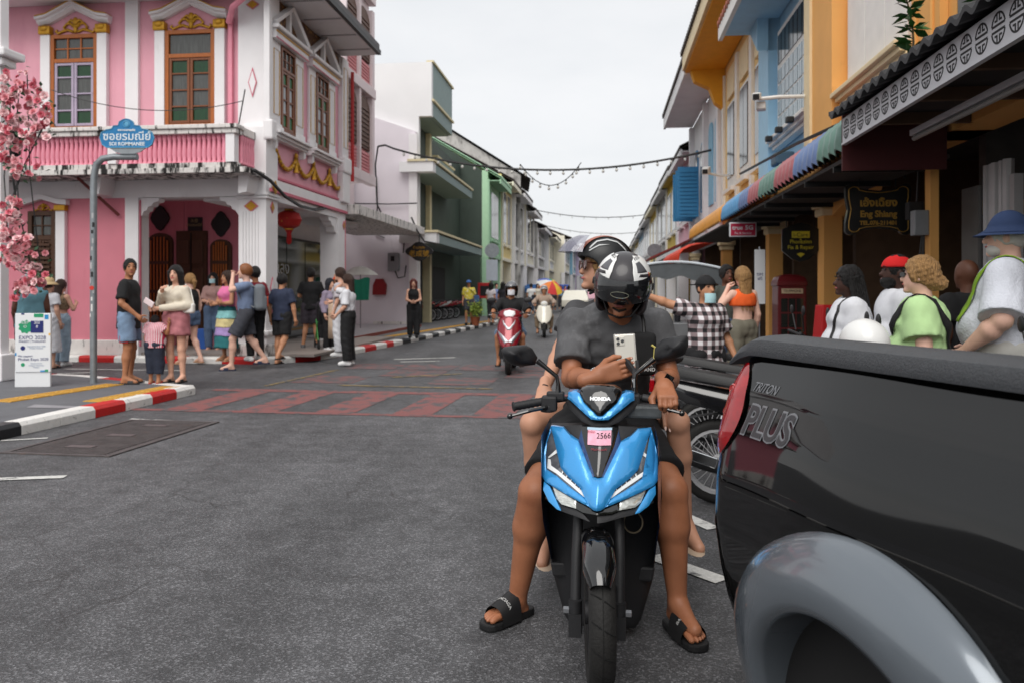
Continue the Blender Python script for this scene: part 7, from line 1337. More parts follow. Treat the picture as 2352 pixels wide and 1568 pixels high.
pp('woman in pink top and tiered pastel ruffle skirt with folded arms', 522, 828, .13, -32, 1.62, fem=True, skin='mid', T=dict(mat=mcloth('bright_pink', (226, 120, 168)), kind='strap', hem=.98), B=[dict(mat=mcloth('teal_skirt', (46, 118, 122)), kind='skirt', len_=1.55, flare=1.35), dict(mat=mcloth('lilac_skirt', (176, 150, 206)), kind='skirt', len_=1.05, flare=1.34), dict(mat=mcloth('yellow_skirt', (222, 206, 150)), kind='skirt', len_=.68, flare=1.3), dict(mat=mcloth('mint_skirt', (140, 200, 200)), kind='skirt', len_=.3, flare=1.25)], Hr=dict(mat=m_hbrn, kind='long'), foot=('sandal', M('sandal_tan')), pose=dict(RE=(-.2, -.06, 1.1), RW=(.02, -.2, 1.12), LE=(.2, -.06, 1.1), LW=(-.04, -.22, 1.08)))
r, J, s, HD = pp('tall ginger man in blue-grey tee striding with hand raised to his face', 565, 848, .0, -72, 1.87, skin='pale', T=dict(mat=mcloth('blue_grey', (118, 134, 164)), hem=.98, sl=.7), B=dict(mat=grey, kind='shorts', t=.85, flare=1.15), Hr=dict(mat=m_hgin, kind='short'), foot=('sandal', navy), bits=False, pose=dict(RE=(-.24, -.22, 1.3), RW=(-.08, -.2, 1.5), LE=(.22, -.22, 1.28), LW=(.06, -.2, 1.5), LA=(.1, -.22, .085), LK=(.1, -.2, .5), RK=(-.1, .06, .5), RA=(-.1, .3, .16)))
bk = empty('backpack', r.location, r.rotation_euler.z, 'grey backpack with orange tag on the back of the ginger man', 'backpack'); g = SDF(V3(-.3, 0, .8), V3(.3, .45, 1.7), .014); g.box(V3(0, .23, 1.28) * 1, (.15, .1, .24), .08, .02); g.box(V3(0, .31, 1.18), (.11, .05, .13), .04, .02); link('bag_body', g.net('bag'), mcloth('backpack_grey', (118, 124, 130)), bk); MB().box(-.02, .02, .36, .38, 1.12, 1.3).build('bag_tag', M('tag_orange', (226, 90, 50), .6), bk)
for x in (-1, 1): MB().tube([(x * .1, .16, 1.46), (x * .13, 0, 1.52), (x * .13, -.14, 1.4), (x * .15, -.05, 1.2), (x * .13, .14, 1.1)], .018, 6).build('strap', mcloth('backpack_grey', (0, 0, 0)), bk, True)
r, J, s, HD = pp('man in dark red polo and black trousers by the corner column', 586, 828, .13, -130, 1.7, skin='tan', T=dict(mat=mcloth('dark_red', (124, 28, 40)), hem=.9, sl=.75), B=dict(mat=blk, kind='pants', t=.97), Hr=dict(mat=m_hblk, kind='short'), foot=('shoe', m_shoew), bits=False); mask(r, J, s, HD, wht)
pp('man in navy tee and black shorts stepping onto the kerb seen from behind', 648, 836, .06, 160, 1.64, fat=1.08, skin='mid', T=dict(mat=navy, hem=.8, sl=.8, baggy=1.1), B=dict(mat=blk, kind='shorts', t=.85), Hr=dict(mat=m_hblk, kind='short'), foot=('sandal', m_sandal), bits=False, pose=dict(LE=(.26, .04, 1.1), LW=(.26, 0, .86), RK=(-.1, .05, .5), RA=(-.1, .26, .2), RE=(-.25, .0, 1.1), RW=(-.28, -.02, .86)))
pp('man in black tee and dark shorts standing under the arcade seen from behind', 714, 802, .13, 188, 1.76, skin='mid', T=dict(mat=blk, hem=.86, sl=.75, baggy=1.08), B=dict(mat=mcloth('plum_grey', (54, 48, 56)), kind='shorts', t=.85, flare=1.1), Hr=dict(mat=m_hblk, kind='short'), foot=('shoe', M('shoe_grey', (96, 96, 98), .7)), bits=False, curl=.6, pose=dict(LE=(.24, -.05, 1.12), LW=(.16, -.26, 1.1), LH=(.1, 0, .9), LA=(.16, .0, .085), RA=(-.14, 0, .085), RE=(-.24, -.05, 1.12), RW=(-.16, -.26, 1.1)))
r, J, s, HD = pp('woman in black dungarees and white tee brushing back her long hair', 800, 838, .02, -96, 1.68, fem=True, skin='light', T=dict(mat=wht, hem=1.0, sl=.9), B=[dict(mat=blk, kind='pants', t=.97, flare=1.35, rise=.34)], Hr=dict(mat=m_hbrn, kind='longback'), foot=('shoe', m_shoew), bits=False, pose=dict(RE=(-.2, -.3, 1.42), RW=(-.1, -.12, 1.55), LE=(.2, .0, 1.1), LW=(.18, -.16, .95)))
pp('woman in pale grey top and white trousers with beige jacket on her arm', 782, 818, .12, -100, 1.72, fem=True, skin='light', T=dict(mat=mcloth('pale_grey', (178, 172, 178)), hem=.95, sl=.9), B=dict(mat=wht, kind='pants', t=.97, flare=1.3), Hr=dict(mat=m_hbrn, kind='bun'), foot=('shoe', m_shoew), bits=False, pose=dict(RE=(-.2, -.05, 1.1), RW=(-.18, -.25, 1.05)))
r, J, s, HD = pp('person in dark headscarf and mauve top behind the pushchair', 757, 806, .13, 60, 1.52, fem=True, skin='light', T=dict(mat=mcloth('mauve', (150, 138, 158)), kind='long', hem=.8), B=dict(mat=blk, kind='pants', t=.97), Hr=dict(mat=mcloth('scarf_black', (36, 38, 46)), kind='long'), foot=('shoe', m_shoew), bits=False)
r, J, s, HD = pp('person in orange cap standing far under the arcade', 776, 800, .13, -60, 1.6, skin='tan', T=dict(mat=blk, hem=.85), B=dict(mat=blk, kind='pants'), foot=('shoe', m_shoew), bits=False, Hr=dict(mat=m_hblk, kind='buzz')); hat(r, J, s, HD, 'cap', mcloth('orange_cap', (226, 92, 42)))
r, J, s, HD = pp('heavy man in teal sleeveless top and white cap behind the display board', 72, 870, 0, 205, 1.72, Y=13.0, fat=1.4, skin='brown', T=dict(mat=mcloth('teal_vest', (118, 168, 182)), kind='vest', hem=.8), B=dict(mat=grey, kind='shorts'), Hr=dict(mat=m_hblk, kind='buzz'), foot=('shoe', m_shoew), bits=False, look=30); hat(r, J, s, HD, 'cap', wht)
r, J, s, HD = pp('person in straw hat and long white dress by the flowered column', 112, 848, 0, 170, 1.62, Y=14.4, fem=True, skin='light', T=dict(mat=wht, hem=.8), B=dict(mat=wht, kind='skirt', len_=1.4, flare=1.2), Hr=dict(mat=m_hbrn, kind='buzz'), foot=('sandal', m_sandal), bits=False); hat(r, J, s, HD, 'bucket', M('straw', (206, 180, 136), .8))
pp('woman with long dark hair in plaid crop top and pale ripped jeans', 140, 840, .0, 165, 1.6, fem=True, skin='light', T=dict(mat=mcloth('brown_plaid', (140, 118, 92), dirt=((60, 52, 44), 20, .55, .05, 1)), kind='strap', hem=1.05), B=dict(mat=den2, kind='pants', t=.97, flare=1.3), Hr=dict(mat=m_hbrn, kind='longback'), foot=('shoe', m_shoew), bits=False, curl=.6, pose=dict(RE=(-.24, -.06, 1.12), RW=(-.12, -.26, 1.22)))
r, J, s, HD = pp('woman with long red hair in black top and trousers walking down the pavement', 950, 776, .118, 6, 1.6, fem=True, h=.02, skin='light', T=dict(mat=blk, kind='strap', hem=.9), B=dict(mat=blk, kind='pants', t=.97, flare=1.3), Hr=dict(mat=M('hair_red', (92, 38, 34), .5), kind='long'), foot=('shoe', blk), pose=dict(RE=(-.2, -.06, 1.1), RW=(-.05, -.2, 1.05), LE=(.2, -.06, 1.1), LW=(.05, -.2, 1.05), LA=(.09, -.1, .085)))
r, J, s, HD = pp('man in yellow check shirt, dark shorts and blue cap on the far pavement', 1077, 747, .118, -6, 1.68, h=.022, skin='mid', T=dict(mat=mcloth('yellow_check', (214, 198, 70), dirt=((220, 216, 190), 14, .55, .05, 1)), hem=.84, sl=.85), B=dict(mat=grey, kind='shorts', t=.8), Hr=dict(mat=m_hblk, kind='buzz'), foot=('shoe', blk)); hat(r, J, s, HD, 'cap', mcloth('blue_cap', (70, 110, 170)))
b = strapbag('blue shoulder bag at the side of the man in the yellow shirt', r, J, s, (0, 0, 0), (0, 0, 0), (.3, 0, .98), (.1, .07, .14), mcloth('bag_blue', (60, 90, 130))); MB().tube([(.28, 0, 1.1), (.1, -.14, 1.3), (-.1, -.06, 1.42)], .012, 5).build('strap', m_black, b, True)
far = [(1128, 742, 'woman in white top and black trousers under the round sign', 150, (206, 200, 204), (40, 40, 44), 1), (1140, 733, 'person in blue shirt and sun hat beside the mint house', 20, (130, 150, 200), (120, 120, 130), 0), (1155, 738, 'person in black top with child pushchair by the kerb', 160, (40, 40, 46), (60, 60, 70), 1), (1220, 722, 'person in white tee walking behind the red scooter', 170, (222, 222, 222), (60, 70, 90), 0), (1235, 718, 'person in cream shirt far up the pavement', 10, (214, 206, 190), (70, 70, 70), 1), (1272, 713, 'person in dark blue tee near the rainbow umbrella', 180, (50, 62, 92), (60, 60, 66), 0), (1288, 711, 'person in sky blue tee far along the pavement', 0, (110, 150, 190), (60, 60, 66), 1), (1298, 709, 'person in red tee at the end of the street', 20, (190, 60, 56), (50, 50, 56), 0), (1306, 708, 'person in grey tee at the end of the street', 160, (130, 130, 134), (44, 44, 50), 1), (1450, 706, 'person in pink top crossing far up the street', 0, (214, 120, 140), (60, 60, 66), 1), (1462, 709, 'person in white shirt at the far kerb', 180, (220, 220, 220), (60, 60, 70), 0)]
for i, (px, py, lb, fc, c1, c2, fm) in enumerate(far): pp(lb, px, py, .118, fc, 1.6 + .02 * (i % 5), fem=bool(fm), h=.03, skin=('mid', 'light', 'tan')[i % 3], T=dict(mat=mcloth('far%d' % i, c1), hem=.84), B=dict(mat=mcloth('farb%d' % i, c2), kind='pants'), Hr=dict(mat=m_hblk, kind='long' if fm else 'short', h=.02), bits=False, group='pedestrians far up the street')
m_pl = bpy.data.materials.new('plaid_cloth'); m_pl.use_nodes = True; t_ = m_pl.node_tree; n_ = t_.nodes; L_ = t_.links.new; co = n_.new('ShaderNodeTexCoord'); acc = None
for d_, off in (('X', 0), ('Z', 1)):
 wv = n_.new('ShaderNodeTexWave'); wv.bands_direction = d_; wv.inputs['Scale'].default_value = 4.2; wv.inputs['Distortion'].default_value = .3; L_(co.outputs['Object'], wv.inputs['Vector']); mr = n_.new('ShaderNodeMapRange'); mr.inputs[1].default_value = .4; mr.inputs[2].default_value = .6; L_(wv.outputs[0], mr.inputs[0])
 if acc is None: acc = mr.outputs[0]
 else: ad = n_.new('ShaderNodeMath'); ad.operation = 'ADD'; L_(acc, ad.inputs[0]); L_(mr.outputs[0], ad.inputs[1]); acc = ad.outputs[0]
hf = n_.new('ShaderNodeMath'); hf.operation = 'MULTIPLY'; hf.inputs[1].default_value = .5; L_(acc, hf.inputs[0]); rp = n_.new('ShaderNodeValToRGB'); rp.color_ramp.elements[0].color = C(28, 27, 30); rp.color_ramp.elements[1].color = C(220, 216, 218); e_ = rp.color_ramp.elements.new(.5); e_.color = C(128, 112, 114); L_(hf.outputs[0], rp.inputs[0]); L_(rp.outputs[0], n_['Principled BSDF'].inputs['Base Color']); n_['Principled BSDF'].inputs['Roughness'].default_value = .85
r, J, s, HD = pp('woman in black and white plaid shirt pointing with an outstretched arm', 1620, 900, .0, 18, 1.53, Y=7.2, fem=True, fat=1.12, skin='mid', h=.011, T=dict(mat=m_pl, hem=.72, sl=.75, baggy=1.15), B=dict(mat=blk, kind='pants'), Hr=dict(mat=m_hblk, kind='buzz'), foot=('shoe', blk), look=4, pose=dict(RE=(-.34, .12, 1.42), RW=(-.58, .2, 1.52), LE=(.26, .04, 1.1), LW=(.3, -.08, .88)))
mask(r, J, s, HD, m_mask, low=.045); hat(r, J, s, HD, 'cap', blk, back=True)
pp('man in dark olive shirt standing between the columns', 1668, 860, .12, 12, 1.6, Y=10.2, skin='brown', T=dict(mat=mcloth('olive', (72, 76, 70)), hem=.85), B=dict(mat=den3, kind='pants'), Hr=dict(mat=m_hblk, kind='short'), foot=('shoe', blk))
pp('woman in bright orange crop top and khaki trousers seen from behind', 1706, 870, .12, 196, 1.55, Y=9.3, fem=True, skin='pale', T=dict(mat=mcloth('bright_orange', (232, 96, 36)), kind='strap', hem=1.1), B=dict(mat=mcloth('khaki', (112, 108, 94)), kind='pants', t=.97, flare=1.3, rise=.17), Hr=dict(mat=m_hbl, kind='longback'), foot=('shoe', m_shoew), bits=False, pose=dict(LE=(.3, -.06, 1.2), LW=(.14, -.14, 1.42)))
r, J, s, HD = pp('woman with waist-long black braids in white tee facing the shops', 1952, 900, .12, -98, 1.45, Y=5.7, fem=True, fat=1.3, skin='dark', h=.011, T=dict(mat=wht, hem=.8, sl=.7, ease=.025), B=dict(mat=den, kind='pants'), Hr=dict(mat=m_hblk, kind='braids', h=.008), foot=('shoe', m_shoew)); drape(r, [(.14, -.2, 1.0), (.11, -.14, 1.25), (.09, .0, 1.45), (.02, .2, 1.3), (-.12, .22, 1.0)], s, .02, m_black)
r, J, s, HD = pp('bearded man in bright red backward cap and white tee in profile', 2062, 900, .12, -100, 1.52, Y=5.5, fat=1.25, skin='dark', h=.011, T=dict(mat=wht, hem=.8, sl=.75, ease=.025, baggy=1.05), B=dict(mat=den3, kind='pants'), Hr=dict(mat=m_hblk, kind='buzz'), foot=('shoe', m_shoew)); hat(r, J, s, HD, 'cap', mcloth('cap_red', (206, 26, 28)), back=True)
c = J['head']; g = SDF(c - .2, c + .2, .008); g.ell(c + HD @ V3(0, -.045, -.072) * s, (.068 * s, .066 * s, .06 * s), .01); g.ell(c + HD @ V3(0, -.06, .0) * s, (.09 * s, .09 * s, .045 * s), .01, op='s'); link('beard', g.net('beard'), m_hblk, r)
r, J, s, HD = pp('fair haired woman in pale green polo shirt with black cross strap', 2118, 900, .12, -122, 1.47, Y=4.65, fem=True, fat=1.28, skin='pale', h=.01, T=dict(mat=mcloth('pale_green', (186, 220, 158)), hem=.74, sl=.72, ease=.028, baggy=1.06), B=dict(mat=den2, kind='pants'), Hr=dict(mat=m_hbl, kind='bun', h=.008), foot=('shoe', m_shoew))
drape(r, [(.1, -.2, 1.2), (.14, -.02, 1.45), (.12, .2, 1.25), (0, .25, 1.05), (-.16, .22, .86), (-.3, .05, .8)], s, .05, blk, 'cross_strap', .01)
c = J['head']; TT2 = lambda *v: Vector(c + HD @ V3(*v) * s); MB().tube([TT2(-.03, -.1, .015), TT2(.03, -.1, .015)], .016, 6).tube([TT2(-.06, -.09, .025), TT2(-.08, .02, .015)], .004, 5).build('sunglasses', m_gblk, r, True)
r, J, s, HD = pp('stout man in navy bucket hat, white shirt and green rucksack straps', 2318, 900, .12, -128, 1.72, Y=4.7, fat=1.42, skin='pale', h=.01, T=dict(mat=mcloth('white_linen', (214, 217, 226), bump=.4, bs=80), hem=.93, sl=.95, ease=.035, baggy=1.04), B=dict(mat=mcloth('stone_trousers', (196, 194, 188)), kind='pants', ease=.03), Hr=dict(mat=M('hair_white', (190, 186, 180), .7), kind='buzz', h=.008), foot=('shoe', m_shoew), pose=dict(RE=(-.32, .0, 1.1), RW=(-.24, -.2, .92), LE=(.32, .0, 1.1), LW=(.24, -.2, .92)))
hat(r, J, s, HD, 'bucket', mcloth('hat_navy', (44, 62, 98))); bt = []
c = J['head']; g = SDF(c - .2, c + .2, .008); g.ell(c + HD @ V3(0, -.045, -.07) * s, (.062 * s, .055 * s, .045 * s), .01); link('beard', g.net('beard'), M('hair_white'), r)
MB().loft([[Vector((.235 * math.cos(a), .005 + .19 * math.sin(a), z)) for a in [2 * math.pi * i / 32 for i in range(32)]] for z in (.945, .985)], False).build('belt', M('brown_belt', (104, 66, 34), .5), r, smooth='all')
m_lime = mcloth('lime_strap', (128, 164, 44)); 
for x in (-.12, .13): drape(r, [(x, -.3, 1.1), (x, -.25, 1.3), (x, .0, 1.5), (x, .25, 1.35), (x * .9, .3, 1.15), (x * .6, .3, 1.0)], s, .055, m_lime, 'rucksack_strap', .012)
g = SDF(V3(-.3, .1, .5), V3(.3, .5, 1.3), .014); g.box(V3(.06, .3, .95), (.16, .09, .16), .06, .02); tag(link('rucksack', g.net('bag'), mcloth('lime_bag', (104, 150, 40))), 'small lime green rucksack on the back of the man in the bucket hat', 'rucksack'); o = bpy.data.objects['rucksack']; o.location = r.location; o.rotation_euler = r.rotation_euler
pp('bald man in black top half hidden behind the man in the bucket hat', 2222, 900, .12, -170, 1.5, Y=5.6, fat=1.2, skin='brown', T=dict(mat=blk, hem=.8), B=dict(mat=blk, kind='pants'), foot=('shoe', blk), bits=False)
# ================================================================ other scooters, parked bikes
def yq(x, z): return (z - .5) * .42 + x * x * 2.2
SEAT = dict(pelvis=(0, 0, .80), waist=(0, .03, .94), chest=(0, .0, 1.12), neck=(0, -.02, 1.28), head=(0, -.05, 1.435), LS=(.17, -.01, 1.235), RS=(-.17, -.01, 1.235), LE=(.31, -.14, 1.06), RE=(-.31, -.14, 1.06), LW=(.3, -.4, 1.0), RW=(-.3, -.4, 1.0), LH=(.09, 0, .8), RH=(-.09, 0, .8), LK=(.21, -.42, .62), RK=(-.21, -.42, .62), LA=(.2, -.36, .2), RA=(-.2, -.36, .2))
def scooter2(label, at, rz, col, trim, retro=False):
 r = empty('scooter', at, R(rz), label, 'scooter'); K = dict(px=False, cell=.05); Wm = 1.15 if retro else 1
 shell('front_fairing', [(x * Wm, z) for x, z in [(0, .97), (.15, .95), (.2, .82), (.215, .66), (.15, .5), (.06, .42), (0, .4)]], yq, col, r, .05, .03, .03, **K)
 if retro: MB().ell((0, -.02, .44), (.1, .12, .07)).build('front_mudguard', col, r, True); MB().lathe([(0, .03), (.07, .025), (.085, 0)], 20, (0, .14, 1.0), Matrix.Rotation(R(90), 3, 'X')).build('headlamp', m_drl, r, True); MB().ell((0, .2, 1.0), (.12, .1, .09)).build('head_cowl', col, r, True)
 else:
  for q in ([(0, .47), (.03, .47), (.17, .66), (.2, .74), (.13, .68), (.02, .58), (0, .57)], [(0, .74), (.03, .74), (.1, .84), (.11, .92), (.08, .86), (.02, .79), (0, .79)]): shell('chrome_trim', q, yq, trim, r, .01, .01, .062, **K)
  shell('head_cowl', [(0, 1.1), (.1, 1.08), (.22, 1.02), (.2, .95), (0, .93)], yq, col, r, .08, .02, .0, **K); shell('headlamp', [(0, 1.07), (.09, 1.05), (.1, 1.0), (.05, .95), (0, .94)], yq, m_drl, r, .02, .01, .025, **K); fd = [[(x * .06, -.3 * math.cos(a) * k, .26 + .3 * math.sin(a) * k) for x, k in ((-1, .85), (-.8, .97), (0, 1), (.8, .97), (1, .85))] for a in [R(30 + 120 * i / 12) for i in range(13)]]; MB().loft(fd, False, False).build('front_mudguard', col, r, smooth='all')
 shell('leg_shield', [(0, .95), (.2, .9), (.22, .6), (.2, .3), (.12, .24), (0, .24)], lambda x, z: .3 + x * x, m_mblk if not retro else col, r, .05, .01, 0, **K)
 bike_wheel(r, (0, 0, .25), .25, .1, n=24, rimm=m_alu); bike_wheel(r, (0, 1.25, .25), .25, .1, n=24)
 for s in (-1, 1):
  MB().tube([(s * .075, 0, .22), (s * .075, .1, .6)], .02, 8).build('fork_leg', m_mblk, r, True); MB().tube([(s * .12, .26, 1.0), (s * .34, .32, 1.02)], .016, 8).build('handlebar', m_mblk, r, True); MB().tube([(s * .2, .28, 1.03), (s * .26, .3, 1.2)], .008, 6).build('mirror_stalk', m_gblk, r, True)
  MB().ell((s * .31, .3, 1.24), (.075, .02, .045)).build('mirror', m_mblk, r, True); MB().tube([(s * .3, .26, .99), (s * .36, .25, .985)], .008, 6).build('lever', m_chr, r, True)
 MB().box(-.18, .18, .32, .8, .24, .3).build('floorboard', m_mblk, r, bevel=.01); MB().loft([[(x * a, y, zb + z * c) for x, z in ((-1, 0), (1, 0), (1, .7), (.8, 1), (-.8, 1), (-1, .7))] for y, a, zb, c in ((.68, .14, .3, .42), (.95, .19, .3, .46), (1.3, .17, .4, .38), (1.65, .08, .62, .16))]).build('tail_body', col, r, smooth=True, bevel=.02)
 MB().loft([[(x * a, y, zb + z) for x, z in ((-1, 0), (1, 0), (1, .05), (.7, .08), (-.7, .08), (-1, .05))] for y, a, zb in ((.66, .09, .72), (.9, .15, .74), (1.55, .1, .78))]).build('seat', m_mblk, r, smooth=True, bevel=.01); return r
def rider2(label, at, rz, hl, hm, mk=None, **k):
 d = Matrix.Rotation(R(rz), 3, 'Z') @ Vector((0, .75, 0)); r, J, s, HD = person(label, Vector(at) + d, rz, 1.68, SEAT, bits=False, curl=.8, foot=('sandal', m_sandal), **k); facebits(r, J, s, HD, eyes=True)
 if mk: mask(r, J, s, HD, mk)
 q = empty('helmet', r.location, R(rz), hl, 'helmet'); hr, sh, T = helmet(q, J['head'], HD, s * .98, hm); visor_mesh(T, 20, 62, 75, (.128, .152, .137)).build('visor', _vis, q, smooth='all'); return r
_vis = smoke('pale_visor', (130, 132, 136), .55); m_cr = M('candy_red', (134, 16, 34), .22, .3, var=.05, coat=1); m_ivory = M('ivory_enamel', (226, 222, 208), .25, var=.04, coat=1)
q = G(1168, 860); scooter2('dark red scooter with silver V trim coming down the street', q, -4, m_cr, m_alu); rider2('scooter rider in black tee and white mask on the dark red scooter', q, -4, 'black helmet with grey stripe on the rider of the dark red scooter', m_gblk, wht, skin='tan', h=.014, T=dict(mat=blk, kind='tee', sl=.95), B=dict(mat=den, kind='shorts', t=.8))
q = G(1250, 776); scooter2('cream retro scooter following behind the dark red one', q, -2, m_ivory, m_chr, True); rider2('rider in beige shirt and trousers on the cream scooter', q, -2, 'white helmet on the rider of the cream scooter', m_hwht, None, skin='mid', h=.02, T=dict(mat=mcloth('beige', (170, 150, 134)), kind='long'), B=dict(mat=mcloth('tan_trousers', (150, 130, 106)), kind='pants'))
def motorbike(label, at, rz, col, group=None):      # x forward
 r = empty('motorbike', at, R(rz), label, 'motorbike', group); ry = Matrix.Rotation(R(90), 3, 'Z')
 for x in (0, 1.22): bike_wheel(r, (x, 0, .28), .28, .07, ry, M('rim_silver', (190, 190, 192), .35, .2), 24 if x == 0 else 16, 26)
 MB().loft([[(x, y * a, zb + z * c) for y, z in ((-1, 0), (1, 0), (1, .6), (.6, 1), (-.6, 1), (-1, .6))] for x, a, zb, c in ((-.42, .03, .78, .06), (-.2, .09, .66, .14), (.2, .11, .58, .16), (.5, .1, .44, .22), (.66, .06, .4, .2))]).build('tail_body', col, r, smooth=True, bevel=.015)
 MB().loft([[(x, y * a, zb + z) for y, z in ((-1, 0), (1, 0), (.8, .06), (-.8, .06))] for x, a, zb in ((-.36, .08, .85), (.05, .12, .79), (.3, .12, .75), (.56, .07, .74))]).build('seat', M('black_vinyl'), r, smooth=True, bevel=.012)
 MB().loft([[(x, y * a, zb + z * c) for y, z in ((-1, 0), (1, 0), (.9, 1), (-.9, 1))] for x, a, zb, c in ((.86, .16, .3, .5), (1.0, .18, .42, .5), (1.08, .1, .62, .34))]).build('front_fairing', col, r, smooth=True, bevel=.02)
 MB().box(.24, .7, -.1, .1, .2, .46).lathe([(.09, -.14), (.1, -.1), (.1, .1), (.09, .14)], 14, (.5, 0, .32), Matrix.Rotation(R(90), 3, 'X')).build('engine', m_alu, r, bevel=.02)
 MB().tube([(.5, -.12, .24), (.2, -.15, .22), (-.08, -.16, .3), (-.36, -.16, .4)], [.02, .03, .05, .055], 10).build('exhaust', m_mblk, r, True); MB().obox((-.14, -.215, .35), (.3, .012, .07), Matrix.Rotation(R(16), 3, 'Y')).build('heat_shield', m_chr, r, bevel=.006)
 MB().beam((0, .09, .28), (.45, .07, .36), .03, .05).build('swingarm', m_mblk, r); MB().tube([(.1, -.1, .34), (.16, -.1, .6)], .028, 10).build('shock_spring', m_chr, r, True); MB().loft([[(x, y, z) for y in (-.06, .06)] for x, z in ((-.3, .46), (-.2, .56), (0, .6), (.2, .54))], False, False).build('rear_mudguard', m_mblk, r)
 MB().obox((-.43, 0, .77), (.04, .14, .09)).build('tail_lamp', m_lamp, r, bevel=.01); MB().obox((-.4, 0, .58), (.1, .16, .02), Matrix.Rotation(R(-40), 3, 'Y')).build('number_plate', m_mblk, r)
 for s in (-1, 1):
  MB().tube([(1.22, s * .07, .28), (1.02, s * .07, .9)], .018, 8).build('fork_leg', m_alu, r, True); MB().tube([(.98, s * .05, .98), (.9, s * .3, 1.02)], .014, 8).build('handlebar', m_mblk, r, True); MB().tube([(.95, s * .2, 1.03), (.93, s * .26, 1.18)], .007, 6).build('mirror_stalk', m_mblk, r, True); MB().ell((.93, s * .3, 1.22), (.015, .06, .045)).build('mirror', m_mblk, r, True); MB().obox((-.36, s * .11, .74), (.05, .06, .04)).build('indicator', M('amber_white', (214, 190, 170), .2), r, bevel=.01)
 fd = [[(1.22 + .31 * math.cos(a) * k, x * .05, .28 + .31 * math.sin(a) * k) for x, k in ((-1, .88), (0, 1), (1, .88))] for a in [R(20 + 140 * i / 10) for i in range(11)]]; MB().loft(fd, False, False).build('front_mudguard', col, r, smooth='all'); MB().tube([(.3, .12, .2), (.32, .22, .02)], .012, 6).build('side_stand', m_mblk, r, True); return r
m_bkp = M('bike_black_paint', (24, 24, 26), .2, var=.05, coat=1)
mk_ = motorbike('black motorbike parked nose to the kerb beside the pickup, nearest of the row', (1.36, 5.25, 0), -18, m_bkp, 'motorbikes parked at the kerb')
def bcopy(src, label, at, rz, col=None, s=1):
 c = copytree(src); c.location = at; c.rotation_euler = (0, 0, R(rz)); c['label'] = label; c['group'] = 'motorbikes parked at the kerb'
 if col:
  for o in c.children:
   if o.name.split('.')[0] in ('tail_body', 'front_fairing', 'front_mudguard'): o.material_slots[0].link = 'OBJECT'; o.material_slots[0].material = col
 return c
bcopy(mk_, 'black motorbike with red stripes parked second from the pickup', (1.55, 6.3, 0), -14); bcopy(mk_, 'grey motorbike parked third from the pickup by the cart', (1.75, 7.6, 0), -10, M('bike_grey', (120, 122, 126), .3, .4)); bcopy(mk_, 'parked motorbike hidden behind the pickup below the white helmet', (1.75, 4.3, 0), -20)
bc_ = [M('bike_red', (150, 26, 34), .25, coat=1), m_bkp, M('bike_white', (206, 206, 204), .3, coat=1), M('bike_blue', (34, 60, 110), .25, coat=1)]
for i, px in enumerate((975, 990, 1004, 1018, 1032, 1046)):
 q = G(px, 741 - i * 2.0, .118); bcopy(mk_, ('dark red', 'black', 'red and black', 'white', 'glossy red', 'bright red')[i] + ' motorbike parked %s in the row before the green house' % ('first', 'second', 'third', 'fourth', 'fifth', 'last')[i], q, 215, bc_[(0, 1, 0, 2, 0, 0)[i]])
bcopy(mk_, 'blue motorbike parked under the white umbrella beside the arcade', G(838, 748, .12), 200, bc_[3]); bcopy(mk_, 'black motorbike parked behind the blue one under the umbrella', G(822, 742, .12), 205)
mk_.location.z = 0
for i, (x, y, lb) in enumerate(((-10.2, 2.1, 'dark rack of goods deep inside the orange shop'), (-14.2, 1.9, 'dark rack of goods inside the shop behind the telephone box'), (-18.6, 1.9, 'dark rack of goods inside the yellow house shop'), (-12.9, 2.2, 'dark rack of goods behind the red telephone box, further in'))): c = copytree(rk); c.location = FR.m @ Vector((x, y, .12)); c['label'] = lb; c['group'] = 'racks inside the dark shops'
hm_ = empty('helmet', P(1985, 775, 4.2), 0, 'plain white helmet left on a parked motorbike behind the pickup', 'helmet'); MB().ell((0, 0, -.03), (.125, .14, .13), 20, 14).build('helmet_shell', m_hwht, hm_, True); MB().tube([(.126 * math.cos(a), .141 * math.sin(a), -.05) for a in [2 * math.pi * i / 24 for i in range(24)]], .008, 6, closed=True).build('helmet_rim', m_mblk, hm_, True)
# ---------------------------------------------------------------- street sign, board, flowers, near-left building
ss = empty('street_sign', G(215, 879, .118), 0, 'blue street name sign on a bent galvanised pole plastered with stickers', 'street sign'); m_gal = M('galvanised_steel', (142, 148, 152), .45, .5, var=.2, vs=9); m_sbl = M('sign_blue', (28, 118, 172), .4, var=.06); q0 = ss.location
def sp(px, py, dy=0): v = P(px, py, q0.y + dy); return v - q0
MB().tube([(0, 0, 0), (0, 0, 2.75), sp(217, 400), sp(222, 378), sp(236, 365), sp(262, 361), sp(316, 361)], .046, 14).build('pole', m_gal, ss, True)
so = [(231 + 0, 318), (235, 305), (246, 299), (258, 297), (262, 290), (273, 289), (275, 281), (283, 276), (291, 274), (299, 276), (307, 281), (309, 289), (322, 290), (326, 297), (338, 299), (350, 305), (355, 318), (350, 333), (340, 340), (246, 340), (236, 333)]
def sproj(L, dy=-.06): return [(sp(x, y, dy).x, sp(x, y, dy).z) for x, y in L]
def rev(p): a = sum(p[i][0] * p[(i + 1) % len(p)][1] - p[(i + 1) % len(p)][0] * p[i][1] for i in range(len(p))); return p if a > 0 else p[::-1]
sgn = MB().prism(rev(sproj(so)), -.075, -.045).build('sign_plate', m_sbl, ss); MB().prism(rev(sproj([(252, 341), (335, 341), (322, 350), (308, 354), (280, 354), (266, 350)])), -.07, -.05).build('sign_foot', m_gal, ss); m_sw = M('sign_white', (214, 222, 226), .5, var=0)
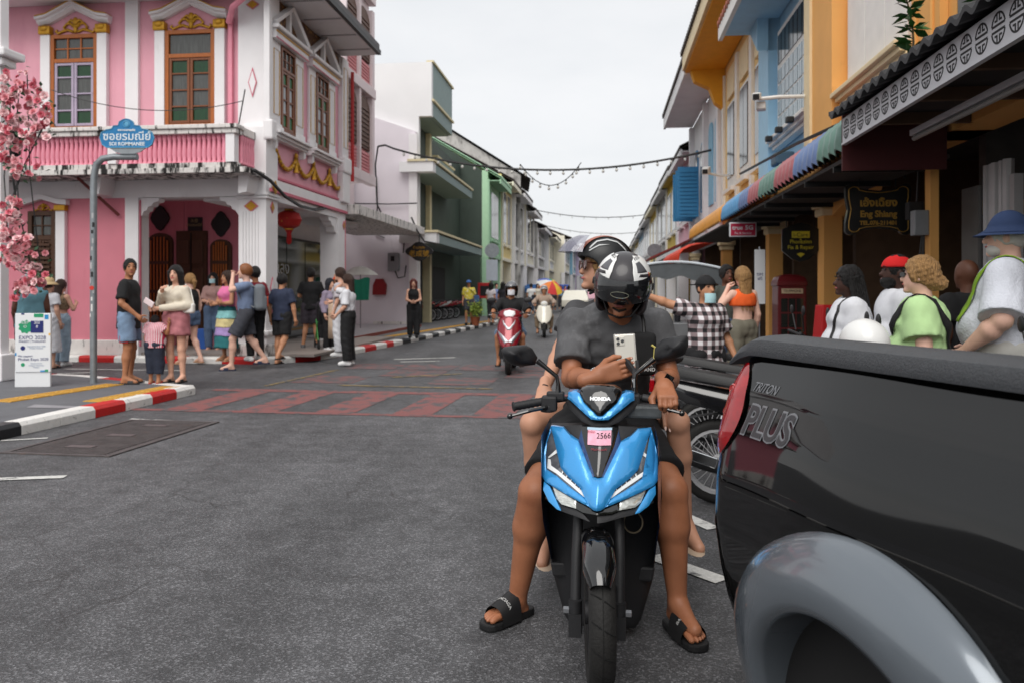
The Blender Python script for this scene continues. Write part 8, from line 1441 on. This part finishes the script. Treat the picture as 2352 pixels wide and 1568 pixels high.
MB().tube([(x, -.077, z) for x, z in sproj(so)], .007, 4, closed=True).build('sign_border', M('sign_edge', (90, 160, 196), .5), sgn)
for tx, px, py, sz in (('ซอยรมณีย์', 293, 315, .155), ('SOI ROMMANEE', 293, 332, .068), ('เทศบาลนครภูเก็ต', 292, 300, .035)): v = sp(px, py, -.06); text('lettering', tx, sz, m_sw, sgn, (v.x, -.077, v.z), bold=.002)
v = sp(292, 286, -.06); MB().tube([(v.x + .045 * math.cos(a), -.078, v.z + .045 * math.sin(a)) for a in [2 * math.pi * i / 20 for i in range(20)]], .006, 4, closed=True).ell((v.x, -.077, v.z), (.03, .003, .034)).build('sign_emblem', M('sign_edge'), sgn)
rs = random.Random(4); stc = [M('sticker%d' % i, c, .6) for i, c in enumerate(((216, 216, 214), (40, 40, 42), (176, 176, 178), (150, 90, 160), (206, 60, 50)))]
for i in range(13):
 z = .95 + i * .115 + rs.uniform(-.02, .02); a0 = R(rs.uniform(-130, -60)); w_ = rs.uniform(.4, .8); h_ = rs.uniform(.02, .05); MB().loft([[(.0475 * math.cos(a0 + w_ * (k / 4 - .5)), .0475 * math.sin(a0 + w_ * (k / 4 - .5)), zz) for k in range(5)] for zz in (z - h_, z + h_)], False, False).build('sticker', rs.choice(stc[:4]), ss)
MB().lathe([(0, .003), (.03, .003), (.03, 0)], 16, (-.0, -.047, 1.02 + .3), Matrix.Rotation(R(90), 3, 'X')).build('sticker', stc[4], ss)
bd = empty('display_board', G(72, 888, .118), R(6), 'white standing board advertising an expo with green and blue emblem', 'sign'); m_bd = M('board_white', (226, 228, 230), .45, var=.03); MB().box(-.21, .24, 0, .04, 0, .22).box(-.2, .25, -.012, .03, .2, .98).build('board', m_bd, bd, bevel=.008); m_pnt = M('print_navy', (30, 40, 108), .5); m_pg = M('print_green', (34, 150, 104), .5); m_pb = M('print_blue', (40, 140, 200), .5); m_py = M('print_yellow', (230, 180, 60), .5); m_ptx = M('print_grey', (150, 166, 190), .6)
MB().prism([(-.065 + .085 * math.cos(a) * (1 + .1 * math.cos(9 * a)), .8 + .085 * math.sin(a) * (1 + .1 * math.cos(9 * a))) for a in [2 * math.pi * i / 72 for i in range(72)]], -.015, -.0125).build('emblem', m_pg, bd); bx(bd, 'emblem', m_pnt, .0, .16, -.0165, -.0155, .72, .88); text('lettering', 'EXP\nO', .052, m_bd, bd, (-.07, -.018, .83), ext=.0005); text('lettering', '202\n8', .052, m_bd, bd, (.08, -.018, .83), ext=.0005)
for tx, x, z, sz, mt in (('EXPO 2028', .02, .655, .072, m_pnt), ('PHUKET | THAILAND', .02, .605, .036, m_pnt), ('We support', -.07, .415, .038, m_pnt), ('Phuket Expo 2028', .03, .37, .052, m_pnt), ('Specialised Expo 2028\nPhuket Thailand', .07, .53, .026, m_ptx), ('Future of Life\nLiving in Harmony\nPhuket', .07, .29, .026, m_ptx)): text('lettering', tx, sz, mt, bd, (x, -.0145, z), ext=.0005)
MB().lathe([(0, .002), (.03, .002), (.03, 0)], 16, (-.1, -.0125, .52), Matrix.Rotation(R(90), 3, 'X')).build('print_dot', m_pnt, bd); MB().lathe([(0, .002), (.025, .002), (.025, 0)], 16, (-.1, -.0125, .3), Matrix.Rotation(R(90), 3, 'X')).build('print_dot', m_pg, bd)
for x, z, w_, h_, mt in ((.1, .95, .06, .025, m_pg), (.2, .93, .025, .03, m_pb), (-.1, .97, .02, .01, m_pnt), (.15, .215, .03, .01, m_pb), (.2, .22, .02, .015, m_pg), (.235, .7, .01, .015, m_py), (-.19, .44, .01, .02, m_pb)): bx(bd, 'print_shape', mt, x - w_, x + min(w_, .249 - x), -.0138, -.0125, z - h_, z + h_)
wc = FA.empty('white_corner_house', 'white corner column and moulded cornice covered with artificial roses at the edge', 'building'); wc.location = (-7.27, 11.35, 0)
bx(wc, 'column', m_white, -1.2, -.02, 0, .16, .12, 5.6); bx(wc, 'cornice', m_white, -1.4, .14, -.14, .3, 4.72, 4.84, bevel=.03); bx(wc, 'cornice', m_white, -1.3, .06, -.07, .22, 4.6, 4.72, bevel=.03); bx(wc, 'beam', m_white, -6, -1.2, .0, .16, 3.6, 4.6); bx(wc, 'column_base', m_white, -1.3, .06, -.08, .22, .12, .5, bevel=.02)
MB().lathe([(.0, .3), (.03, .26), (.1, .2), (.11, .18), (.08, .16), (.07, -.1), (.02, -.14)], 8, P(35, 338, 10.9) - wc.location).build('wall_lantern', m_black, None, True); tag(bpy.data.objects['wall_lantern'], 'black iron lantern hanging among the artificial roses', 'lantern'); bpy.data.objects['wall_lantern'].location = wc.location; bpy.data.objects['wall_lantern'].data.transform(Matrix.Identity(4))
fl_ = empty('rose_garland', (0, 0, 0), 0, 'cascade of artificial pink roses hanging on the white column', 'flowers'); pm_ = [M('rose_pink', (236, 162, 170), .6, var=.12), M('rose_pale', (246, 206, 208), .6, var=.1), M('rose_deep', (224, 118, 134), .6, var=.15)]; rv = []
for k in range(3):
 mb = MB()
 for ring, (n_, r_, up, sz) in enumerate(((3, .018, .03, .03), (5, .035, .018, .042), (6, .055, .0, .05))):
  for i in range(n_):
   a = 2 * math.pi * (i + ring * .4) / n_; ca, sa = math.cos(a), math.sin(a); pts = []
   for u, v_, w2 in ((0, -.5, 0), (0, .5, 0), (.6, -.8, .5), (.6, .8, .5), (1.1, -.5, 1.0), (1.1, .5, 1.0), (1.25, 0, 1.05)): rr = r_ * .3 + u * sz * (.25 + .3 * ring); pts.append((ca * rr - sa * v_ * sz * .8, sa * rr + ca * v_ * sz * .8, up * .4 + w2 * sz * (1.1 - .35 * ring)))
   mb.add(pts, [(0, 1, 3, 2), (2, 3, 5, 4), (4, 5, 6)])
 me = mb.mesh('rose', 'all'); me.materials.append(pm_[k]); rv.append(me)
lfm = MB().add([(0, 0, 0), (.5, -.3, .1), (1, 0, 0), (.5, .3, .1)], [(0, 1, 2), (0, 2, 3)]).mesh('rose_leaf'); lfm.materials.append(M('rose_leaf_green', (66, 100, 72), .6, var=.3)); rs = random.Random(11); spots = []
for x0, x1, y0, y1, n_ in ((0, 90, 165, 210, 20), (0, 112, 200, 300, 74), (0, 85, 290, 330, 28), (0, 50, 330, 400, 24), (20, 90, 360, 412, 8), (0, 45, 455, 560, 40), (0, 70, 540, 600, 34), (20, 105, 580, 660, 34), (30, 80, 640, 690, 14), (100, 120, 285, 320, 4)):
 for i in range(n_): spots.append((rs.uniform(x0, x1), rs.uniform(y0, y1)))
for px, py in spots:
 q = P(px, py, 10.75 + rs.uniform(-.12, .22)); o = link('rose', rs.choice(rv), None, fl_); o.location = q; sc2 = rs.uniform(.55, .95); o.scale = (sc2,) * 3; d = Vector((rs.uniform(-.6, .9), rs.uniform(-1.2, -.2), rs.uniform(-.4, .7))); o.rotation_euler = d.to_track_quat('Z', 'Y').to_euler()
 for k in range(1): l = link('rose_leaf', lfm, None, fl_); l.location = q + Vector((rs.uniform(-.08, .08), .05, rs.uniform(-.08, .08))); l.scale = (.09, .08, .08); l.rotation_euler = (rs.uniform(-1, 1), rs.uniform(-1, 1), rs.uniform(0, 6))
for k in range(9): a = rs.choice(spots); b_ = rs.choice(spots); MB().tube([P(a[0], a[1], 10.95), P((a[0] + b_[0]) / 2 - 10, (a[1] + b_[1]) / 2, 11), P(b_[0], b_[1], 10.95)], .008, 4).build('twig', m_black, fl_, True)
# ---------------------------------------------------------------- cart, umbrellas, far things
ct = empty('food_cart', (2.78, 14.0, 0), R(-5), 'street cart under a grey tarpaulin canopy behind the riders', 'cart'); m_tarp = M('grey_tarp', (74, 79, 82), .6, var=.2, bump=.3, bs=12)
ring = [[(x, y, 1.74 + .12 * math.cos(x * 1.9) + .03 * math.sin(9 * x + 4 * y)) for x in [-.8 + 1.6 * i / 16 for i in range(17)]] for y in (-.6, 0, .6)]; MB().loft(ring, False, False).build('canopy', m_tarp, ct, smooth='all'); MB().loft([[(x, -.62, 1.74 + .12 * math.cos(x * 1.9)) for x in [-.8 + 1.6 * i / 24 for i in range(25)]], [(x, -.64, 1.5 + .12 * math.cos(x * 1.9) + .03 * math.sin(14 * x)) for x in [-.8 + 1.6 * i / 24 for i in range(25)]]], False, False).build('valance', m_tarp, ct, smooth='all'); MB().tube([(x, -.63, 1.765 + .12 * math.cos(x * 1.9)) for x in [-.8 + 1.6 * i / 16 for i in range(17)]], .02, 6).build('canopy_edge', M('tarp_white', (206, 214, 220), .5), ct, True)
for x in (-.76, .76):
 for y in (-.55, .55): MB().tube([(x, y, .3), (x, y, 1.68)], .018, 6).build('post', m_alu, ct, True)
MB().box(-.78, .78, -.55, .55, .35, .85).build('counter', M('cart_steel', (120, 122, 124), .4, .5, var=.2), ct, bevel=.01)
for x in (-.55, .55): bike_wheel(ct, (x, 0, .25), .25, .06, n=20)
for i in range(9): MB().lathe([(.05, 0), (.06, .12), (.03, .16), (0, .16)], 10, (-.65 + i * .16, -.4 + .3 * (i % 3), .851)).build('jar', gm[i % 6], ct, True)
def umb(label, c, r_, cols, h_, n=8, name='parasol'):
 u = empty(name, c, 0, label, 'umbrella'); MB().tube([(0, 0, -h_), (0, 0, 0)], .02, 6).build('pole', m_alu, u, True)
 for i in range(n): a0, a1 = 2 * math.pi * i / n, 2 * math.pi * (i + 1) / n; MB().loft([[(r_ * k * math.cos(a), r_ * k * math.sin(a), -.5 * r_ * k * k) for a in (a0, (a0 + a1) / 2, a1)] for k in (.02, .4, .75, 1)], False, False).build('canopy_panel', cols[i % len(cols)], u, smooth='all')
umb('rainbow parasol tilted over the far pavement', P(1268, 646, 48), .85, [M('umb%d' % i, c, .6) for i, c in enumerate(((210, 60, 60), (230, 190, 60), (60, 150, 90), (60, 90, 180), (226, 226, 226), (230, 130, 50)))], 2); bpy.data.objects['parasol'].rotation_euler = (.5, .4, 0)
umb('white parasol with green net beside the lilac wall', P(828, 612, 24.5), .55, [M('umb_white', (226, 224, 216), .6)], 1.9); MB().loft([[P(812 + 38 * i / 6, 640 + 3 * math.sin(i), 24.2) for i in range(7)], [P(815 + 32 * i / 6, 690, 24.2 + .1 * (i % 2)) for i in range(7)]], False, False).build('shade_net', M('green_net', (40, 150, 120), .7), None, smooth='all'); tag(bpy.data.objects['shade_net'], 'bright green shade cloth hanging below the white parasol', 'cloth')
for px, py, d, lb, w_, b_ in ((1130, 576, 33, 'round grey back of a traffic sign before the mint house', .3, 736), (1503, 577, 33, 'round grey back of a traffic sign above the cart canopy', .3, 735)):
 u = empty('traffic_sign', P(px, 700, d), 0, lb, 'traffic sign'); u.location.z = .118; z = P(px, py, d).z - .118; MB().tube([(0, .04, 0), (0, .04, z + .3)], .035, 8).build('pole', m_gal, u, True); MB().lathe([(0, 0), (w_, 0), (w_, .02), (0, .02)], 24, (0, 0, z), Matrix.Rotation(R(90), 3, 'X')).build('disc', m_gal, u)
 if px < 1200: MB().box(-.24, .24, -.01, .02, z - 1.25, z - .38).build('plate', M('plate_back', (168, 176, 186), .5), u)
MB().box(-.32, .32, -.2, 0, -.75, 0).build('fire_cabinet', m_red, None, bevel=.02); o = tag(bpy.data.objects['fire_cabinet'], 'red fire extinguisher cabinet on the dark green wall', 'cabinet'); o.location = P(1113, 650, 38.5); bx(o, 'window', m_dark, -.2, .2, -.215, -.201, -.62, -.15)
for px, py, d, c1, lb, w_ in ((1232, 664, 55, (30, 90, 150), 'blue street stall canopy far up the pavement', 1.6), (1258, 662, 62, (150, 50, 44), 'dark red street stall canopy far up the pavement', 1.5), (1287, 662, 72, (40, 80, 170), 'bright blue stall canopy near the end of the street', 1.6)):
 u = empty('market_stall', P(px, 690, d), 0, lb, 'stall'); u.location.z = .118; z = P(px, py, d).z; MB().loft([[(-w_ / 2, -.6, z - .1), (w_ / 2, -.6, z - .1), (w_ / 2, -.6, z - .35), (-w_ / 2, -.6, z - .35)], [(-w_ / 2, .6, z + .2), (w_ / 2, .6, z + .2), (w_ / 2, .6, z + .1), (-w_ / 2, .6, z + .1)]]).build('canopy', M('stall%d' % c1[0], c1, .6), u)
 for x in (-w_ / 2, w_ / 2): MB().tube([(x, -.55, 0), (x, -.55, z - .2)], .03, 6).build('post', m_alu, u, True)
 MB().box(-w_ / 2, w_ / 2, -.5, .4, 0, .8).build('counter', gm[1], u)
def car(label, at, rz, col):
 r = empty('parked_car', at, R(rz), label, 'car'); pr = [(-2, .35), (-2.05, .8), (-1.6, .95), (-1.1, 1.42), (.5, 1.45), (1.1, .98), (1.95, .85), (2.05, .4)]; MB().loft([[(x, y * (1 if z < 1 else .8), z) for x, z in pr] for y in (-.85, .85)]).build('body', col, r, smooth=True, bevel=.06); MB().loft([[(x, y, z) for x, z in ((-1.35, 1.0), (-1.0, 1.36), (.45, 1.39), (.95, 1.0))] for y in (-.82, .82)]).build('window', m_shop, r, bevel=.03)
 for x in (-1.3, 1.3):
  for y in (-.78, .78): MB().lathe([(.0, -.1), (.3, -.1), (.32, 0), (.3, .1), (0, .1)], 18, (x, y, .32), Matrix.Rotation(R(90), 3, 'X')).build('wheel', m_tyre, r, True)
car('white car standing far up the street', G(1322, 716), 84, m_ivory); car('silver car parked behind the cart far along the kerb', G(1462, 722), 84, M('car_silver', (150, 152, 156), .3, .6, coat=1))
def tree(label, at, h_, r_, seed):
 t = empty('tree', at, 0, label, 'tree'); rs = random.Random(seed); mb = MB().tube([(0, 0, 0), (.1, 0, h_ * .3), (0, .1, h_ * .55)], [.25, .2, .12], 8)
 for k in range(6): a = k * 1.05; mb.tube([(0, 0, h_ * .4), (math.cos(a) * r_ * .4, math.sin(a) * r_ * .4, h_ * .6), (math.cos(a) * r_ * .7, math.sin(a) * r_ * .7, h_ * .75)], [.12, .08, .03], 5)
 mb.build('trunk', M('bark', (80, 66, 54), .9, var=.3), t, True); c = MB()
 for k in range(2600):
  d = Vector((rs.gauss(0, 1), rs.gauss(0, 1), rs.gauss(0, .8))).normalized() * (rs.random() ** .4); cl = .75 + .25 * math.sin(d.x * 7 + seed) * math.sin(d.z * 6 + d.y * 5); q = Vector((d.x * r_ * cl, d.y * r_ * cl, h_ * .68 + d.z * h_ * .34 * cl)); u = Vector((rs.uniform(-1, 1), rs.uniform(-1, 1), rs.uniform(-.6, .6))) * .22; v = Vector((rs.uniform(-1, 1), rs.uniform(-1, 1), rs.uniform(-.6, .6))) * .2; c.add([q - u, q + v, q + u, q - v], [(0, 1, 2, 3)])
 me = bpy.data.meshes.new('crown'); me.from_pydata(c.v, [], c.f); link('crown', me, M('tree_leaf', (66, 92, 50), .7, var=.4, vs=1.5), t)
tree('leafy green tree standing at the far end of the street', (11.5, 128, 0), 7, 3.4, 3); tree('broad tree behind the parked cars at the end of the street', (15.5, 135, 0), 6.5, 3.6, 4); tree('smaller tree at the end of the street near the last white house', (8.2, 132, 0), 5.5, 2.6, 5)
bx(empty('end_house', (10, 142, 0), 0, 'pale pink house closing the far end of the street', 'building'), 'wall', m_rose, -14, 16, 0, 6, 0, 7)
pt = empty('potted_plant', G(1092, 748, .118), 0, 'yellow green bush in a terracotta pot on the far pavement', 'plant'); pt.scale = (.62,) * 3; MB().lathe([(.2, 0), (.28, .5), (.3, .52), (.0, .5)], 14).build('pot', M('terracotta', (150, 84, 56), .8), pt, True); c = MB(); rs = random.Random(3)
for k in range(500): d = Vector((rs.gauss(0, .2), rs.gauss(0, .2), .95 + rs.gauss(0, .22))); u = Vector((rs.uniform(-1, 1), rs.uniform(-1, 1), rs.uniform(-1, 1))) * .05; v = u.orthogonal() * .7; c.add([d - u, d + v, d + u, d - v], [(0, 1, 2, 3)])
me = bpy.data.meshes.new('foliage'); me.from_pydata(c.v, [], c.f); link('foliage', me, M('bush_leaf', (120, 140, 50), .7, var=.3), pt)
st2 = empty('pushchair', G(752, 803, .13), R(20), 'dark folded pushchair with green frame under the arcade', 'pushchair'); MB().obox((0, 0, .7), (.42, .5, .5), Matrix.Rotation(R(20), 3, 'X')).build('hood', blk, st2, bevel=.08); MB().obox((0, 0, .4), (.38, .5, .3)).build('seat', blk, st2, bevel=.05)
for x in (-.22, .22):
 MB().tube([(x, -.3, .12), (x, .1, .6), (x, .4, 1.0)], .014, 6).tube([(x, .3, .12), (x, -.1, .6)], .014, 6).build('frame', M('green_frame', (60, 150, 70), .4), st2, True)
 for y in (-.3, .3): MB().lathe([(.05, -.02), (.11, -.02), (.11, .02), (.05, .02), (.05, -.02)], 16, (x, y, .115), Matrix.Rotation(R(90), 3, 'Y')).build('wheel', m_tyre, st2, True)
jk = G(772, 810, .13); MB().loft([[Vector((x, y, z)) for x, y in ((-.12, -.03), (0, -.07), (.12, -.02), (.1, .05), (-.1, .05))] for z in (1.08, .95, .6, .3)]).build('jacket', mcloth('beige_jacket', (206, 180, 156)), None, smooth='all'); o = tag(bpy.data.objects['jacket'], 'beige jacket hanging over the arm of the woman in white trousers', 'jacket'); o.location = (jk.x, jk.y - .15, jk.z)
bn = empty('banner', P(1745, 650, 13.2), R(-6), 'narrow white paper banner tied to the column', 'banner'); bx(bn, 'cloth', m_bd, -.085, .085, -.01, .0, -.35, .55); text('lettering', 'SIM\nฟรี', .07, m_pnt, bn, (0, -.013, .1), ext=.001); MB().tube([(0, .03, -1.5), (0, .03, .6)], .015, 6).build('pole', m_alu, bn, True)
for i, c in enumerate(((190, 30, 34), (40, 90, 170), (220, 170, 40), (190, 30, 34))): o = MB().lathe([(.2, 0), (.16, .42), (.0, .42)], 4, (0, 0, 0), Matrix.Rotation(R(45), 3, 'Z')).build('plastic_stool', M('stool%d' % i, c, .4), None, bevel=.015); o.location = P(1902, 700, 9.6); o.location.z = .12 + .42 + i * .09; tag(o, ('red plastic stool at the bottom of the stack by the orange column', 'blue plastic stool second in the stack by the orange column', 'yellow plastic stool third in the stack by the orange column', 'red plastic stool on top of the stack by the orange column')[i], 'stool', 'stacked plastic stools')
o = MB().lathe([(.2, 0), (.16, .42), (.0, .42)], 4, (0, 0, 0), Matrix.Rotation(R(45), 3, 'Z')).build('plastic_stool', M('stool1'), None, bevel=.015); o.location = G(468, 800, .17); tag(o, 'blue plastic stool by the wooden door in the pink arcade', 'stool')
